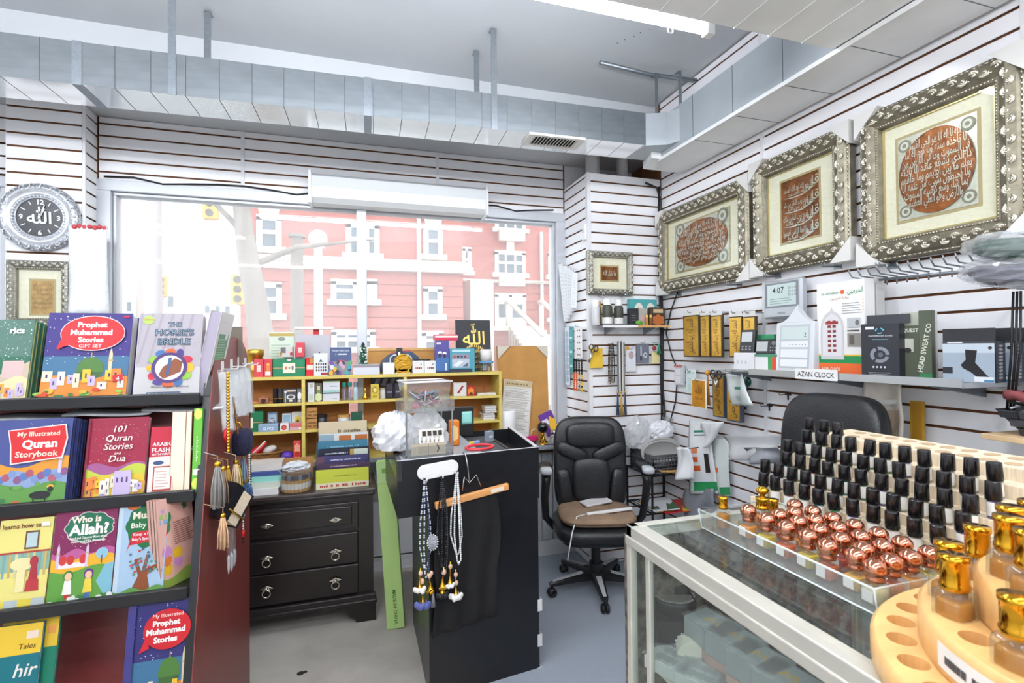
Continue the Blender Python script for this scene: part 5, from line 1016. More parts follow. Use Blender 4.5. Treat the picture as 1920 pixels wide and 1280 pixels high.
# ------------------------------------------------------------------ goods on the counter
org = thing('acrylic_organiser', 'two-tier clear acrylic tray stand on the counter', 'organiser', (at(802, 858, 'z', CT-.008).x,2.50,CT-.009), (0,0,CRZ))
def tray(mb, w_, d_, z, h, m=m_acryl, t=.003):
    mb.box((-w_/2,-d_/2,z), (w_/2,d_/2,z+t), m)
    for s_ in (-1, 1): mb.box((s_*w_/2-t,-d_/2,z), (s_*w_/2+t,d_/2,z+h), m); mb.box((-w_/2,s_*d_/2-t,z), (w_/2,s_*d_/2+t,z+h), m)
    return mb
zt = at(800, 768, 'y', 2.43).z-CT
tray(MB(), .225, .17, .0, .055).obj('lower_tray', org); tray(MB(), .235, .18, zt, .055).obj('upper_tray', org)
for x in (-.11, .11):
    for y in (-.085, .085): MB().cyl((x,y,.01), .004, zt, m_wire, 8).obj('post', org)
o0 = org.location
bn = thing('clear_bin', 'clear lidded bin of hair clips on the upper acrylic tray', 'bin', (o0.x+.002,o0.y+.02,CT-.009+zt+.004), (0,0,CRZ)); mb = MB()
hb = at(800, 712, 'y', 2.5).z-CT-zt
mb.add([(-.09,-.07,0),(.09,-.07,0),(.09,.07,0),(-.09,.07,0),(-.11,-.085,hb),(.11,-.085,hb),(.11,.085,hb),(-.11,.085,hb)], [(3,2,1,0),(0,1,5,4),(1,2,6,5),(2,3,7,6),(3,0,4,7)], m_acryl); mb.obj('bin', bn); MB().tube([(-.112,-.087,hb),(.112,-.087,hb),(.112,.087,hb),(-.112,.087,hb)], .005, m_wpl, 6, True).obj('rim', bn)
mb = MB(); cc = ['#3a3040','#c8476a','#8a8f98','#4f4a58','#d9d9de','#6a93a8']
for i in range(26): mb.tube([(random.uniform(-.08,.08), random.uniform(-.06,.06), random.uniform(.01,.09)) for _ in range(3)], .003, ink(cc[i % 6], .3), 5)
mb.sph((-.06,-.055,.02), .016, ink('#c8476a'), 8); mb.obj('clips', bn)
m_film = glassy('thin_plastic_film', '#f4f6f8', 1.4, .6)
def bag(name, label, c, r, seed, m=None, amp=.2): t = thing(name, label, 'bag', c); mb = MB(); crumple(mb, (0,0,0), r, m or m_film, seed, amp=amp, flat=1); mb.obj('film', t); return t
b_ = bag('plastic_bag', 'crumpled white plastic bag at the left of the acrylic stand', (o0.x-.13,2.60,CT+.075), (.11,.1,.115), 3, mat('white_poly_bag', '#e3e4e8', .35, var=.06, scale=20))
b_ = bag('plastic_bag', 'clear crinkled bag of goods in the lower acrylic tray', (o0.x+.01,o0.y+.02,CT+.08), (.10,.07,.12), 5, None)
t = thing('ring_display', 'white ring display strip with four dark stones in the lower tray', 'display', (o0.x+.02,o0.y-.06,CT+.055), (R(-12),0,CRZ)); MB().box((-.055,0,0), (.065,.012,.065), ink('#e9e4da')).obj('card', t)
for k in range(4): MB().box((-.04+.026*k,-.006,.034), (-.023+.026*k,0,.056), ink('#2c2622', .3)).obj('stone', t)
mb = MB(); [mb.tube([(-.045+.02*k,-.004,.004),(-.042+.02*k,-.004,.028)], .003, m_silver) for k in range(5)]; mb.obj('ring_shanks', t)
t = thing('card_sleeve', 'tan printed card in front of the lower acrylic tray', 'card', (o0.x-.075,o0.y-.092,CT-.005), (0,0,CRZ)); MB().box((0,0,.008), (.165,.004,.062), ink('#b7a892', .6)).obj('card', t); P = Print(.165, .054); P.rect(.48,0,.49,1,'#5a5048'); P.pg([(.72,.2),(.76,.2),(.82,.5),(.76,.85),(.72,.85),(.77,.5)], '#3a342e'); P.put('card_print', t, (0,-.0003,.008), (R(90),0,0))
for k, (u, v, c, lb) in enumerate(((742,822,'#d98a2a','orange foil pack under the white plastic bag'), (744,832,'#5b3a7a','small purple pack at the counter\'s left edge'), (852,800,'#e07a1f','orange carton behind the acrylic stand'))):
    q = at(u, v, 'y', 2.55+.1*(k == 2)); carton('foil_pack', lb, 'pack', u-8, u+10, v-12, CT-.009, 2.56+.1*(k == 2), .05, c, lambda P: P.blob(.5,.5,.3,.25,'#e9c58a',5,.3), bevel=.006)
# monitor with note, paper bundle
mn = thing('monitor', 'black flat panel with a teal sticky note behind the acrylic stand', 'monitor', (at(845, 820, 'y', 2.98).x,2.98,CT-.05)); wm = at(889, 800, 'y', 2.98).x-at(800, 800, 'y', 2.98).x; hm = at(850, 763, 'y', 2.98).z-CT+.05
MB().box((-wm/2-.02,0,.03), (wm/2,.02,hm), mat('monitor_black', '#131416', .45)).obj('panel', mn, bevel=.006); MB().box((-.08,-.03,0), (.08,.08,.012), m_cb).box((-.02,.0,.01), (.02,.02,.05), m_cb).obj('foot', mn)
t = thing('sticky_note', 'teal sticky note on the black panel', 'note', (at(866, 770, 'y', 2.97).x,2.976,at(866, 783, 'y', 2.97).z)); MB().grid(lambda a_, b_: (.062*a_, -.004*math.sin(a_*2+b_*2), -.04+.075*b_), 5, 5, ink('#8fcfc8', .7)).obj('paper', t, solid=.0012)
t = thing('paper_bundle', 'red striped paper and brown envelopes behind the plastic bag', 'paper', (at(722, 800, 'y', 2.92).x,2.92,CT-.01)); MB().box((0,0,0), (.05,.02,.10), ink('#cf5a50')).box((.02,-.01,0), (.14,.01,.09), ink('#b5854c', .8)).obj('envelope', t); MB().add([(0,.02,.09),(.16,.02,.09),(.14,.0,.135),(.04,-.01,.13)], [(0,1,2,3)], ink('#d9d4c6')).obj('sheet', t, solid=.002)
t = thing('bangle', 'red oval plastic bangle ring on the counter', 'bangle', (at(908, 846, 'z', CT).x,2.52,CT+.004), (R(8),0,CRZ)); MB().tube([(.072*math.cos(k*.314), .035*math.sin(k*.314), 0) for k in range(20)], .0075, ink('#d2343c', .3), 8, True).obj('ring', t)
t = thing('marker', 'yellow highlighter with blue tip lying on the counter', 'pen', (at(870, 818, 'z', CT).x,2.80,CT-.03), (0,R(-4),R(12))); MB().cyl((-.06,0,0), .011, .10, ink('#e2bd2e'), 10, 'x').obj('barrel', t); MB().cyl((.04,0,0), .011, .035, ink('#7a93c4'), 10, 'x').obj('cap', t)
t = thing('eraser', 'small cream eraser block on the dark counter mat', 'eraser', (at(866, 823, 'z', CT).x,2.70,CT-.04)); MB().box((0,0,0), (.05,.03,.015), ink('#e0d3bd')).obj('block', t, bevel=.003)
t = thing('scissors', 'scissors with dark handles lying on the counter mat', 'scissors', (at(872, 845, 'z', CT-.03).x,2.54,CT-.034), (0,0,R(15))); MB().tube([(-.09,0,0),(.05,.012,0)], .004, m_silver).tube([(-.09,.012,0),(.05,-.002,0)], .004, m_silver).obj('blades', t); mb = MB(); [mb.tube([(.07+.02*math.cos(k*.63), s_*.02+.013*math.sin(k*.63), 0) for k in range(10)], .004, ink('#6a2a2a'), 6, True) for s_ in (-1, 1)]; mb.obj('handles', t)
carton('note_box', 'small slate box tipped at the back of the counter tray', 'box', 915, 930, 809, CT-.04, 2.86, .03, '#8a93a0', lambda P: P.rect(.2,.4,.8,.6,'#c9d0d8'), yaw=30)

# ================================================================== DRESSER TOP GOODS
DT = .7785
rk = thing('brochure_rack', 'stepped clear acrylic rack of booklets on the dresser', 'rack'); x0r, x1r = at(591, 905, 'y', 3.23).x, at(694, 905, 'y', 3.23).x
for x in (x0r-.004, x1r+.001): MB().prism([(3.215,DT),(3.56,DT),(3.56,DT+.33),(3.5,DT+.31),(3.40,DT+.20),(3.30,DT+.11),(3.215,DT+.05)], .003, m_acryl, 'x', x).obj('side_panel', rk)
BKS = [('yellow-green booklet with red cover strip at the front of the rack', 879, '#c9d044', lambda P: (P.rect(0,0,1,.32,'#e6dfc0'), [P.marks(.2+.3*k,.1,.2,'#b8342a',.25) for k in range(3)], P.marks(.55,.62,.1,'#8a8f2a',.4))),
       ('dark plum booklet in the second slot of the rack', 868, '#4a3550', lambda P: P.marks(.5,.86,.07,'#c9bccf',.5)), ('violet booklet in the third slot of the rack', 854, '#43406e', lambda P: (P.rect(0,.6,.14,1,'#6a4a5a'), P.marks(.55,.84,.08,'#d6d2e6',.6))),
       ('navy booklet with green lettered edge in the fourth slot', 840, '#1f2336', lambda P: (P.marks(.35,.84,.06,'#cfd2dc',.45), P.rect(.62,.78,.7,.96,'#b59a4a'), P.rect(.7,.78,.98,.96,'#cfd8ca'))), ('teal booklet in the fifth slot of the rack', 826, '#3d7a94', lambda P: P.marks(.5,.84,.05,'#9fc6d6',.6)),
       ('white and orange booklet in the sixth slot of the rack', 812, '#d5d6d2', lambda P: (P.rect(.4,.8,.65,.95,'#b56a2e'), P.rect(.72,.8,.98,.95,'#b56a2e'), P.rect(.0,.75,.3,.98,'#8fa8b5'))), ('beige booklet at the back of the rack', 790, '#cfc0a0', lambda P: (P.marks(.62,.8,.08,'#6a5f4a',.45),))]
for k, (lb, v, c, pf) in enumerate(BKS):
    Yk = 3.225+.047*k; x0 = x0r+.004+.006*(k % 2); w_ = x1r-x0r-.012; h = at(640, v, 'y', Yk).z-DT-.002; t = thing('booklet', lb, 'booklet', (x0,Yk,DT+.001), (R(-2),0,0)); bookbody(t, w_, h, .02, c)
    P = Print(w_, h); P.rect(0,0,1,1,c); pf(P); P.put('cover_print', t, (0,0,0), (R(90),0,0))
for k, (u0, u1, v, c, lb) in enumerate(((660,676,797,'#d9c9a0','narrow cream pack tucked behind the rack booklets'), (677,690,800,'#8a93a5','narrow slate pack tucked at the right of the rack'), (600,630,807,'#9db4bf','pale blue packet at the back left of the rack'))):
    carton('packet', lb, 'packet', u0, u1, v, DT+.002, 3.20+.047*7+.02, .01, c, lambda P: P.lines(.2,.8,.7,.95,3,'#8a8a80'))
tb = thing('round_tub', 'clear round tub of small perfume roll-ons on the dresser', 'tub', (at(555, 915, 'y', 3.26).x,3.27,DT)); MB().lathe([(.085,0),(.09,.004),(.092,.12),(.095,.122)], m_acryl, n=28).obj('wall', tb); MB().tube([(.094*math.cos(k*.262), .094*math.sin(k*.262), .122) for k in range(24)], .003, m_acryl, 6, True).obj('rim', tb)
for k in range(11):
    a = math.pi*1.08+k*.29; x, y = .07*math.cos(a), .07*math.sin(a); t = thing('roll_on_vial', 'amber roll-on vial with white label in the round tub, %s from the left' % ORD[k], 'bottle', tb.location+Vector((x,y,.004)), group='vials in the round tub')
    MB().cyl((0,0,0), .0115, .068, mat('amber_oil', '#c99a5a', .15), 12).obj('bottle', t); MB().cyl((0,0,.07), .0115, .024, ink('#4a4a50' if k % 3 else '#8a93a5', .25), 12).obj('cap', t); MB().lathe([(.0119,.018),(.0119,.05)], ink('#e6e2da'), n=12).obj('paper_label', t)
bag('zip_bag', 'clear zip bag lying in the round tub', tb.location+Vector((.0,.01,.135)), (.075,.06,.03), 9, mat('frosted_poly', '#d5d8dc', .3), .3)
zz = DT
for k, (h, c, lb) in enumerate(((.035,'#e4e2e0','white paper block at the bottom of the left stack'), (.03,'#c9cfc2','pale green and pink notebook in the left stack'), (.028,'#8fcfc4','mint notebook in the left dresser stack'), (.024,'#3f4f8a','navy notebook in the left dresser stack'), (.04,'#d8d3cb','cream paper box on top of the left stack'))):
    x1 = at(526 if k else 523, 900, 'y', 3.24).x; t = thing('notebook', lb, 'notebook', (x1-.22,3.215+.022*k,zz)); MB().box((0,0,.0015), (.218,.16,h-.0015), m_pagew if k else ink('#e8e6e4', .7)).obj('pages', t); MB().box((-.001,-.001,0), (.22,.161,.0015), ink(c)).box((-.001,-.001,h-.0015), (.22,.161,h), ink(c)).box((-.001,-.0015,0), (.22,0,h), ink(c)).obj('cover', t); zz += h+.0005
t = thing('cardboard_flap', 'open brown cardboard flap behind the paper stack', 'cardboard', (at(470, 870, 'y', 3.44).x,3.44,DT)); wF = at(588, 870, 'y', 3.44).x-at(470, 870, 'y', 3.44).x; MB().add([(0,0,0),(wF,0,0),(wF,0,at(588,855,'y',3.44).z-DT),(0,0,at(470,862,'y',3.44).z-DT)], [(0,1,2,3)], mat('cardboard', '#b5834f', .85, var=.08, scale=20)).obj('flap', t, solid=.004)

# ================================================================== LEDGE GOODS ON THE RIGHT
LZ = .868
p = at(956, 828, 'y', 3.55); t = thing('air_purifier', 'white cylindrical air purifier beside the yellow shelf', 'purifier', (at(956, 800, 'y', 3.62).x,3.68,LZ)); ht = at(956, 770, 'y', 3.62).z-LZ
MB().lathe([(.058,0),(.066,.008),(.066,ht-.012),(.058,ht),(.045,ht),(.04,ht-.006),(.0001,ht-.006)], m_wpl, n=28).obj('shell', t); MB().cyl((0,0,ht-.006), .036, .003, ink('#2b2c2f'), 24).obj('grille', t); MB().tube([(.06,-.02,.02),(.10,-.06,.01),(.16,-.05,.01)], .004, m_wpl).obj('power_cord', t)
def cal(P):
    P.rect(0,0,1,1,'#ddd9d2'); P.rect(.02,.9,.98,.99,'#c9b48a'); P.marks(.5,.93,.035,'#5a4a2a',.8)
    for j in range(5):
        P.rect(.05,.06+.165*j,.95,.205+.165*j,'#e8e5df'); P.lines(.07,.93,.07+.165*j,.19+.165*j,7,'#9a948c',.45); P.rect(.05,.205+.165*j,.95,.209+.165*j,'#6a645c')
t = thing('wall_calendar', 'large printed timetable sheet leaning beside the yellow shelf', 'calendar', (at(937, 850, 'y', 3.70).x,3.715,LZ), (R(-4),R(7),R(6))); wc, hc = .24, .50
P = Print(wc, hc, rough=.6); MB().box((0,0,0), (wc,.003,hc), ink('#dedad4', .6)).obj('sheet', t); cal(P); P.put('sheet_print', t, (0,0,0), (R(90),0,0))
t = thing('egg_cup', 'black globe cup on a gold sculpted stem on the ledge', 'ornament', (at(1019, 826, 'y', 3.66).x,3.67,LZ)); MB().lathe([(.0001,.085),(.02,.088),(.038,.105),(.042,.125),(.038,.148),(.028,.158),(.024,.155),(.03,.14),(.0001,.11)], mat('gloss_black_ceramic', '#121315', .15), n=24).obj('cup', t); mb = MB(); mb.lathe([(.036,0),(.034,.008),(.012,.016),(.009,.05),(.013,.07),(.008,.088)], m_gold, n=16); [mb.tube([(.03*math.cos(k*2.1), .03*math.sin(k*2.1), .008),(.014*math.cos(k*2.1+.6), .014*math.sin(k*2.1+.6), .045),(.006,0,.08)], .006, m_gold) for k in range(3)]; mb.obj('stem', t)
t = thing('flashlight', 'black hand torch lying on the ledge', 'torch', (at(985, 818, 'y', 3.64).x,3.645,LZ+.018), (0,0,R(4))); MB().lathe([(.018,-.045),(.018,-.02),(.012,-.012),(.012,.06),(.014,.064),(.014,.085)], ink('#191a1c', .3), n=14, axis='x').obj('body', t); MB().lathe([(.0185,-.016),(.0185,-.008)], m_gold, n=14, axis='x').obj('gold_ring', t)
t = thing('hair_tool', 'bright pink hair tool lying behind the torch', 'tool', (at(992, 803, 'y', 3.74).x,3.75,LZ+.03), (0,R(-4),R(5))); MB().sq((0,0,0), (.075,.02,.022), ink('#c9266a', .3)).obj('body', t); MB().tube([(.02,0,.02),(.03,0,.06),(.06,0,.07),(.075,0,.05)], .004, ink('#e6d9cf')).obj('cord_loop', t)
carton('toy_box', 'purple and yellow toy box tipped on the ledge by the column', 'box', 1027, 1052, 775, LZ+.03, 3.76, .03, '#6a3a9a', lambda P: (P.blob(.7,.4,.25,.3,'#e6b83a',6,.3), P.rect(.06,.5,.5,.75,'#e9e2f2')), yaw=-12).rotation_euler = (0, R(-24), R(-8))
t = thing('glass_jar', 'clear glass jar on the ledge behind the gold-stemmed cup', 'jar', (at(1042, 815, 'y', 3.70).x,3.72,LZ)); MB().lathe([(.036,0),(.038,.006),(.038,.07),(.034,.075)], m_acryl, n=18).obj('jar', t); MB().lathe([(.039,.076),(.039,.09),(.0001,.091)], m_silver, n=18).obj('lid', t)
t = thing('charger_dock', 'pale grey plastic dock on the ledge next to the chair', 'dock', (at(1046, 826, 'y', 3.64).x,3.65,LZ)); MB().sq((0,0,.022), (.04,.03,.022), ink('#b9bcc0', .4), .3, .3).obj('body', t); MB().tube([(.0,-.03,.01),(-.04,-.045,.003),(-.12,-.04,.004)], .0025, m_cable).obj('cable', t)
# ================================================================== OFFICE CHAIRS
m_lea = mat('black_leather', '#1b1c1f', .36, var=.2, scale=12, bump=.25, bscale=130)
m_cpl = mat('black_chair_plastic', '#17181a', .4)
m_capg = mat('grey_arm_cap', '#b9bcc0', .35)
m_cush = mat('brown_suede', '#8f7660', .85, var=.18, scale=14, bump=.2, bscale=60)
def office_chair(label, loc, rz, full=True):
    t = thing('office_chair', label, 'chair', loc, (0,0,R(rz)))
    sb = MB(); sb.sq((0,-.01,.425), (.285,.27,.055), m_lea, .55, .5, 28, 12); sb.obj('seat', t)
    MB().sq((0,.0,.375), (.24,.23,.03), m_cpl, .4, .4).obj('seat_pan', t)
    MB().sq((0,0,0), (.255,.05,.335), m_lea, .45, .55, 32, 18, .03).obj('backrest', t, (0,.235,.77), (R(-4),0,0))
    MB().sq((0,0,0), (.17,.04,.085), m_lea, .5, .6, 24, 12, .015).obj('head_pillow', t, (0,.19,.985), (R(-4),0,0))
    MB().sq((0,0,0), (.13,.04,.15), m_lea, .5, .6, 24, 14, .01).obj('lumbar_pillow', t, (0,.17,.68), (R(-4),0,0))
    for s_ in (-1, 1):
        MB().sq((0,0,0), (.055,.045,.13), m_lea, .5, .6, 18, 12).obj('side_bolster', t, (s_*.185,.178,.625), (R(-4),R(s_*6),0))
        MB().sq((0,0,0), (.12,.035,.05), m_lea, .6, .6, 18, 10).obj('shoulder_bolster', t, (s_*.125,.182,.865), (R(-4),R(s_*-24),0))
        arm = MB(); arm.tube([(s_*.27,.06,.39),(s_*.325,.05,.46),(s_*.335,.0,.60),(s_*.33,-.06,.72),(s_*.325,-.04,.775)], [.022,.024,.026,.028,.03], m_cpl, 10); arm.obj('arm_post', t)
        MB().sq((s_*.325,.01,.795), (.045,.135,.024), m_cpl, .6, .6, 20, 10).obj('arm_pad', t); MB().sq((s_*.328,-.085,.80), (.04,.05,.024), m_capg, .7, .6, 16, 8).obj('arm_cap', t)
    MB().cyl((0,0,.10), .03, .27, m_cpl, 16).cyl((0,0,.09), .045, .09, m_cpl, 16).obj('gas_column', t)
    for k in range(5):
        a = R(k*72+ (198 if full else 30)); d = Vector((math.cos(a), math.sin(a), 0)); n_ = Vector((-d.y, d.x, 0)); vs = []
        for r_, w_, z0, z1 in ((.03,.036,.075,.125),(.16,.030,.078,.118),(.30,.022,.072,.098),(.33,.014,.072,.092)):
            for sx, z in ((-1,z0),(1,z0),(1,z1-.008),(.6,z1),(-.6,z1),(-1,z1-.008)): vs.append(d*r_+n_*(sx*w_)+Vector((0,0,z)))
        fs = [(q*6+i, q*6+(i+1) % 6, (q+1)*6+(i+1) % 6, (q+1)*6+i) for q in range(3) for i in range(6)]+[(5,4,3,2,1,0),(18,19,20,21,22,23)]
        lg = MB().add(vs, fs, m_cpl).obj('base_leg', t); MB().add([d*r_+n_*(s_*w_)+Vector((0,0,z)) for r_, w_, z in ((.10,.018,.1265),(.31,.010,.0985)) for s_ in (-1,1)], [(0,1,3,2)], m_capg).obj('leg_cap', lg, solid=.003)
        c = d*.315; cs = MB().cyl((c.x-n_.x*.026, c.y-n_.y*.026, .028), .028, .02, m_cpl, 14) if False else MB()
        for s_ in (-1, 1):
            q = MB(); q.T = Matrix.Translation(c+n_*(s_*.014)+Vector((0,0,.029))) @ Matrix.Rotation(math.atan2(n_.y, n_.x), 4, 'Z'); q.lathe([(.018,-.011),(.028,-.006),(.028,.006),(.018,.011)], m_cpl, n=16, axis='x'); q.obj('caster_wheel', t)
        MB().cyl((c.x,c.y,.05), .012, .035, m_cpl, 10).obj('caster_stem', t)
    return t
ch = office_chair('black leather office chair with brown cushion by the window corner', (1.55,3.10,.004), -17)
def on_chair(p): return ch.location+Matrix.Rotation(R(-17), 4, 'Z') @ Vector(p)
t = thing('seat_cushion', 'tufted brown cushion on the leather office chair', 'cushion', on_chair((0,-.02,.475)), (0,0,R(-17)))
mb = MB(); mb.sq((0,0,.028), (.245,.225,.036), m_cush, .6, .55, 36, 14)
for i, v in enumerate(mb.v):
    if v.z > .03:
        dp = sum(math.exp(-((v.x-x)**2+(v.y-y)**2)/.0016) for x in (-.09,.09) for y in (-.08,.08)); v.z -= .02*dp
mb.obj('cushion', t); MB().tube([(.245*math.copysign(abs(math.cos(k*.2094))**.55, math.cos(k*.2094)), .225*math.copysign(abs(math.sin(k*.2094))**.55, math.sin(k*.2094)), .028) for k in range(30)], .005, ink('#5f4c3c', .8), 6, True).obj('piping', t)
for x in (-.09, .09):
    for y in (-.08, .08): MB().sph((x,y,.047), .008, m_cush, 8).obj('tuft_button', t)
t = thing('power_strip', 'white bar lying across the brown chair cushion', 'bar', on_chair((.06,-.11,.535)), (0,R(-2),R(-4))); MB().box((-.14,-.012,0), (.17,.012,.016), m_wpl).obj('bar', t, bevel=.004); MB().tube([(-.14,0,.008),(-.22,-.03,.01),(-.28,-.1,-.06),(-.33,-.14,-.2)], .004, m_wpl).obj('cord', t)
t = thing('paper_packet', 'small white packet lying at the back of the chair cushion', 'packet', on_chair((.02,.09,.54)), (R(4),R(-3),R(6))); MB().box((-.10,-.05,0), (.10,.05,.014), ink('#d9d6d6', .6)).obj('packet', t, bevel=.005)
ch2 = office_chair('tall black vinyl office chair behind the perfume rack', (1.80,1.70,.004), -84, False)
for c in list(ch2.children):
    k = c.name.split('.')[0]
    if k in ('head_pillow','lumbar_pillow','side_bolster','shoulder_bolster'): bpy.data.objects.remove(c)
    elif k == 'backrest': c.location.z += .275; c.scale = (.9,1.5,1)
MB().box((-.06,.22,.36), (.06,.27,.80), m_cpl).obj('back_bracket', ch2)

# ================================================================== RACK IN THE CORNER
m_bw = mat('black_wire_metal', '#1f2023', .45, .3); SX, SY = 1.965, 3.07
rk2 = thing('metal_rack', 'small black metal rack in the corner beside the chair', 'rack', (SX,SY,0))
for x in (0, .31):
    for y in (0, .33): MB().cyl((x,y,.004), .008, .72, m_bw, 8).obj('leg', rk2)
for z in (.46, .715):
    mb = MB(); mb.tube([(0,0,z),(.31,0,z),(.31,.33,z),(0,.33,z)], .007, m_bw, 6, True); [mb.tube([(.03+.028*k,0,z),(.03+.028*k,.33,z)], .003, m_bw, 5) for k in range(10)]; mb.obj('wire_shelf', rk2)
bk2 = thing('plastic_basket', 'black perforated plastic basket on the corner rack', 'basket', (SX+.01,SY+.0,.722)); m_bp = mat('charcoal_plastic', '#3a3c41', .5, var=.3, scale=160)
mb = MB(); hB = .125
for a, b in (((0,0),(.29,0)), ((.29,0),(.29,.29)), ((.29,.29),(0,.29)), ((0,.29),(0,0))):
    a, b = Vector(a+(0,)), Vector(b+(0,))
    for k in range(5): z = .012+.024*k; mb.tube([a+Vector((0,0,z)), b+Vector((0,0,z))], .0065, m_bp, 5)
    for k in range(13): p = a.lerp(b, k/12); mb.tube([p, p+Vector((0,0,hB))], .0055, m_bp, 5)
mb.obj('lattice', bk2); MB().box((0,0,0), (.29,.29,.006), m_bp).obj('bottom', bk2); MB().tube([(0,0,hB),(.29,0,hB),(.29,.29,hB),(0,.29,hB)], .009, m_bp, 6, True).obj('rim', bk2)
t = thing('serving_platter', 'grey-white oval platter standing on edge in the black basket', 'platter', (SX+.13,SY+.08,.855), (R(14),0,R(-10))); MB().lathe([(.0001,.012),(.11,.012),(.125,.004),(.15,-.008),(.152,-.002),(.126,.012),(.11,.018),(.0001,.018)], mat('stoneware', '#b9b8b4', .3), n=32, axis='y', sy=.62).obj('dish', t)
t = thing('serving_platter', 'second pale platter behind the front one in the basket', 'platter', (SX+.15,SY+.12,.865), (R(12),0,R(-8))); MB().lathe([(.0001,.012),(.11,.012),(.15,-.006),(.152,-.0),(.11,.018),(.0001,.018)], mat('stoneware', '#b9b8b4'), n=32, axis='y', sy=.62).obj('dish', t)
bag('plastic_bag', 'knotted white plastic bag on top of the corner rack', (SX+.19,SY+.19,.985), (.10,.08,.075), 12, mat('white_poly_bag', '#e3e4e8'))
bag('plastic_bag', 'clear plastic sheet heap at the left of the corner rack', (SX+.03,SY+.22,.95), (.10,.08,.14), 15, m_film, .25)
t = thing('bread_tray', 'round gold-rimmed tray of seeds on the corner rack', 'tray', (SX+.17,SY-.0,.735)); MB().lathe([(.0001,0),(.10,0),(.12,.016),(.115,.02),(.095,.006),(.0001,.006)], mat('honey_wood', '#c9a066', .4), n=28, sy=.35).obj('dish', t); mb = MB(); [mb.sph((.085*random.uniform(-1,1), .025*random.uniform(-1,1), .01), .006, m_gold, 6) for _ in range(40)]; o = mb.obj('seeds', t); o['kind'] = 'stuff'
for k, (c, c2, lb) in enumerate((('#e0b52a','#b8242a','yellow and red magazine on the lower wire shelf'), ('#c3282c','#e0b52a','red flyer under the yellow magazine'), ('#d9d9de','#4a6a4a','grey brochure lying on the yellow magazine'))):
    t = thing('magazine', lb, 'magazine', (SX+.02+.05*(k == 1)-.03*(k == 2),SY-.03-.02*(k == 1),.469+.008*(1-k if k < 2 else 2)), (R(6),R(5-4*k),R(8-9*k))); MB().box((0,0,0), (.27-.08*(k == 2),.2,.006), ink(c, .4)).obj('pages', t); P = Print(.27-.08*(k == 2), .2); P.rect(0,0,1,1,c); P.pg([(.5,0),(1,0),(1,.6),(.8,.4),(.7,.5)], c2); P.rect(.05,.1,.3,.35,c2); P.put('cover_print', t, (0,0,.006))
def wallgrid(name, label, cat, u0, u1, v0, v1, X, m, amp=.01, pf=None, n=(8,12), sk=(0,0), seed=1, taper=0):
    """limp sheet hung on the right wall: corner positions measured on the plane x = X"""
    a = at(u0, v0, 'x', X); b = at(u1, v0, 'x', X); c = at(u0+sk[0], v1, 'x', X); d = at(u1+sk[1], v1, 'x', X); o = Vector((X, (a.y+b.y)/2, a.z)); rnd = random.Random(seed); ph = [rnd.random()*6 for _ in range(4)]
    t = thing(name, label, cat, o)
    def f(i, j): p = a.lerp(b, i).lerp(c.lerp(d, i), j)-o; p.x -= amp*(1+math.sin(i*7+ph[0]+2*j)*.6+math.sin(j*6+ph[1])*.4)+amp*1.2*j*math.sin(i*5+ph[2]); return p
    MB().grid(f, n[0], n[1], m).obj('sheet', t, solid=.0015); return t, f
m_poly = mat('white_poly_sheet', '#e9eaec', .4, var=.04, scale=10)
def pg_on(t, f, polys, nm='print'):
    mb = MB()
    for pts, hx in polys:
        # print patch: small quad grid lying a hair in front of the sheet
        (i0, j0), (i1, j1) = pts
        mb.grid(lambda a, b: Vector(f(i0+(i1-i0)*a, j0+(j1-j0)*b))+Vector((-.0025,0,0)), 4, 4, ink(hx, .5))
    mb.obj(nm, t)['kind'] = 'stuff'
XB = 2.24
t, f = wallgrid('shopping_bag', 'white printed bag with green stripe hanging in the corner', 'bag', 1294, 1334, 787, 925, XB, m_poly, .012, sk=(3,14), seed=2)
pg_on(t, f, [(((.0,.84),(1,.96)),'#2f9a5a'), (((.3,.14),(.75,.17)),'#2f8a6a'), (((.3,.2),(.75,.215)),'#7a8a8a'), (((.2,.38),(.4,.45)),'#e08a5a'), (((.2,.5),(.4,.57)),'#d9622e'), (((.25,.62),(.45,.69)),'#d9622e'), (((.6,.46),(.78,.72)),'#2d2622'), (((.55,.06),(.8,.12)),'#9aa0a0')])
t, f = wallgrid('shopping_bag', 'second green-striped bag folded beside the first', 'bag', 1330, 1366, 822, 930, XB+.015, mat('bag_grey_green', '#cfd6d2', .45, var=.06, scale=12), .014, sk=(16,6), seed=5)
pg_on(t, f, [(((.0,.84),(1,.97)),'#2f8a52'), (((.15,.3),(.25,.36)),'#2a2a2a'), (((.35,.5),(.55,.58)),'#d9622e')])
wallgrid('white_tissue', 'white triangular sheet draped over the striped bags', 'sheet', 1323, 1366, 790, 838, XB-.03, m_poly, .02, sk=(0,-34), seed=7)
wallgrid('grey_bag', 'grey translucent bag hanging below the striped bags', 'bag', 1290, 1345, 915, 975, XB+.01, mat('grey_poly', '#8d9096', .4, var=.15, scale=12), .02, seed=8)
t = wallgrid('white_glove', 'limp white glove hanging at the rack\'s right side', 'glove', 1275, 1296, 838, 898, XB-.12, m_poly, .02, sk=(-2,6), seed=9)[0]
MB().tube([(0,0,.0),(XR-XB+.12,0,.004)], .003, m_bw).obj('peg', t)
t = wallgrid('plastic_wrap', 'clear plastic wrap lying along the wall behind the rack bottles', 'wrap', 1362, 1470, 815, 862, 2.15, m_film, .03, sk=(10,-15), seed=10)[0]
MB().tube([(-.02,0,-.01),(XR-2.15,0,.004)], .003, m_bw).obj('peg', t)
wallgrid('grey_wrap', 'dark grey crinkled wrap under the clear plastic', 'wrap', 1402, 1462, 838, 868, 2.12, mat('grey_poly', '#8d9096'), .03, sk=(5,4), seed=11)
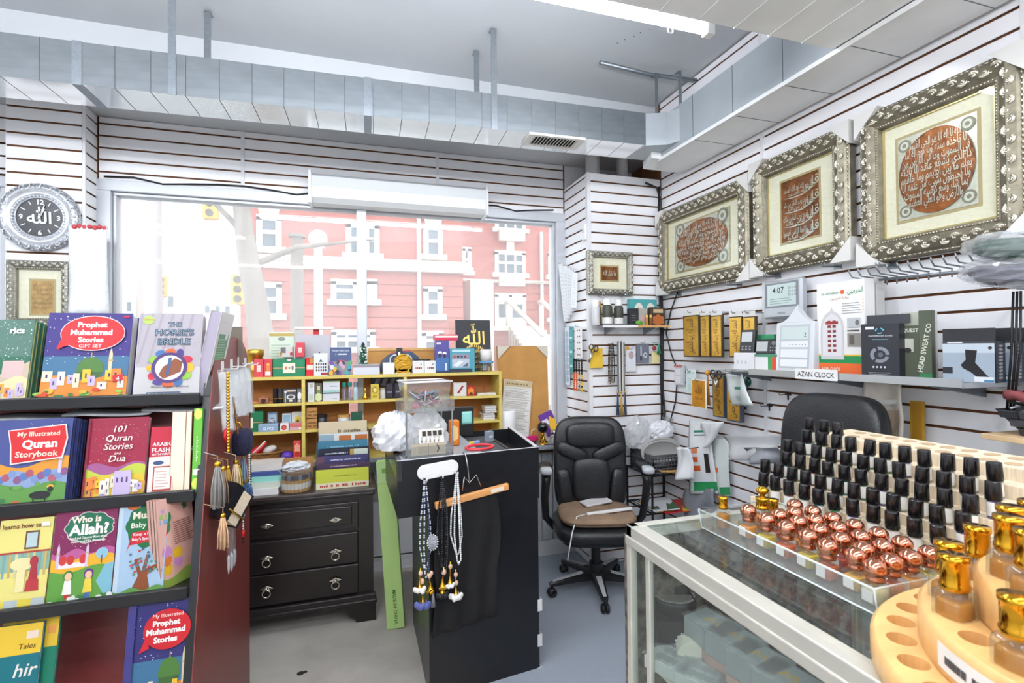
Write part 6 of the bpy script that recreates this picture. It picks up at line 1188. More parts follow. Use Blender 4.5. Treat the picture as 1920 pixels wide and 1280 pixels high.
a = at(1250, 790, 'y', 3.36); t = thing('clear_carton', 'clear sided carton of brown goods in the corner', 'box', (a.x-.02,3.30,.868)); MB().box((0,0,0), (.14,.09,.20), m_clear).obj('shell', t); MB().sq((.07,.045,.09), (.055,.035,.085), mat('amber_goods', '#9a6430', .4, var=.4, scale=30), .6, .6).obj('goods', t)
# ================================================================== FRAMED PICTURES
m_fb = mat('frame_dark_base', '#7d7766', .4, .6, var=.3, scale=30)
m_fo = mat('frame_antique_silver', '#dcd6c4', .26, .75, var=.25, scale=40)
m_lin = mat('cream_linen_mount', '#efe6d2', .8, var=.05, scale=60, bump=.1, bscale=300)
m_cop = mat('copper_relief', '#98592e', .38, .7, var=.45, scale=18, bump=.4, bscale=60)
m_sil2 = mat('engraved_silver', '#d6d2c6', .35, .5, var=.12, scale=50)
m_pane = glassy('picture_glass', '#fbfdfb', .8)
m_cg = mat('white_cardboard', '#dcdad6', .7)
FACE_Y, FACE_X, FACE_XP = (R(90),0,0), (R(90),0,R(-90)), (R(90),0,R(90))
def moulding(t, W, H, prof, m, nm='frame_rail'):
    """four mitred rails; prof = (distance from outer edge, height) pairs; local x right, y up, z towards the viewer"""
    for k in range(4):
        L = (W, H)[k % 2]; mb = MB(); T_ = Matrix.Translation(((0,0,0),(W,0,0),(W,H,0),(0,H,0))[k]) @ Matrix.Rotation(R(90*k), 4, 'Z'); mb.T = T_; n = len(prof); vs = [(d, d, h) for d, h in prof]+[(L-d, d, h) for d, h in prof]
        mb.add(vs, [(i, i+1, n+i+1, n+i) for i in range(n-1)], m[0]) ; o = mb.obj(nm, t, norm=False)
        yield k, L, T_, o
def ornate(t, W, H, fw, depth, scale=1.0, m_b=None, m_o=None):
    mb_, mo_ = m_b or m_fb, m_o or m_fo
    prof = [(0,0),(0,depth*.62),(.006,depth*.70),(.012,depth*.66),(fw*.22,depth*.82),(fw*.5,depth),(fw*.72,depth*.8),(fw*.8,depth*.72),(fw*.86,depth*.75),(fw*.93,depth*.7),(fw,depth*.45),(fw,depth*.2)]
    for k, L, T_, o in moulding(t, W, H, prof, [mb_]):
        a = MB(); a.T = T_; c = .034*scale; n = max(3, int((L-fw*1.2)/c)); c = (L-fw*1.2)/n
        for i in range(n):
            x = fw*.6+c*(i+.5); y = fw*.46; z = depth*.93; s_ = 1 if i % 2 else -1; r = c*.42
            a.tube([(x+r*math.cos(q), y+s_*r*.25+r*.95*math.sin(q), z) for q in [s_*(.2+.62*j) for j in range(6)]], [.0045*scale,.006*scale,.0065*scale,.006*scale,.005*scale,.003*scale], mo_, 5)
            a.tube([(x+r*.5*math.cos(q), y+s_*r*.25+r*.5*math.sin(q), z+.002) for q in [s_*(.4+1.0*j) for j in range(5)]], .0035*scale, mo_, 5)
            a.sph((x,y,z), .006*scale, mo_, 6); a.sph((x-c*.5,y+.012*scale,z-.002), .0055*scale, mo_, 6, (1,.6,.6))
        nb = int((L-fw*1.8)/.012)
        for i in range(nb): a.sph((fw*.9+(L-fw*1.8)*(i+.5)/nb, fw*.86, depth*.74), .0042, mo_, 5)
        nb = int(L/.02)
        for i in range(nb): a.sph((L*(i+.5)/nb, .009, depth*.68), .0065, mo_, 5, (1.2,.7,.7))
        q = a.obj('ornament', t); q['kind'] = 'stuff'
def guards(t, W, H, c=.10, d=.07):
    for x, y, sx, sy in ((0,0,1,1),(W,0,-1,1),(W,H,-1,-1),(0,H,1,-1)):
        e = .012; MB().prism([(x-sx*e,y-sy*e),(x+sx*c,y-sy*e),(x-sx*e,y+sy*c)], d, m_cg, 'z', -.012).obj('corner_guard', t)
VER = ['الله لا اله الا هو الحي القيوم','لا تاخذه سنة ولا نوم له ما','في السموت وما في الارض من','ذا الذي يشفع عنده الا باذنه','يعلم ما بين ايديهم وما خلفهم','ولا يحيطون بشيء من علمه الا','بما شاء وسع كرسيه السموت','والارض وهو العلي العظيم']
QUL = ['قل هو الله احد الله الصمد','قل اعوذ برب الفلق من شر','قل اعوذ برب الناس ملك','قل يا ايها الناس اعبدوا']
def safe(s): return arabic(''.join(c for c in s if c in AR or c == ' '))
def framed(label, Y0, Y1, Z0, Z1, art, fw=.095, dep=.06):
    W, H = Y0-Y1, Z1-Z0; t = thing('framed_picture', label, 'picture', (XR-.016,Y0,Z0), FACE_X)
    ornate(t, W, H, fw, dep); guards(t, W, H)
    MB().box((fw*.9,fw*.9,.006), (W-fw*.9,H-fw*.9,.016), m_lin).obj('mount', t)
    mw, mh = W-2*fw, H-2*fw; b = MB()
    for ins, m in ((.0,m_fo),): 
        e = .006
        for x0, y0, x1, y1 in ((fw,fw,W-fw,fw+e),(fw,H-fw-e,W-fw,H-fw),(fw,fw,fw+e,H-fw),(W-fw-e,fw,W-fw,H-fw)): b.box((x0,y0,.016), (x1,y1,.024), mat('gilt_inner_slip', '#cbb680', .35, .6))
    b.obj('inner_slip', t); art(t, W, H, fw)
    MB().box((fw,fw,.026), (W-fw,H-fw,.0275), m_pane).obj('glass_pane', t); return t
def plate(t, x0, y0, x1, y1, m, z=.016): MB().box((x0-.012,y0-.012,z), (x1+.012,y1+.012,z+.0012), ink('#b9a47a', .6)).box((x0,y0,z), (x1,y1,z+.003), m).obj('plaque', t)
def art_round(t, W, H, fw, cx=.5, cy=.5, sx=.62, sy=.66):
    w_, h_ = (W-2*fw)*sx, (H-2*fw)*sy; x0, y0 = W*cx-w_/2, H*cy-h_/2; plate(t, x0, y0, x0+w_, y0+h_, m_sil2)
    P = Print(w_, h_, z=.0192, dz=.0003, rough=.4)
    for x, y in ((.1,.1),(.9,.1),(.1,.9),(.9,.9)):
        for r in (.09,.06,.03): P.ell(x,y,r,r*w_/h_*1.0,'#8a8474' if r != .06 else '#d9d5c9',14)
    P.ell(.5,.5,.485,.49,m_cop,36)
    for i, s_ in enumerate(VER): y = .885-.098*i-.06; P.text(safe(s_),.5,y,.135,m_sil2,fit=.94*math.sqrt(max(.05,1-((y+.03-.5)/.52)**2))*.96,bold=.012)
    P.put('plaque_print', t, (x0,y0,0))
def art_qul(t, W, H, fw):
    w_, h_ = (W-2*fw)*.56, (H-2*fw)*.74; x0, y0 = W*.5-w_/2, H*.5-h_/2; plate(t, x0, y0, x0+w_, y0+h_, m_cop); P = Print(w_, h_, z=.0192, dz=.0003, rough=.4)
    for i, s_ in enumerate(QUL):
        y = .80-.235*i; P.text(safe(s_),.46,y,.13,m_sil2,fit=.78,bold=.012); P.text(safe(s_[::-1][:12][::-1]),.5,y-.07,.09,m_sil2,fit=.7,bold=.01); P.pg([(.06,y-.085),(.3,y-.115),(.6,y-.11),(.9,y-.03),(.92,y-.015),(.6,y-.09),(.3,y-.095)], m_sil2); P.text(safe('قل'),.86,y,.2,m_sil2,bold=.015)
    P.put('plaque_print', t, (x0,y0,0))
framed('wide ornate frame with oval copper calligraphy nearest the corner', 3.385, 2.455, 1.995, 2.60, lambda t, W, H, fw: art_round(t, W, H, fw, .5, .5, .74, .78))
framed('upright ornate frame with four copper verse lines, the middle of three', 2.425, 1.815, 2.005, 2.64, art_qul)
framed('large ornate frame with round copper calligraphy at the right edge', 1.765, 1.155, 1.965, 2.64, lambda t, W, H, fw: art_round(t, W, H, fw, .5, .5, .70, .72))
for i, (y, z) in enumerate(((3.2,1.975),(2.6,1.975),(2.3,1.985),(1.93,1.985),(1.66,1.945),(1.26,1.945))):
    t = thing('wall_hook', 'grey wall hook under the framed pictures, %s from the corner' % ORD[i], 'hook', (XR,y,z)); MB().box((-.004,-.02,-.012), (.0,.02,.02), m_strap).obj('back_plate', t); MB().tube([(-.003,-.008,0),(-.09,-.008,-.004),(-.096,-.008,.014)], .0035, m_strap).tube([(-.003,.008,0),(-.09,.008,-.004),(-.096,.008,.014)], .0035, m_strap).obj('prongs', t)
# small frame on the column, on two wire pegs
def small_frame(label, x0, x1, z0, z1, Y, art, fw=.045, dep=.05, m_b=None, m_o=None, outer=None):
    W, H = x1-x0, z1-z0; t = thing('framed_picture', label, 'picture', (x0,Y,z0), FACE_Y); ornate(t, W, H, fw, dep, .55, m_b, m_o); MB().box((fw*.9,fw*.9,.004), (W-fw*.9,H-fw*.9,.012), m_lin).obj('mount', t); art(t, W, H, fw); MB().box((fw,fw,.018), (W-fw,H-fw,.019), m_pane).obj('glass_pane', t); return t
def art_small(t, W, H, fw): x0, y0, w_, h_ = W*.32, H*.34, W*.36, H*.32; plate(t, x0, y0, x0+w_, y0+h_, m_cop, .012); P = Print(w_, h_, z=.0152); P.text(safe('ما شاء الله'),.5,.36,.5,m_sil2,fit=.8,bold=.02); P.put('plaque_print', t, (x0,y0,0))
def art_tan(t, W, H, fw): x0, y0, w_, h_ = W*.36, H*.2, W*.34, H*.5; plate(t, x0, y0, x0+w_, y0+h_, mat('tan_engraved_plate', '#b99056', .5, .3, var=.2, scale=40), .012); P = Print(w_, h_, z=.0152); [P.text(safe(VER[i]),.5,.84-.135*i,.13,'#7a5a2c',fit=.86,bold=.01) for i in range(6)]; P.put('plaque_print', t, (x0,y0,0))
a, b = at(1104, 551, 'y', YC-.05), at(1188, 473, 'y', YC-.05); m_sf = mat('silver_leaf_dark', '#8f8d82', .4, .6, var=.2, scale=30); m_sl = mat('silver_leaf', '#d2cfc4', .3, .75, var=.2, scale=40)
small_frame('small silver frame with copper plaque on the column', a.x, b.x, a.z, b.z, YC-.006, art_small, m_b=m_sf, m_o=m_sl)
for i, x in enumerate((a.x+.10, b.x-.09)): t = thing('wire_peg', '%s wire peg under the small silver frame' % ('left' if i == 0 else 'right'), 'peg', (x,YC,a.z-.008)); MB().tube([(0,0,0),(0,-.07,-.002),(0,-.078,.012)], .003, m_wire).tube([(.014,0,0),(.014,-.07,-.002),(.014,-.078,.012)], .003, m_wire).obj('prongs', t)
a, b = at(8, 602, 'y', YL-.05), at(131, 490, 'y', YL-.05)
small_frame('small silver frame with tan verse plate below the clock', a.x, b.x, a.z-.03, b.z, YL-.006, art_tan, .05, .05, mat('silver_leaf_dark', '#8f8d82'), mat('silver_leaf', '#d2cfc4'))
# clock
cc_ = at(73, 407, 'y', YL-.03); rc = (at(73, 343, 'y', YL-.03).z-at(73, 471, 'y', YL-.03).z)/2
ck = thing('wall_clock', 'round silver ornate wall clock with black dial on the left column', 'clock', (cc_.x,YL-.004,cc_.z), FACE_Y)
m_pew = mat('pewter', '#d0d2d6', .3, .45, var=.12, scale=30); m_pewd = mat('pewter_dark', '#a3a6ab', .35, .5, var=.25, scale=40)
MB().lathe([(rc*.97,0),(rc,.012),(rc*.985,.03),(rc*.95,.036),(rc*.83,.046),(rc*.81,.042)], m_pewd, n=48).obj('outer_rim', ck); MB().lathe([(rc*.82,.044),(rc*.77,.040),(rc*.71,.026),(rc*.69,.03),(rc*.68,.026)], m_pew, n=48).obj('concave_ring', ck); MB().lathe([(rc*.685,.027),(rc*.65,.03),(rc*.59,.022),(rc*.575,.026),(rc*.56,.018)], m_pewd, n=48).obj('inner_ring', ck)
mb = MB()
for i in range(44):
    a_ = i*2*math.pi/44; r1 = rc*.885; mb.tube([(r1*math.cos(a_)+.012*math.cos(q), r1*math.sin(a_)+.016*math.sin(q), .044) for q in [.4+.7*j+(i % 2)*3 for j in range(6)]], .0038, m_pew, 5); mb.sph((rc*.97*math.cos(a_), rc*.97*math.sin(a_), .033), .006, m_pew, 6); mb.sph((rc*.63*math.cos(a_), rc*.63*math.sin(a_), .028), .006, m_pew, 6)
mb.obj('ornament', ck)['kind'] = 'stuff'
MB().cyl((0,0,.006), rc*.57, .01, ink('#26272c', .3), 40).obj('dial', ck)
P = Print(rc, rc, z=.0163, dz=.0003); wn = '#e4e5e8'
for i, s_ in ((0,'12'),(3,'3'),(6,'6'),(9,'9')): a_ = R(90-30*i); P.text(s_, .45*math.cos(a_), .45*math.sin(a_)-.06, .19, wn, bold=.04)
for i in range(12):
    if i % 3: a_ = R(90-30*i); c_, s2 = math.cos(a_), math.sin(a_); P.pg([(.40*c_-.014*s2,.40*s2+.014*c_),(.40*c_+.014*s2,.40*s2-.014*c_),(.52*c_+.014*s2,.52*s2-.014*c_),(.52*c_-.014*s2,.52*s2+.014*c_)], wn)
P.text('\ufdf2', 0, -.17, .48, wn, bold=.02); P.put('dial_print', ck)
for L_, a_, w_ in ((.22,66,.018), (.30,72,.012)): q = MB(); q.T = Matrix.Rotation(R(a_), 4, 'Z'); q.box((-.06*rc,-w_*rc,.021), (L_*rc*1.3,w_*rc,.0225), ink(wn, .3)); q.obj('clock_hand', ck)
MB().cyl((0,0,.018), .006, .008, m_pew, 12).obj('hub', ck)
# long clear bag by the window jamb
t = thing('plastic_bag', 'long frosted plastic bag with red ties hanging beside the clock', 'bag', (at(168, 425, 'y', 3.66).x,3.66,at(168, 425, 'y', 3.66).z)); wB, hB_ = .19, at(168, 425, 'y', 3.66).z-at(168, 590, 'y', 3.66).z
MB().grid(lambda i, j: (wB*(i-.5)*(1+.05*j), -.02+.014*math.sin(i*11+j*3)*(.4+j), -hB_*j), 12, 14, mat('frosted_bag', '#eceff2', .3, var=.07, scale=30, bump=.4, bscale=60)).obj('film', t, solid=.004); mb = MB(); [mb.sph((wB*(.05+.13*k-.5)+.02, -.02, .004*(k % 2)-.008), .014, ink('#c84a4f', .5), 7) for k in range(7)]; mb.obj('ties', t); MB().tube([(.03,0,.0),(.03,.03,.01),(.03,.05,.03)], .003, m_wire).obj('hook_wire', t)

# ================================================================== COLUMN DISPLAY
a, b = at(1107, 612, 'y', 3.30), at(1247, 608, 'y', 3.30); CSZ = at(1170, 610, 'y', 3.28).z
cs_ = thing('wall_shelf', 'narrow clear shelf with spray cans on the column', 'shelf', (1.71,3.27,CSZ)); wS = 2.26-1.71
MB().box((0,0,-.010), (wS,.155,0), m_acryl).obj('board', cs_); MB().box((.28,-.003,-.014), (wS,.0,.004), mat('pine_edge', '#cfa268', .5)).box((0,-.003,-.014), (.28,.0,.004), m_trim).obj('price_rail', cs_)
for x in (.09, .42): MB().prism([(.155,-.06),(.155,0),(.0,-.012),(.0,-.02)], .018, m_strap, 'x', x).obj('bracket', cs_)
def can(label, u, vt, r, body, cap, Y=3.32, lb=None):
    x = at(u, 600, 'y', Y).x; h = at(u, vt, 'y', Y).z-CSZ; t = thing('spray_can', label, 'can', (x,Y,CSZ+.001)); hb = h*.78; MB().lathe([(r*.96,0),(r,.004),(r,hb-.02),(r*.8,hb-.004),(r*.6,hb)], ink(body, .25), n=20).obj('can', t); MB().lathe([(r*.78,hb-.006),(r*.78,h-.006),(r*.6,h),(.0001,h)], ink(cap, .35), n=18).obj('cap', t)
    if lb: MB().lathe([(r*1.01,.012),(r*1.01,hb*.38)], ink(lb, .5), n=20).obj('paper_label', t)
    return t
can('white spray can at the left of the column shelf', 1117, 563, .030, '#e2e2e4', '#ecebec'); can('dark olive spray can with white label, left of two', 1139, 560, .036, '#4f4f45', '#e9e9ea', 3.31, '#e3e2df'); can('dark olive spray can with white label, right of two', 1160, 562, .034, '#4a4a42', '#e9e9ea', 3.31, '#dddcd8')
t = can('gold-topped slim bottle behind the spray cans', 1124, 565, .016, '#8a7a4a', '#b8933a', 3.38)
def colbox(name, label, cat, u0, u1, vt, hx, pf=None, Y=3.31, D=.05, zb=None): return carton(name, label, cat, u0, u1, vt, CSZ+.001 if zb is None else zb, Y, D, hx, pf)
colbox('tea_box', 'teal twin carton with round pictures on the column shelf', 'box', 1181, 1232, 561, '#4fa3a5', lambda P: (P.ell(.33,.45,.19,.42,'#e6e0d2',18), P.ell(.76,.45,.19,.42,'#e6e0d2',18), P.ell(.33,.5,.1,.2,'#c98a6a',12), P.ell(.76,.5,.1,.2,'#8aa05a',12)), 3.375, .04)
colbox('soap_bar_box', 'small black carton at the front of the column shelf', 'box', 1181, 1197, 578, '#26282c', lambda P: P.lines(.2,.8,.3,.7,3,'#8a8a8a'), 3.30, .04); colbox('soap_bar_box', 'grey and pink carton beside the small black one', 'box', 1198, 1211, 577, '#a9a59c', lambda P: P.ell(.5,.4,.3,.2,'#c9a0a0',10), 3.31, .04)
colbox('hair_dye_box', 'brown carton with dark hair picture on the column shelf', 'box', 1221, 1247, 576, '#3a2a1e', lambda P: (P.rect(.15,.7,.85,.9,'#c9b48a'), P.blob(.5,.3,.35,.25,'#b5652c',6,.3)), 3.31, .05)
for i, (u, c) in enumerate(((1213,'#c98a3a'), (1220,'#8a5a2a'))): can('tiny amber oil bottle on the column shelf, %s of two' % ('left' if i == 0 else 'right'), u, 590, .011, c, '#d9b25a', 3.29)
t = thing('faux_sprig', 'small green faux sprig at the front of the column shelf', 'plant', (at(1200, 606, 'y', 3.285).x,3.285,CSZ+.001)); mb = MB(); [mb.sph((random.uniform(-.03,.03), random.uniform(-.006,.006), random.uniform(.004,.03)), .008, ink('#5fa03a' if k % 2 else '#7fbf4a', .6), 6, (1,.5,.7)) for k in range(26)]; mb.obj('leaves', t)['kind'] = 'stuff'
# things hanging on the column front
def hang(name, label, cat, u0, u1, v0, v1, hx, pf=None, Y=YC-.03, T=.004, rz=0):
    a = at(u0, v1, 'y', Y); b = at(u1, v0, 'y', Y); t = thing(name, label, cat, (a.x,Y,a.z), (0,R(rz),0)); W, H = b.x-a.x, b.z-a.z; MB().box((0,0,0), (W,T,H), ink(hx, .5) if isinstance(hx, str) else hx).obj('card', t, bevel=.001, seg=1)
    if pf: P = Print(W, H); pf(P); P.put('card_print', t, (0,0,0), FACE_Y)
    MB().tube([(W/2,YC-Y+.004,H+.006),(W/2,-.02,H+.004),(W/2,-.026,H+.014)], .0022, m_wire).obj('peg', t); return t
hang('price_card', 'bright yellow card hanging on the column front', 'card', 1107, 1130, 652, 690, '#e6bd3a', lambda P: (P.rect(0,.52,1,.53,'#c99a22'), P.lines(.15,.85,.6,.85,3,'#c99a22')))
t = thing('scissors', 'black handled scissors hanging over the yellow card', 'scissors', (at(1113, 652, 'y', 3.37).x,3.37,at(1113, 652, 'y', 3.37).z), (0,R(18),0)); mb = MB(); [mb.tube([(s_*.02+.016*math.cos(k*.63), 0, .02*math.sin(k*.63)) for k in range(10)], .0045, ink('#4a3c2e', .4), 6, True) for s_ in (-1, 1)]; mb.obj('handles', t); MB().tube([(.012,0,-.018),(-.012,0,-.11)], .005, m_silver).tube([(-.012,.004,-.018),(.004,.004,-.11)], .005, m_silver).obj('blades', t)
def bead_bundle(label, u0, u1, v0, v1, cols, Y=3.37, n=5):
    a = at((u0+u1)/2, v0, 'y', Y); zb_ = at((u0+u1)/2, v1, 'y', Y).z; w_ = at(u1, v0, 'y', Y).x-at(u0, v0, 'y', Y).x; t = thing('prayer_beads', label, 'beads', a)
    for k in range(n): mb = MB(); x = w_*((k+.5)/n-.5); beads(mb, [(x*.7,0,0),(x,.004*(k % 2),(zb_-a.z)*.5),(x*.9,0,(zb_-a.z)*random.uniform(.85,1))], .0055, ink(cols[k % len(cols)], .25), 1.9, ink(cols[(k+1) % len(cols)], .25)); mb.obj('strand', t)
    MB().tube([(0,.05,.002),(0,-.01,.004),(0,-.018,.014)], .003, m_wire).obj('peg', t); return t
bead_bundle('brown and turquoise prayer bead strands on the column front', 1139, 1153, 645, 722, ['#3a2a1e','#5a3a22','#8a6a3a','#2a6f6f'])
t = thing('strap_bundle', 'long grey and white straps with tassels on the column front', 'strap', (at(1164, 641, 'y', 3.38).x,3.38,at(1164, 641, 'y', 3.38).z)); zz_ = at(1164, 735, 'y', 3.38).z-t.location.z; zt_ = at(1164, 778, 'y', 3.38).z-t.location.z
for x, c in ((-.024,'#6f747c'),(-.012,'#d6d4cc'),(.0,'#3a3a3c'),(.012,'#cfcabd'),(.024,'#7a7a74')): MB().box((x-.006,-.003,zz_), (x+.006,.003,.0), mat('strap_'+c[1:], c, .8)).obj('strap', t)
for x, c in ((-.03,'#37506f'),(.0,'#c9a24a'),(.03,'#4a5560')): mb = MB(); [mb.tube([(x+.003*math.cos(k), .003*math.sin(k), zz_),(x+.011*math.cos(k*2.4), .008*math.sin(k*2.4), zt_)], .0022, mat('thread_'+c[1:], c, .8), 4) for k in range(12)]; mb.obj('tassel', t); MB().sph((x,0,zz_), .009, m_gold, 8).obj('tassel_cap', t)
MB().tube([(0,.05,.002),(0,-.01,.004),(0,-.018,.014)], .003, m_wire).obj('peg', t)
hang('brooch_card', 'white card with a brooch hanging on the column', 'card', 1173, 1192, 655, 697, '#dcdde2', lambda P: (P.ell(.55,.75,.25,.18,'#a8a4a0',12), P.ell(.55,.75,.15,.1,'#c9a0a0',10), P.rect(.0,.98,.35,1.14,'#c99a4a')))
hang('grooming_blister', 'grey blister pack with nail clippers on the column', 'pack', 1194, 1217, 644, 680, '#6f7480', lambda P: (P.rect(.3,.3,.4,.85,'#c9ccd2'), P.rect(.25,.12,.42,.35,'#3a3c44'), P.ell(.68,.4,.16,.14,'#d0d2d8',12), P.ell(.68,.4,.09,.08,'#6f7480',10)), T=.012)
hang('key_chain_card', 'card of red and green key chains on the column', 'card', 1222, 1239, 660, 682, '#e0d49a', None)
t = thing('key_chain', 'red and green tassel key chain hanging beside the corner cable', 'keychain', (at(1231, 645, 'y', 3.38).x,3.38,at(1231, 645, 'y', 3.38).z)); MB().sph((-.02,0,-.03), .016, ink('#8f1f2a', .4), 10, (1,.6,1.3)).obj('red_charm', t); mb = MB(); [mb.tube([(.02,0,0),(.02+.014*math.cos(k*2.4), .01*math.sin(k*2.4), -.075)], .0035, ink('#2f8a5a', .6), 5) for k in range(12)]; mb.obj('green_threads', t); MB().tube([(.05*math.cos(k*.63)*.5, 0, .0+.012*math.sin(k*.63)) for k in range(10)], .003, ink('#8fc4bc'), 6, True).obj('ring', t); MB().tube([(0,.05,.012),(0,-.01,.014)], .003, m_wire).obj('peg', t)
# things on the column's window-facing side
XC = 1.68-.02
def side(name, label, cat, y0, y1, u, v0, v1, hx, pf=None, X=XC, T=.004):
    zt_, zb_ = at(u, v0, 'x', X).z, at(u, v1, 'x', X).z; t = thing(name, label, cat, (X,y0,zb_), FACE_X); W, H = y0-y1, zt_-zb_; MB().box((0,0,-T), (W,H,0), ink(hx, .5) if isinstance(hx, str) else hx).obj('card', t, bevel=.001, seg=1)
    if pf: P = Print(W, H); pf(P); P.put('card_print', t)
    MB().tube([(W/2,H,-.02),(W/2,H+.004,.02),(W/2,H+.014,.026)], .0022, m_wire).obj('peg', t); return t
for i in range(5):
    o = side('ribbon_bookmark', 'white ribbon bookmark fanned on the column side, %s from the window' % ORD[i], 'ribbon', 3.80-.06*i, 3.75-.06*i, 1078, 487+5*i, 600-6*i, '#dcdde0', lambda P: P.lines(.2,.8,.1,.9,12,'#c2c6c9'), 1.64-.012*i); o.rotation_euler = (R(90+3*(2-i)), 0, R(-75+6*i))
side('pendant_card', 'white lace card with teal beads on the column side', 'card', 3.83, 3.74, 1066, 612, 722, '#d5dbe2', lambda P: [P.blob(.5,.1+.11*k,.3,.045,'#9fb2c4',6,.3) for k in range(8)], 1.66); side('bead_card', 'teal bead strip on the column side', 'beads', 3.72, 3.65, 1074, 612, 700, '#4f9a9a', lambda P: [P.ell(.5,.06+.1*k,.35,.03,['#2f7a80','#bfe0dc','#3f8a90'][k % 3],10) for k in range(10)], 1.65, .008)
side('earring_card', 'white earring card with dark studs on the column side', 'card', 3.60, 3.47, 1088, 612, 672, '#e8e4e6', lambda P: [(P.ell(.45,.12+.19*k,.07,.03,'#6a3a3a',8), P.ell(.72,.12+.19*k,.06,.03,'#26262a',8)) for k in range(5)], 1.64)
t = thing('bead_tassels', 'black, orange and yellow beaded tassels on the column side', 'beads', (1.63,3.53,at(1087, 674, 'x', 1.63).z)); Lz = at(1087, 674, 'x', 1.63).z-at(1087, 732, 'x', 1.63).z
for k, cols in enumerate((('#1b1b1e','#d95a22'),('#1b1b1e','#e2622a'),('#1b1b1e','#e6a83a'),('#222226','#d9c02e'))):
    mb = MB(); y = .06-.045*k; beads(mb, [(0,y,0),(0,y,-Lz*.45)], .008, ink(cols[0], .25), 1.8); beads(mb, [(0,y,-Lz*.45),(0,y,-Lz)], .0085, ink(cols[1], .3), 1.8, ink('#2a2a2a' if k > 1 else cols[1], .3)); mb.obj('strand', t)
MB().tube([(.05,0,.0),(0,-.0,.004),(-.02,0,.01)], .003, m_wire).tube([(0,.075,.0),(0,-.09,.0)], .004, m_wire).obj('peg', t)
t = thing('display_hand', 'white plastic hand display on the ledge by the column side', 'display', (1.60,3.66,.869)); mb = MB(); mb.sq((0,0,.05), (.025,.035,.05), m_wpl, .7, .7)
for k in range(4): mb.tube([(0,.028-.018*k,.08),(-.01,.03-.02*k,.125),(-.02,.032-.022*k,.15+.008*(k in (1,2)))], [.010,.009,.006], m_wpl, 8)
mb.tube([(0,-.03,.05),(-.015,-.05,.08),(-.02,-.055,.10)], [.011,.009,.006], m_wpl, 8); mb.obj('hand', t)
t = thing('thermostat', 'small white box high on the column side', 'box', (1.68,3.47,at(1090, 440, 'x', 1.68).z)); MB().box((-.02,-.03,-.06), (0,.03,.06), m_wpl).obj('case', t, bevel=.008); MB().cyl((-.023,0,.01), .012, .004, ink('#c9c9cb'), 12, 'x').obj('button', t)
# ================================================================== RIGHT WALL GOODS
def wbox(name, label, cat, u0, u1, v0, v1, X, T, hx, pf=None, zb=None, mt=None, bevel=.0015, tilt=0, yaw=0, hook=False, hdr=None):
    """thing facing the aisle: front on the plane x = X, its outline measured there"""
    um = (u0+u1)/2; zt = at(um, v0, 'x', X).z; z0 = at(um, v1, 'x', X).z if zb is None else zb; y0, y1 = at(u0, (v0+v1)/2, 'x', X).y, at(u1, (v0+v1)/2, 'x', X).y; W, H = y0-y1, zt-z0
    t = thing(name, label, cat, (X,y0,z0), (R(90-tilt),0,R(-90+yaw))); MB().box((0,0,-T), (W,H,0), mt or ink(hx, .4)).obj('body', t, bevel=bevel, seg=1)
    if pf: P = Print(W, H, rough=.4); pf(P); P.put('front_print', t)
    if hdr: MB().box((0,H,-.003), (W,H+hdr,-.001), ink('#e2e0dc', .5)).obj('header_card', t)
    if hook: d = XR-X; MB().tube([(W/2,H+(hdr or 0)-.008,-d),(W/2,H+(hdr or 0)-.01,.02),(W/2,H+(hdr or 0)+.004,.026)], .003, m_strap).obj('peg', t)
    return t
def gold_ar(s_, hx='#6a4412', n=1): return lambda P: (P.rect(.06,.03,.94,.97,mat('gold_plate_sheet', '#d2a544', .3, .55, var=.15, scale=20)), P.text(safe(s_), .62, .5, .55*P.w/P.h, hx, rot=90, bold=.01, fit=.84*P.h/P.w))
AY = 'الحمد لله رب العلمين'; GP = [(1281,1311,'broad pale gold calligraphy plaque pack'), (1313,1330,'slim gold calligraphy plaque pack, second from the corner'), (1333,1353,'dark-edged gold plaque pack in the middle of the row'), (1367,1391,'gold plaque pack with flowing script, fourth in the row'), (1393,1416,'gold plaque pack nearest the digital clock')]
for i, (a, b, lb) in enumerate(GP):
    wbox('plaque_pack', lb, 'plaque', a, b, 591+2*(i > 2), 669-2*i+i*2.2, 2.19, .02, '#4a3c22', gold_ar(AY), hdr=.03, hook=True)
for i, (a, b, v0, v1, lb) in enumerate(((1336,1357,703,782,'dark blue-edged gold plaque hanging on the lower row, left one'), (1362,1388,702,790,'dark blue-edged gold plaque hanging on the lower row, right one'))):
    wbox('gold_plaque', lb, 'plaque', a, b, v0, v1, 2.20, .03, '#4a4f5e', gold_ar('بسم الله الرحمن', '#5a3a10'), hook=True)
t = wbox('gold_card', 'gold calligraphy card with white border hanging on the lower row', 'card', 1296, 1324, 711, 765, 2.13, .008, '#ece6dc', lambda P: (P.rect(.06,.04,.94,.96,mat('amber_gold_print', '#c98a1e', .35, .3, var=.25, scale=12)), P.text('\ufdf2',.5,.5,.3,'#5a3208'), P.text(safe('محمد'),.5,.3,.2,'#5a3208')), hook=True)
t = thing('bead_tassel', 'amber bead tassel behind the gold card', 'tassel', at(1327, 700, 'x', 2.16)); mb = MB(); [mb.tube([(0,0,0),(.012*math.cos(k*2.4), .012*math.sin(k*2.4), -.2)], .003, ink('#b5752a', .5), 4) for k in range(12)]; mb.obj('threads', t); MB().sph((0,0,.004), .018, ink('#c98a2a', .3), 10).obj('bead', t); MB().tube([(.13,0,.012),(0,0,.022)], .003, m_strap).obj('peg', t)
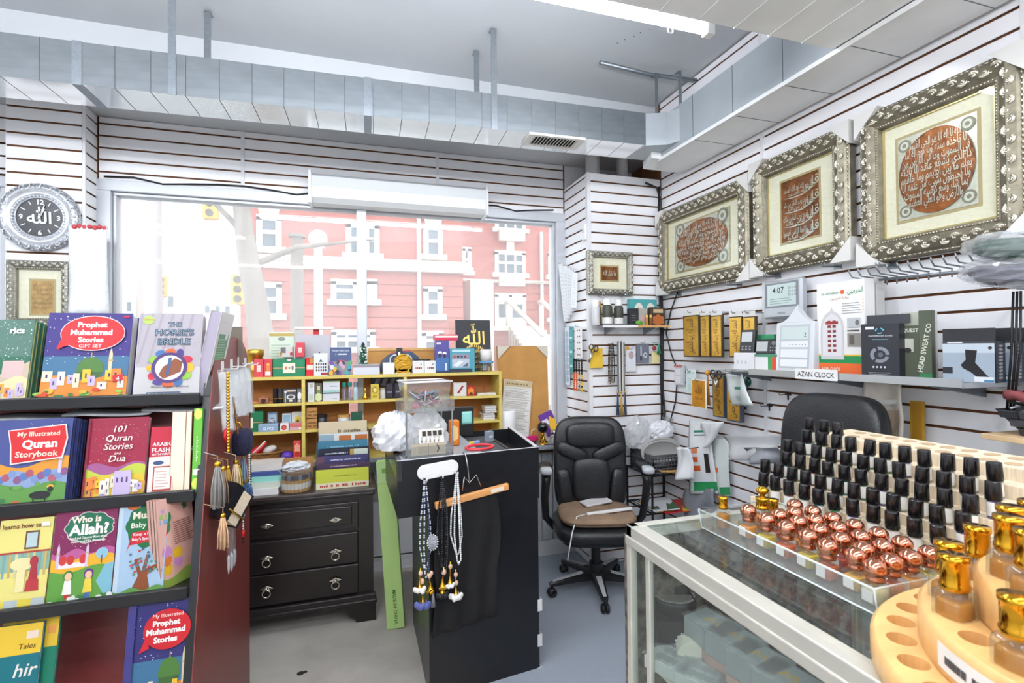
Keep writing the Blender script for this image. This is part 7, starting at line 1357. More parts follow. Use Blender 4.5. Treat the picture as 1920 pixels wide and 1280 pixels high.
wbox('sachet', 'pale mint sachet hanging behind the gold card', 'sachet', 1286, 1304, 693, 738, 2.23, .006, '#d6e6e2', lambda P: (P.marks(.5,.85,.07,'#3f8a7a',.7), P.lines(.15,.85,.2,.7,6,'#a9c9c0')), hook=True)
t, f = wallgrid('seed_pouch', 'silver and green pouch hanging in front of the right plaque', 'pouch', 1364, 1394, 700, 760, 2.10, mat('silver_pouch', '#c9cfce', .35, .2, var=.1, scale=18), .01, sk=(10,22), seed=21); pg_on(t, f, [(((.3,.42),(.75,.5)),'#2f7a62'), (((.25,.7),(.6,.85)),'#9fb5ae')])
MB().tube([(.19,0,.0),(-.02,0,.004),(-.026,0,.014)], .003, m_strap).obj('peg', t)
t = thing('scissors', 'scissors hanging over the left lower plaque', 'scissors', at(1342, 702, 'x', 2.15)); mb = MB(); [mb.tube([(0, s_*.028+.02*math.cos(k*.63), .026*math.sin(k*.63)) for k in range(10)], .005, ink('#2a2b2e', .4), 6, True) for s_ in (-1, 1)]; mb.obj('handles', t); MB().tube([(0,.01,-.026),(0,-.004,-.09)], .005, m_silver).tube([(.004,-.01,-.026),(.004,.004,-.09)], .005, m_silver).obj('blades', t); MB().tube([(.14,0,.0),(-.02,0,.02)], .003, m_strap).obj('peg', t)
t = thing('key_ring', 'dark green glass key ring hanging beside the silver pouch', 'keychain', at(1402, 712, 'x', 2.16)); MB().sph((0,0,-.01), .024, ink('#1c5a44', .15), 12, (.6,1,1.2)).obj('charm', t); MB().tube([(0,0,-.035),(0,.004,-.075)], .004, ink('#12382c'), 6).obj('tail', t); MB().tube([(.13,0,.03),(0,0,.035),(0,0,.015)], .0025, m_strap).obj('peg', t)
t = wbox('adapter', 'white power adapter with red label on the wall cord', 'adapter', 1264, 1279, 684, 722, 2.26, .03, '#cfcfd2', lambda P: (P.rect(0,.88,1,1,'#c06a6a'), P.rect(.15,.1,.85,.45,'#e4e4e6'), P.rect(.15,.5,.85,.8,'#e4e4e6')), bevel=.005)
for i, (u, v) in enumerate(((1478,739),(1430,703),(1443,760),(1395,765),(1376,695))):
    p = at(u, v, 'x', XR); t = thing('wall_hook', 'empty peg hook on the lower right wall, %s counted from the chair' % ORD[i], 'hook', p, group='empty peg hooks'); MB().box((-.003,-.02,-.006), (0,.02,.008), m_cable).obj('back_plate', t); MB().tube([(-.003,0,0),(-.06,0,-.002),(-.066,0,.012)], .003, m_strap).obj('prong', t); MB().box((-.004,-.004,-.03), (0,.004,0), m_cable).obj('leg', t)
# digital clock on the wall
t = wbox('digital_clock', 'silver framed digital wall clock reading 4:07', 'clock', 1430, 1503, 524, 596, 2.22, .045, '#a9adb3', lambda P: (P.rect(.07,.28,.93,.94,'#7d8289'), P.rect(.13,.33,.87,.89,'#c3d3d0'), P.text('4:07',.42,.66,.22,'#2a3234',bold=.01), [P.text('28 6 14',.78,.74-.09*k,.09,'#55605f') for k in range(3)], P.lines(.2,.8,.38,.56,3,'#8fa09d',.3), P.rect(.4,.1,.6,.16,'#8f949a')), mt=mat('silver_plastic', '#b4b8bd', .35, .2), bevel=.01)
# glass shelf with the azan clocks
AZ = 1.466; ash = thing('wall_shelf', 'glass shelf with aluminium rail carrying azan clocks on the right wall', 'shelf', (XR,0,AZ))
MB().box((-.30,1.22,-.008), (-.004,2.42,0), m_acryl).obj('glass_board', ash); MB().box((-.306,1.215,-.018), (-.298,2.20,.012), mat('aluminium_rail', '#c6cacd', .3, .7)).obj('front_rail', ash); MB().box((-.298,1.215,-.02), (-.004,1.223,-.001), mat('aluminium_rail', '#c6cacd')).obj('end_rail', ash)
for y in (1.32, 1.80, 2.36): MB().prism([(0,-.07),(0,0),(-.28,-.01),(-.28,-.022)], .02, m_strap, 'y', y).obj('bracket', ash)
t = thing('shelf_sign', 'white sign lettered AZAN CLOCK on the shelf rail', 'sign'); a, b = at(1491, 698, 'x', 1.985), at(1569, 679, 'x', 1.985); t.location = (1.985,a.y,AZ-.022); t.rotation_euler = FACE_X; W_, H_ = a.y-b.y, .048; MB().box((0,0,-.004), (W_,H_,0), m_wpl).obj('plate', t); P = Print(W_, H_, z=.0002); P.text('AZAN CLOCK',.5,.26,.68,'#26262a',fit=.88,bold=.012); P.put('lettering', t)
zb = AZ+.0005
wbox('clock_box', 'flat white carton under the two black clocks', 'box', 1371, 1409, 661, 0, 2.07, .16, '#e4e4e6', lambda P: [P.ell(.2+.2*k,.45,.05,.12,'#c9c9cc',8) for k in range(3)], zb=zb); wbox('clock_box', 'flat white carton with green and red stripes beside it', 'box', 1410, 1452, 664, 0, 2.06, .16, '#e8e8e8', lambda P: (P.rect(.6,.1,.78,.9,'#3f9a5a'), P.rect(.78,.1,.95,.9,'#d9452e'), P.rect(0,.85,1,1,'#3f8a6a')), zb=zb)
z2 = at(1390, 662, 'x', 2.07).z
t = wbox('azan_clock', 'upright black pocket azan clock with silver face', 'clock', 1380, 1407, 618, 0, 2.09, .02, '#232427', lambda P: (P.rect(.14,.48,.86,.9,'#c9cdd0'), [P.ell(.25+.25*k,.28-.12*j,.08,.035,'#8a8d90',8) for k in range(3) for j in range(2)]), zb=z2+.001, bevel=.004, tilt=6)
t = wbox('azan_clock', 'wide black azan clock with silver screen and round dial', 'clock', 1410, 1453, 636, 0, 2.08, .03, '#26272a', lambda P: (P.rect(.06,.2,.55,.86,'#b9bdbe'), P.ell(.8,.75,.09,.15,'#6a6d70',12), [P.ell(.68+.1*k,.45-.2*j,.03,.06,'#8a8d90',6) for k in range(3) for j in range(2)]), zb=at(1430, 664, 'x', 2.06).z+.001, bevel=.005, tilt=6); wbox('clock_box', 'small green-topped carton behind the wide black clock', 'box', 1416, 1446, 627, 0, 2.15, .03, '#3f9a6a', None, zb=zb)
# mosque-shaped white clock
X_ = 2.06; y0, y1 = at(1451, 640, 'x', X_).y, at(1523, 640, 'x', X_).y; Wm = y0-y1; Hm = at(1487, 603, 'x', X_).z-AZ; Hp = at(1494, 574, 'x', X_).z-AZ
t = thing('azan_clock', 'white mosque-shaped azan clock with pointed top', 'clock', (X_,y0,zb), (R(90-4),0,R(-90))); m_wc = mat('pearl_white_plastic', '#d3d6da', .35, .1)
MB().box((0,0,-.045), (Wm,Hm,0), m_wc).obj('body', t, bevel=.006); pts = [(0,Hm)]+[(Wm*(.08+.42*k/6), Hm+(Hp-Hm)*(k/6)**1.8) for k in range(7)]+[(Wm*(.92-.42*k/6), Hm+(Hp-Hm)*(k/6)**1.8) for k in range(5,-1,-1)]+[(Wm,Hm)]; MB().prism(pts, .04, m_wc, 'z', -.043).obj('pointed_top', t, bevel=.003); MB().prism([(Wm*.47,Hp*.98),(Wm*.53,Hp*.98),(Wm*.5,Hp*1.04)], .012, m_wc, 'z', -.025).obj('finial', t)
P = Print(Wm, Hm); P.rect(.12,.08,.9,.94,'#b9bec2'); P.rect(.16,.66,.86,.9,'#c6d3d0'); P.text('2',.78,.7,.12,'#3a4446'); P.rect(.16,.5,.86,.62,'#e2e4e6'); [P.ell(.4+.08*k,.55,.015,.01,'#5a5f62',6) for k in range(6)]; P.rect(.16,.3,.86,.46,'#e2e4e6'); P.rect(.16,.12,.86,.26,'#e6e8ea'); P.put('clock_face', t)
# tall al-haramain style carton
def hara(P):
    P.rect(0,0,1,1,'#ecebe8'); P.rect(0,0,1,.12,'#e2642a'); P.rect(0,.12,1,.2,'#1f8a4c'); P.rect(0,.2,1,.215,'#e6b83a'); P.text('AL-HARAMEEN',.3,.87,.035,'#2f8a5a',bold=.01,fit=.4); P.ell(.56,.885,.045,.025,'#d9622e',12); P.text(safe('الحرمين'),.82,.865,.075,'#2f8a5a',bold=.01,fit=.32); P.text(safe('ساعة الحرمين'),.5,.81,.04,'#a9663a',fit=.6)
    P.lines(.55,.95,.65,.78,5,'#9a9a98',.3); [P.ell(.97,.68+.035*k,.012,.008,'#e0a03a',6) for k in range(4)]
    P.pg([(.08,.16),(.58,.16),(.58,.5),(.56,.58),(.48,.65),(.36,.69),(.33,.73),(.30,.69),(.18,.65),(.10,.58),(.08,.5)], '#c9c6c8'); P.pg([(.12,.2),(.54,.2),(.54,.5),(.52,.56),(.45,.62),(.33,.66),(.21,.62),(.14,.56),(.12,.5)], '#d9d7da')
    for j in range(7): P.rect(.24,.245+.052*j,.31,.272+.052*j,'#7a1a1e'); P.rect(.35,.245+.052*j,.42,.272+.052*j,'#7a1a1e')
    P.rect(.2,.545,.47,.575,'#9a2226'); P.rect(.66,.5,.92,.6,'#b9bcc0'); P.ell(.86,.55,.04,.03,'#6a6d70'); P.rect(.66,.3,.95,.44,'#8f8a84'); P.rect(.7,.32,.8,.42,'#5a5652'); P.rect(.66,.46,.9,.475,'#4a4644'); P.text('AZAN CLOCK',.3,.04,.05,'#f4e9d8',bold=.01,fit=.4)
wbox('azan_clock_box', 'tall white azan clock carton with green and orange base', 'box', 1527, 1616, 528, 0, 2.10, .06, '#e8e7e4', hara, zb=zb, yaw=0)
wbox('azan_clock_box', 'grey ribbed edge of a second azan clock carton behind it', 'box', 1606, 1638, 521, 0, 2.20, .05, '#c9c7c4', lambda P: (P.lines(.1,.95,.3,.95,5,'#8a8784'), [P.rect(.2+.16*k,.2,.26+.16*k,.98,'#a9a6a2') for k in range(5)]), zb=zb)
# black carton with ring logo
def swirl(P):
    P.rect(0,0,1,1,'#2b2d33'); P.rect(.12,.9,.36,.95,'#d6d8da')
    for k in range(3): P.pg([(.5+.12*math.cos(a)+.0, .87+.06*math.sin(a)) for a in [k*2.09+.25*j for j in range(6)]]+[(.5+.08*math.cos(a), .87+.04*math.sin(a)) for a in [k*2.09+.25*j for j in range(5,-1,-1)]], '#4fb0c4')
    P.text('WATERPROOF SOCKS',.52,.76,.04,'#d2d4d8',bold=.01,fit=.7); P.rect(.3,.7,.72,.71,'#5a8a94')
    for k in range(3): P.pg([(.5+.26*math.cos(a), .42+.15*math.sin(a)) for a in [k*2.09+.3*j for j in range(7)]]+[(.5+.16*math.cos(a), .42+.09*math.sin(a)) for a in [k*2.09+.3*j for j in range(6,-1,-1)]], '#7d828c')
    P.ell(.52,.42,.07,.045,'#5a5f68'); [P.ell(.33+.1*k,.19,.03,.02,'#c9ccd0',8) for k in range(4)]; P.lines(.2,.8,.05,.11,2,'#b9bcc0')
t = wbox('sock_box', 'black sock carton with a grey swirl emblem on the azan shelf', 'box', 1609, 1670, 607, 0, 2.04, .07, '#2b2d33', swirl, zb=zb, yaw=14)
MB().box((.005,at(1640,607,'x',2.04).z-AZ,-.04), (.16,at(1640,590,'x',2.04).z-AZ,-.037), ink('#3a3c42')).obj('hang_tab', t)
t = wbox('sock_pack', 'dark green outdoor sock pack standing edge-on beside the black carton', 'pack', 1684, 1716, 586, 0, 2.12, .02, '#59604c', lambda P: (P.rect(0,.8,1,1,'#b5b8a8'), P.rect(.1,.4,.6,.6,'#d9dace'), P.ell(.3,.42,.2,.04,'#2a2a26',10), P.text('QUEST',.45,.7,.08,'#e8e9e0',bold=.02,fit=.8)), zb=zb, yaw=20)
t = wbox('sock_pack', 'narrow green pack with rotated lettering next to it', 'pack', 1716, 1738, 582, 0, 2.08, .03, '#4f5746', lambda P: (P.text('HEAD SWEAT CO',.62,.45,.09,'#d6d8c8',rot=80,bold=.02), P.rect(0,0,1,.08,'#2f7a4a')), zb=zb, yaw=12); wbox('azan_clock_box', 'slim white carton edge with green and orange base behind the packs', 'box', 1722, 1742, 583, 0, 2.16, .03, '#d8d6d2', lambda P: (P.rect(0,.02,1,.1,'#e2642a'), P.rect(0,.1,1,.2,'#1f8a4c'), P.ell(.5,.5,.15,.04,'#d9622e')), zb=zb)
def sock(P):
    P.rect(0,0,1,1,'#98a5b2'); P.rect(0,.72,1,.95,'#b9c4cd'); P.rect(.0,.95,1,1,'#3a3d44'); P.rect(.1,.96,.4,.99,'#d6d8da')
    P.pg([(.45,.8),(.68,.78),(.64,.48),(.84,.2),(.92,.12),(.86,.06),(.72,.08),(.56,.24),(.40,.34),(.36,.42),(.46,.55)], '#121316'); P.ell(.92,.84,.04,.04,'#2a2c32',10); P.rect(.62,.02,.98,.14,'#d2d6da'); P.rect(.8,.02,.98,.07,'#3f7aa0'); P.rect(0,.2,.2,.36,'#26282e')
def sockspine(P): P.rect(0,0,1,1,'#1f2125'); [P.blob(.5,.12+.085*k,.18,.025,'#8f9298',5,.3) for k in range(10)]
for k in range(3):
    X_ = 2.03+.0*k; u = (1762, 1862, 1876)[k]
    if k == 0:
        t = wbox('sock_box', 'grey-blue sock carton with black sock picture at the shelf end', 'box', 1761, 1850, 640, 0, 1.985+.05, .075, '#1f2125', sock, zb=zb, yaw=10); Wk = at(1761,670,'x',2.035).y-at(1850,670,'x',2.035).y; Hk = at(1805,640,'x',2.035).z-zb
        MB().box((0,Hk,-.005), (Wk,Hk+.045,-.002), ink('#26282c')).obj('hang_tab', t)
        P = Print(.075, Hk); sockspine(P); P.put('side_print', t, (Wk+.0006,0,0), (0,R(90),0)); t0 = t
    else:
        t = dup(t0, t0.location+Vector((.082*k,-.008*k,0)), label=['','second black sock carton stacked behind the front one','third black sock carton nearest the wall'][k])
# hook rail
hr = thing('hook_rail', 'dark wall rail with a row of empty display hooks', 'hook rail', (XR,0,1.885)); MB().tube([(-.08,1.73,.0),(-.08,1.24,-.015)], .006, m_strap, 8).obj('bar', hr); MB().tube([(-.0,1.70,-.0),(-.08,1.70,0)], .005, m_strap).tube([(0,1.3,-.012),(-.08,1.3,-.012)], .005, m_strap).obj('arm', hr)
for k in range(12): y = 1.715-.042*k; MB().tube([(-.078,y,.004),(-.17,y+.004,.012),(-.185,y+.004,.03),(-.19,y+.004,.045)], .0032, m_strap, 6).tube([(-.08,y,0),(-.08,y,-.028)], .0035, m_strap, 6).obj('hook', hr)
# bag of nuts/beads under the shelf and gold framed card
t, f = wallgrid('clear_pouch', 'clear pouch of beige goods hanging below the azan shelf', 'pouch', 1628, 1702, 715, 822, 2.2, mat('beige_pouch', '#d9cfc4', .3, var=.15, scale=14, bump=.4, bscale=25), .02, sk=(4,6), seed=31); pg_on(t, f, [(((.0,.32),(1,.40)),'#ece8e2'), (((.1,.5),(.9,.97)),'#c9b39a')]); MB().tube([(.1,0,.0),(-.03,0,.004)], .003, m_strap).obj('peg', t)
wbox('gold_frame_card', 'thin gold framed card leaning beside the beige pouch', 'card', 1706, 1732, 752, 830, 2.24, .012, '#b58a2a', lambda P: P.rect(.15,.04,.85,.96,'#a87a20'))
for i, (u0, u1, v0, v1, c, lb) in enumerate(((1838,1925,446,492,'#e3e5e6','clear crinkled bag with dark green cloth at the right edge'), (1828,1925,478,542,'#8d92a0','clear crinkled bag with dark purple cloth at the right edge'))):
    p = at((u0+u1)/2+12, (v0+v1)/2-6+8*i, 'x', 2.0+.0*i); t = thing('plastic_bag', lb, 'bag', p, (R(10),0,0)); mb = MB(); crumple(mb, (0,0,0), (.05,.13,.045), m_clear, 40+i, 26, 14, .3); mb.obj('film', t); mb = MB(); crumple(mb, (0,.0,-.005), (.038,.10,.034), ink('#1f4a3c' if i == 0 else '#4a4a5c', .7), 50+i, 14, 8, .25); mb.obj('cloth', t); MB().tube([(.0,-.02,.04),(.15,-.02,.05),(.30,-.02,.05)], .004, m_strap).obj('peg', t)
t = thing('hair_ties', 'black cords hanging at the far right edge of the wall', 'cord', at(1914, 545, 'x', 2.1)); [MB().tube([(0,.01*k,.0),(.01,.012*k+.01,-.2),(.0,.03+.008*k,-.42)], .004, m_cable).obj('cord', t) for k in range(3)]; MB().tube([(.2,0,.006),(-.02,0,.008)], .004, m_strap).obj('peg', t)
# woven basket on a small wood shelf
sh2 = thing('wall_shelf', 'small pale wood shelf at the right edge under the basket', 'shelf', (XR,1.02,at(1890, 812, 'x', 2.12).z)); MB().box((-.26,-.2,-.018), (-.002,.17,0), mat('pale_plywood', '#d3b48a', .6, var=.15, scale=14)).obj('board', sh2, bevel=.002); MB().box((-.2,-.1,-.05), (-.002,-.08,-.018), m_strap).obj('bracket', sh2)
bz = sh2.location.z; m_wv = mat('charcoal_weave', '#33343a', .6, var=.2, scale=30)
bk3 = thing('woven_basket', 'charcoal woven basket of hair accessories at the right edge', 'basket', (2.17,.99,bz+.0005)); mb = MB(); hb_ = .085
mb.add([(-.07,-.11,0),(.07,-.11,0),(.07,.11,0),(-.07,.11,0),(-.11,-.17,hb_),(.11,-.17,hb_),(.11,.17,hb_),(-.11,.17,hb_)], [(3,2,1,0),(0,1,5,4),(1,2,6,5),(2,3,7,6),(3,0,4,7)], m_wv); mb.obj('basket', bk3)
for j in range(3):
    for i in range(6): f_ = (j+.5)/3; h_ = .11+.06*f_; y = -h_+2*h_*(i+.5)/6; MB().box((-.004,-h_/6*.9,-.012), (.002,h_/6*.9,.012), m_wv if (i+j) % 2 else mat('charcoal_weave_light', '#4a4b52', .55)).obj('weave_strip', bk3, (-.072-.04*f_-.003*((i+j) % 2),y,hb_*f_), (0,R(-24),0))
for i, (c, lb, r) in enumerate((('#7a3a3c','dusty red scrunchie in the woven basket',.05), ('#1f2022','black scrunchie in the woven basket',.055), ('#c9cfd2','white and black elastic bundle in the woven basket',.05))):
    t = thing('scrunchie', lb, 'scrunchie', (2.11+.03*i,1.09-.07*i+.03*(i == 1),bz+.105+.02*(i != 2)), (R(8),R(5),0)); MB().tube([(r*.8*math.cos(k*.42), r*1.1*math.sin(k*.42), .004*math.sin(k*3)) for k in range(15)], [.015 if k % 2 else .019 for k in range(15)], mat('scrunchie_'+c[1:], c, .8, var=.2, scale=40), 8, True).obj('loop', t)
t = thing('hair_tie_pile', 'pile of white and dark elastics filling the woven basket', 'elastics', (2.15,1.0,bz+.088)); mb = MB()
for i in range(60): mb.tube([(random.uniform(-.09,.09), random.uniform(-.14,.14), random.uniform(-.01,.03)) for _ in range(3)], .004, ink(['#dfe3e4','#2b3a38','#9fb0ae','#1f2022'][i % 4], .6), 5)
mb.obj('elastics', t)['kind'] = 'stuff'

# ================================================================== GLASS SHOWCASE
CX0, CX1, CY0, CY1, CZ = .745, 1.60, -.55, 1.30, 1.10
m_caf = mat('showcase_aluminium', '#cfcdc2', .35, .35, var=.06, scale=10)
m_gran = mat('black_granite_laminate', '#3b3733', .3, var=.6, scale=45, var2='#8a8178')
m_cgl = glassy('showcase_glass', '#f8fcfa', 1.3, .02)
sc_ = thing('glass_showcase', 'aluminium framed glass showcase counter in the right foreground', 'showcase')
def bar(x0, y0, z0, x1, y1, z1, nm='frame_bar', m=None): return MB().box((x0,y0,z0), (x1,y1,z1), m or m_caf).obj(nm, sc_, bevel=.003)
bar(CX0,CY0,CZ-.035,CX0+.028,CY1,CZ,'top_rail'); bar(CX0+.028,CY0,CZ-.02,CX0+.05,CY1,CZ-.003,'top_rail'); bar(CX0,CY1-.03,CZ-.035,CX1,CY1,CZ,'top_rail'); bar(CX1-.028,CY0,CZ-.035,CX1,CY1,CZ,'top_rail'); bar(CX0,CY0,CZ-.035,CX1,CY0+.03,CZ,'top_rail')
bar(CX0-.004,CY0,CZ-.055,CX0+.006,CY1,CZ-.03,'top_rail')
for x in (CX0, CX1-.022):
    for y in (CY0, CY1-.022): bar(x,y,.1,x+.022,y+.022,CZ-.03,'corner_post')
for y in (1.19, .38): bar(CX0+.004,y,.12,CX0+.018,y+.02,CZ-.05,'door_stile')
bar(CX0,CY0,.10,CX0+.03,CY1,.14,'bottom_rail'); bar(CX0+.03,CY0,.10,CX1,CY1,.12,'bottom_board',mat('showcase_floor', '#9da3a3', .4)); bar(CX0+.01,CY0,0,CX1,CY1-.01,.10,'plinth',m_gran)
MB().box((CX0+.05,CY0+.03,CZ-.008), (CX1-.028,CY1-.03,CZ-.001), m_cgl).obj('top_glass', sc_); MB().box((CX0+.008,CY0+.02,.14), (CX0+.013,CY1-.02,CZ-.04), m_cgl).obj('front_glass', sc_)
MB().box((CX0+.005,CY1,.0), (CX1,CY1+.02,CZ-.036), m_gran).obj('end_panel', sc_); MB().box((CX1,CY0,.0), (CX1+.012,CY1,CZ-.03), mat('showcase_back', '#b9bdb9', .5)).obj('back_panel', sc_)
SHZ = .74
for z in (SHZ, .4): MB().box((CX0+.04,CY0+.03,z-.006), (CX1-.03,CY1-.03,z), m_cgl).obj('glass_shelf', sc_); MB().box((CX0+.036,CY0+.03,z-.01), (CX0+.042,CY1-.03,z+.002), m_caf).obj('shelf_edge', sc_)
# goods inside
def inbox(name, label, cat, u, v, zt, size, hx, rz=0, wrap=False, top=None):
    """carton in the showcase; (u, v) is the middle of its lid at height zt"""
    W, D_, H = size; p = at(u, v, 'z', zt); t = thing(name, label, cat, (p.x,p.y,zt-H+.0005), (0,0,R(rz))); MB().box((-W/2,-D_/2,0), (W/2,D_/2,H), ink(hx, .45)).obj('body', t, bevel=.003)
    if top: P = Print(W, D_); top(P); P.put('lid_print', t, (-W/2,-D_/2,H))
    if wrap: MB().grid(lambda i, j: ((i-.5)*W*1.08, (j-.5)*D_*1.1, H+.004+.003*math.sin(i*17+j*9)), 10, 8, m_clear).obj('film_wrap', t)
    return t
m_gld = '#c9a24a'
inbox('gift_case', 'black gift case with gold lettering at the far end of the showcase', 'case', 1252, 1085, .90, (.12,.09,.155), '#1d1b1d', -32, top=lambda P: P.text('LUV',.5,.45,.35,m_gld,bold=.03))
inbox('gift_case', 'black case carrying the round tin in the showcase', 'case', 1266, 1145, .842, (.13,.11,.10), '#26242a', -20)
p = at(1264, 1138, 'z', .845); t = thing('cream_tin', 'round dark tin with silver lid in the showcase', 'tin', (p.x,p.y,.8425)); MB().lathe([(.058,0),(.06,.004),(.06,.03)], ink('#1f2024', .3), n=32).obj('tin', t); MB().lathe([(.061,.03),(.061,.036),(.052,.038),(.05,.036)], ink('#2c2d33', .3), n=32).obj('lid', t); MB().lathe([(.05,.036),(.048,.037),(.03,.037),(.02,.034),(.0001,.034)], mat('tin_silver', '#a9a39c', .3, .7), n=32).obj('lid_emboss', t)
P = Print(.1, .1, z=.0382); [P.pg([(q*math.cos(R(w_)), q*math.sin(R(w_))) for q, w_ in ((.53,11*k),(.57,11*k),(.57,11*k+7),(.53,11*k+7))], '#c9c9cc') for k in range(32) if k % 7]; P.put('lid_print', t)
p = at(1290, 1178, 'z', .815); t = thing('ribbon_roll', 'cream cylinder trimmed with lace in the showcase', 'roll', (p.x,p.y,.7765), (0,0,R(60))); MB().cyl((-.07,0,0), .036, .14, ink('#d9d6c8', .5), 24, 'x').obj('cylinder', t); mb = MB(); [mb.sph((x, .037*math.cos(k*.35), .037*math.sin(k*.35)), .004, m_silver, 5) for x in (-.02,0) for k in range(18)]; mb.obj('lace_trim', t)['kind'] = 'stuff'
gtop = lambda P: (P.rect(0,0,1,1,'#9aa1a2'), P.pg([(.3,.35),(.38,.35),(.44,.55),(.5,.35),(.56,.55),(.62,.35),(.7,.35),(.6,.7),(.5,.5),(.4,.7)], m_gld))
for i, (u, v, zt) in enumerate(((1338,1165,.862),(1380,1192,.862),(1425,1228,.862),(1480,1268,.862))):
    for k in (0, 1): inbox('gift_case', 'grey gold-stamped gift box in clear film, %s box of the %s pile' % (('top','lower')[k], ('farthest','second','third','nearest')[i]), 'box', u, v, zt, (.125,.09,.06), '#9aa0a0' if k == 0 else '#b59a94', -78, wrap=(k == 0), top=gtop if k == 0 else None).location.z = .8012-.0605*k
for k, (u, v, lb) in enumerate(((1262,1232,'pale lace patterned case low in the showcase'),(1320,1262,'wrapped mottled case beside the lace one'),(1392,1290,'wrapped grey case at the showcase front'))): inbox('lace_case', lb, 'case', u, v, .775, (.12,.09,.034), '#b5bab8', -66+6*k, wrap=True, top=lambda P: [P.blob(.3+.2*(q % 3),.3+.4*(q//3),.1,.14,'#8a908e',7,.3) for q in range(6)])
p = at(1240, 1195, 'z', .75); t = thing('bracelet', 'gold and silver chain bracelet lying in the showcase', 'bracelet', (p.x,p.y,SHZ+.006)); mb = MB(); [mb.sph((.05*math.cos(k*.2), .032*math.sin(k*.2), .002*(k % 2)), .0055, m_gold if k % 4 else m_silver, 6) for k in range(32)]; mb.obj('links', t)
inbox('red_case', 'dark red ring case at the far left of the showcase', 'case', 1217, 1140, .80, (.05,.05,.06), '#5a2630', -30)

# ================================================================== PERFUME BOTTLES ON THE SHOWCASE
m_rose = mat('rose_gold_chrome', '#d99478', .12, 1); m_gcap = mat('gold_cap_chrome', '#d8a02c', .14, 1)
m_blk = mat('black_gloss_cap', '#131214', .18, var=.1, scale=10)
m_bgl = glassy('bottle_glass', '#f2f6f4', 1.5, .06)
oils = ['#d98a2e','#c9b03a','#b8402a','#d9a54a','#d8cf9a','#c25a30']
TX0, TX1, TY0, TY1 = .925, 1.165, .705, 1.20
tr_ = thing('acrylic_tray', 'long clear acrylic tray of rose-gold capped perfumes on the showcase', 'tray', (0,0,CZ)); mb = MB(); mb.box((TX0,TY0,0), (TX1,TY1,.004), m_acryl)
for (x0, y0), (x1, y1) in (((TX0,TY0),(TX0,TY1)), ((TX1,TY0),(TX1,TY1)), ((TX0,TY0),(TX1,TY0)), ((TX0,TY1),(TX1,TY1))):
    dx, dy = (-.012 if x0 == x1 == TX0 else .0), 0; t_ = .002; mb.add([(x0-t_,y0-t_,.0),(x1+t_,y0-t_,.0) if x0 != x1 else (x0+t_,y0-t_,0),(x1+t_,y1+t_,0),(x0-t_,y1+t_,0),(x0-t_+dx,y0-t_,.052),(x1+t_+(dx if x0 == x1 else 0),y0-t_,.052),(x1+t_+(dx if x0 == x1 else 0),y1+t_,.052),(x0-t_+dx,y1+t_,.052)], [(3,2,1,0),(4,5,6,7),(0,1,5,4),(1,2,6,5),(2,3,7,6),(3,0,4,7)], m_acryl)
mb.obj('tray', tr_); m_aed = mat('acrylic_edge', '#dfe9e8', .15); MB().tube([(TX0-.012,TY0,.053),(TX0-.012,TY1,.053),(TX1,TY1,.053),(TX1,TY0,.053)], .0022, m_aed, 6, True).obj('rim', tr_); MB().tube([(TX0-.002,TY0,.002),(TX0-.002,TY1,.002)], .002, m_aed, 6).tube([(TX0-.002,TY0,.002),(TX0-.012,TY0,.052)], .0018, m_aed, 6).tube([(TX0-.002,TY1,.002),(TX0-.012,TY1,.052)], .0018, m_aed, 6).obj('base_edge', tr_)
RB = [(.984,1.093),(.976,1.024),(1.029,1.038),(1.132,1.088),(1.081,1.040),(.976,.963),(1.034,.984),(1.132,1.032),(1.132,.975),(1.082,.980),(1.032,.925),(1.085,.920),(1.134,.919),(.975,.903),(1.027,.866),(1.08,.862),(1.134,.862),(.965,.845),(1.02,.808),(1.072,.806),(1.128,.806),(.975,.79),(.958,.737),(1.012,.745),(1.068,.748),(1.125,.75)]
protoR = None
def rose_bottle(x, y, label, oil):
    t = thing('perfume_bottle', label, 'bottle', (x,y,CZ+.0045), None, 'rose-gold capped perfumes in the tray')
    MB().sq((0,0,.021), (.0205,.0205,.021), m_bgl, .25, .35, 16, 8).obj('glass', t); MB().sq((0,0,.017), (.017,.017,.015), mat('oil_'+oil[1:], oil, .15, spec=.6), .25, .35, 12, 8).obj('oil', t); MB().box((-.0212,-.011,.008), (-.0206,.011,.03), ink('#e8e6e0', .5)).obj('paper_label', t)
    MB().lathe([(.011,.041),(.015,.043),(.016,.050),(.013,.053),(.0175,.057),(.0205,.066),(.0185,.076),(.011,.083),(.0001,.085)], m_rose, n=20).obj('cap', t); return t
rows_ = {}
for i, (x, y) in enumerate(RB):
    c = min(range(4), key=lambda k: abs((.97,1.028,1.08,1.132)[k]-x)); rows_[c] = rows_.get(c, 0)+1; rose_bottle(x, y, 'rose-gold capped perfume bottle, %s from the far end in the %s tray row' % (ORD[rows_[c]-1], ('front','second','third','rear')[c]), oils[i % 6])
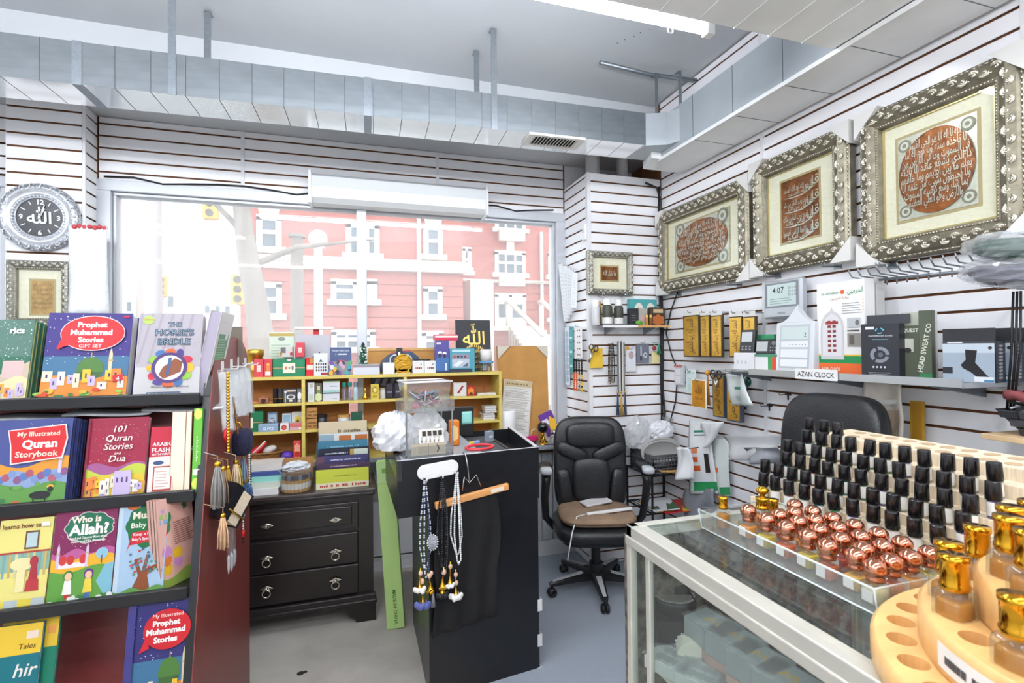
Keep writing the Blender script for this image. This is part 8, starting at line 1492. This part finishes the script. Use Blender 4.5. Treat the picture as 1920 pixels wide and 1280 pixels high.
def gold_bottle(name, label, p, r=.016, hcap=.05, hb=.05, z=CZ, stopper=False, group=None):
    t = thing(name, label, 'bottle', (p[0],p[1],z), None, group); MB().sq((0,0,hb/2), (r*1.25,r*1.25,hb/2), m_bgl, .3, .5, 16, 8).obj('glass', t); MB().sq((0,0,hb*.42), (r*1.05,r*1.05,hb*.36), mat('oil_amber', '#b5761f', .15), .3, .5, 12, 8).obj('oil', t)
    MB().lathe([(r*.9,hb),(r,hb+.003),(r,hb+hcap*.18),(r*.93,hb+hcap*.22),(r*.93,hb+hcap*.8),(r*1.03,hb+hcap*.84),(r*1.03,hb+hcap),(.0001,hb+hcap)], m_gcap, n=24).obj('cap', t)
    if stopper: MB().lathe([(r*.5,hb+hcap),(r*.35,hb+hcap*1.25),(r*.9,hb+hcap*1.5),(r*.95,hb+hcap*1.7),(r*.5,hb+hcap*1.95),(.0001,hb+hcap*2)], m_gcap, n=18).obj('stopper', t)
    return t
gold_bottle('perfume_bottle', 'slim clear bottle with gold cap at the far end of the tray', (.965,1.165), .0125, .032, .055, CZ+.0045)
gold_bottle('perfume_bottle', 'tall gold bottle with round stopper at the far end of the tray', (1.05,1.115), .017, .03, .06, CZ+.0045, True); gold_bottle('perfume_bottle', 'short ribbed gold capped bottle beside the stoppered one', (1.105,1.135), .014, .035, .04, CZ+.0045)
# tiered rack of roll-ons
m_rw = mat('washed_wood_rack', '#dccbb0', .6, var=.18, scale=12, stretch=(1,10,1))
XS = [1.212,1.247,1.297,1.332,1.382,1.417]; ZC = [1.188,1.219,1.247,1.278,1.311,1.342]; BZ = [z-.07 for z in ZC]
rr = thing('tiered_rack', 'washed wood stepped rack holding black-capped roll-ons', 'rack'); RY0, RY1 = .715, 1.318
for k, (x, z) in enumerate(zip(XS, BZ)): w_ = (XS[k+1]-x) if k < 5 else .05; MB().box((x-.0175,RY0,CZ+.0005), (x-.0175+w_,RY1,z+.012), m_rw).obj('step', rr, bevel=.002)
MB().prism([(XS[5]+.03,CZ+.0005),(XS[5]+.16,CZ+.0005),(XS[5]+.16,1.322),(XS[5]+.03,1.316)], RY1-.03-.22, m_rw, 'y', .22).obj('back_step', rr, bevel=.003)
for k in range(18):
    [MB().cyl((0,0,0), .017, .0006, mat('rack_hole', '#b59a78', .8), 16).obj('hole', rr, (XS[5]+.062+.06*q,RY1-.07-.05*k-.024*q,1.3179+.0028*q), (0,R(-2.6),0)) for q in (0, 1)]
cols6 = [range(11), range(12), range(11), range(12), range(11), range(3)]; oc = ['#6fb3bf','#d8d0bd','#3f9a9a','#c9c05a','#dccfae','#2f9a5a','#a9422e','#c9b9a0','#5a4a9a','#d9d2c2']
P0 = None
Y00 = [1.293,1.318,1.285,1.31,1.283,1.305]
for k in range(6):
    for i in cols6[k]:
        y = Y00[k]-.0498*i-.008; lb = 'black-capped roll-on bottle, %s from the far end in the %s rack row' % (ORD[i], ('lowest','second','third','fourth','fifth','top')[k])
        if P0 is None:
            t = thing('roll_on_bottle', lb, 'bottle', (XS[k],y,BZ[k]+.0125), None, 'roll-ons on the tiered rack'); P0 = t
            MB().cyl((0,0,0), .0128, .042, m_bgl, 16).obj('glass', t); MB().lathe([(.0131,.006),(.0131,.036)], ink('#e6e3dc', .6), n=16).obj('paper_label', t); MB().lathe([(.0145,.040),(.0152,.042),(.0140,.078),(.0132,.080),(.0001,.080)], m_blk, n=20).obj('cap', t)
            oo = MB().cyl((0,0,.002), .0115, .036, ink(oc[0], .2), 12).obj('oil', t)
        else: t = dup(P0, (XS[k],y,BZ[k]+.0125), label=lb)
        if k or i:
            for c in t.children:
                if c.name.startswith('oil'):
                    c.data = c.data.copy(); c.data.materials[0] = ink(oc[(i*3+k*5) % 10], .2)
        t.rotation_euler = (R(random.uniform(-3,3)), R(random.uniform(-3,3)), R(random.uniform(-50,20)))
# round wooden stand
m_ws = mat('varnished_beech', '#e6b877', .38, var=.14, scale=7, stretch=(1,5,1), coat=.2); SCX, SCY = 1.02, .36
ws = thing('round_bottle_stand', 'round tiered beech stand with bottle holes at the lower right', 'stand', (SCX,SCY,CZ+.0005)); m_hole = mat('beech_hole_dark', '#b5793a', .6)
def ring_tier(R_, z0, z1, rh, nh, r0, nm):
    """disc with real round holes: wedge faces around each hole"""
    mb = MB(); mb.lathe([(R_-.004,z0),(R_,z0+.004),(R_,z1-.006),(R_-.006,z1)], m_ws, n=72); n = 12; hs = .020
    for k in range(nh):
        a0 = 2*math.pi*k/nh; da = math.pi/nh; c = (rh*math.cos(a0), rh*math.sin(a0)); out = []
        for j in range(24):
            s_ = j/24
            if s_ < .25: q = (r0+(R_-.006-r0)*s_*4, a0-da)
            elif s_ < .5: q = (R_-.006, a0-da+2*da*(s_-.25)*4)
            elif s_ < .75: q = (R_-.006-(R_-.006-r0)*(s_-.5)*4, a0+da)
            else: q = (r0, a0+da-2*da*(s_-.75)*4)
            out.append((q[0]*math.cos(q[1]), q[0]*math.sin(q[1]), z1))
        ang = [math.atan2(p[1]-c[1], p[0]-c[0]) for p in out]; inn = [(c[0]+hs*math.cos(q), c[1]+hs*math.sin(q), z1) for q in ang]; low = [(p[0], p[1], z1-.03) for p in inn]
        mb.add(out+inn, [(j, (j+1) % 24, 24+(j+1) % 24, 24+j) for j in range(24)], m_ws); mb.add(inn+low, [(j, (j+1) % 24, 24+(j+1) % 24, 24+j) for j in range(24)], m_ws); mb.add(low, [tuple(range(24))], m_hole)
    o = mb.obj(nm, ws, norm=False); return o
ring_tier(.345, 0, .042, .305, 30, .255, 'bottom_tier'); ring_tier(.283, .042, .10, .243, 24, .20, 'middle_tier'); ring_tier(.215, .10, .16, .175, 17, .13, 'top_tier'); MB().cyl((0,0,.16), .13, .05, m_ws, 48).obj('crown', ws)
a0, a1 = 148, 196; P = Print(1, 1, z=0); mb = MB()
mb.grid(lambda i, j: (.2845*math.cos(R(a0+(a1-a0)*i)), .2845*math.sin(R(a0+(a1-a0)*i)), .055+.034*j), 24, 1, ink('#ecebe8', .5)); lbp = mb.obj('label_strip', ws)
mb = MB()
for k in range(26):
    if k % 7 == 5: continue
    th = R(152+1.6*k); w_ = .010+.003*(k % 3); mb.T = Matrix.Translation((.2852*math.cos(th), .2852*math.sin(th), .065)) @ Matrix.Rotation(th+R(90), 4, 'Z') @ Matrix.Rotation(R(90), 4, 'X'); mb.add([(-w_*.3,0,0),(w_*.3,0,0),(w_*.3,.011,0),(-w_*.3,.011,0)], [(0,1,2,3)], ink('#4a4a4e', .6))
mb.T = None; mb.obj('label_lettering', lbp, norm=False)['kind'] = 'stuff'
def on_tier(rh, nh, k): a = 2*math.pi*k/nh; return (SCX+rh*math.cos(a), SCY+rh*math.sin(a))
n_ = 0
for k in range(6, 20):
    x, y = on_tier(.243, 24, k)
    if k in (7, 10, 14): continue
    gold_bottle('attar_bottle', 'gold-capped amber bottle on the middle tier of the round stand, %s anticlockwise' % ORD[n_], (x, y), .0185, .05, .06, CZ+.101-.022, False, 'gold bottles on the round stand'); n_ += 1
for j, k in enumerate(range(4, 15)): x, y = on_tier(.175, 17, k); gold_bottle('attar_bottle', 'gold-capped amber bottle on the top tier of the round stand, %s anticlockwise' % ORD[j], (x, y), .0185, .05, .06, CZ+.161-.022, False, 'gold bottles on the round stand')
# stands loose behind the tray
gold_bottle('perfume_bottle', 'loose gold capped bottle between tray and round stand', (1.175,.69), .016, .04, .05)
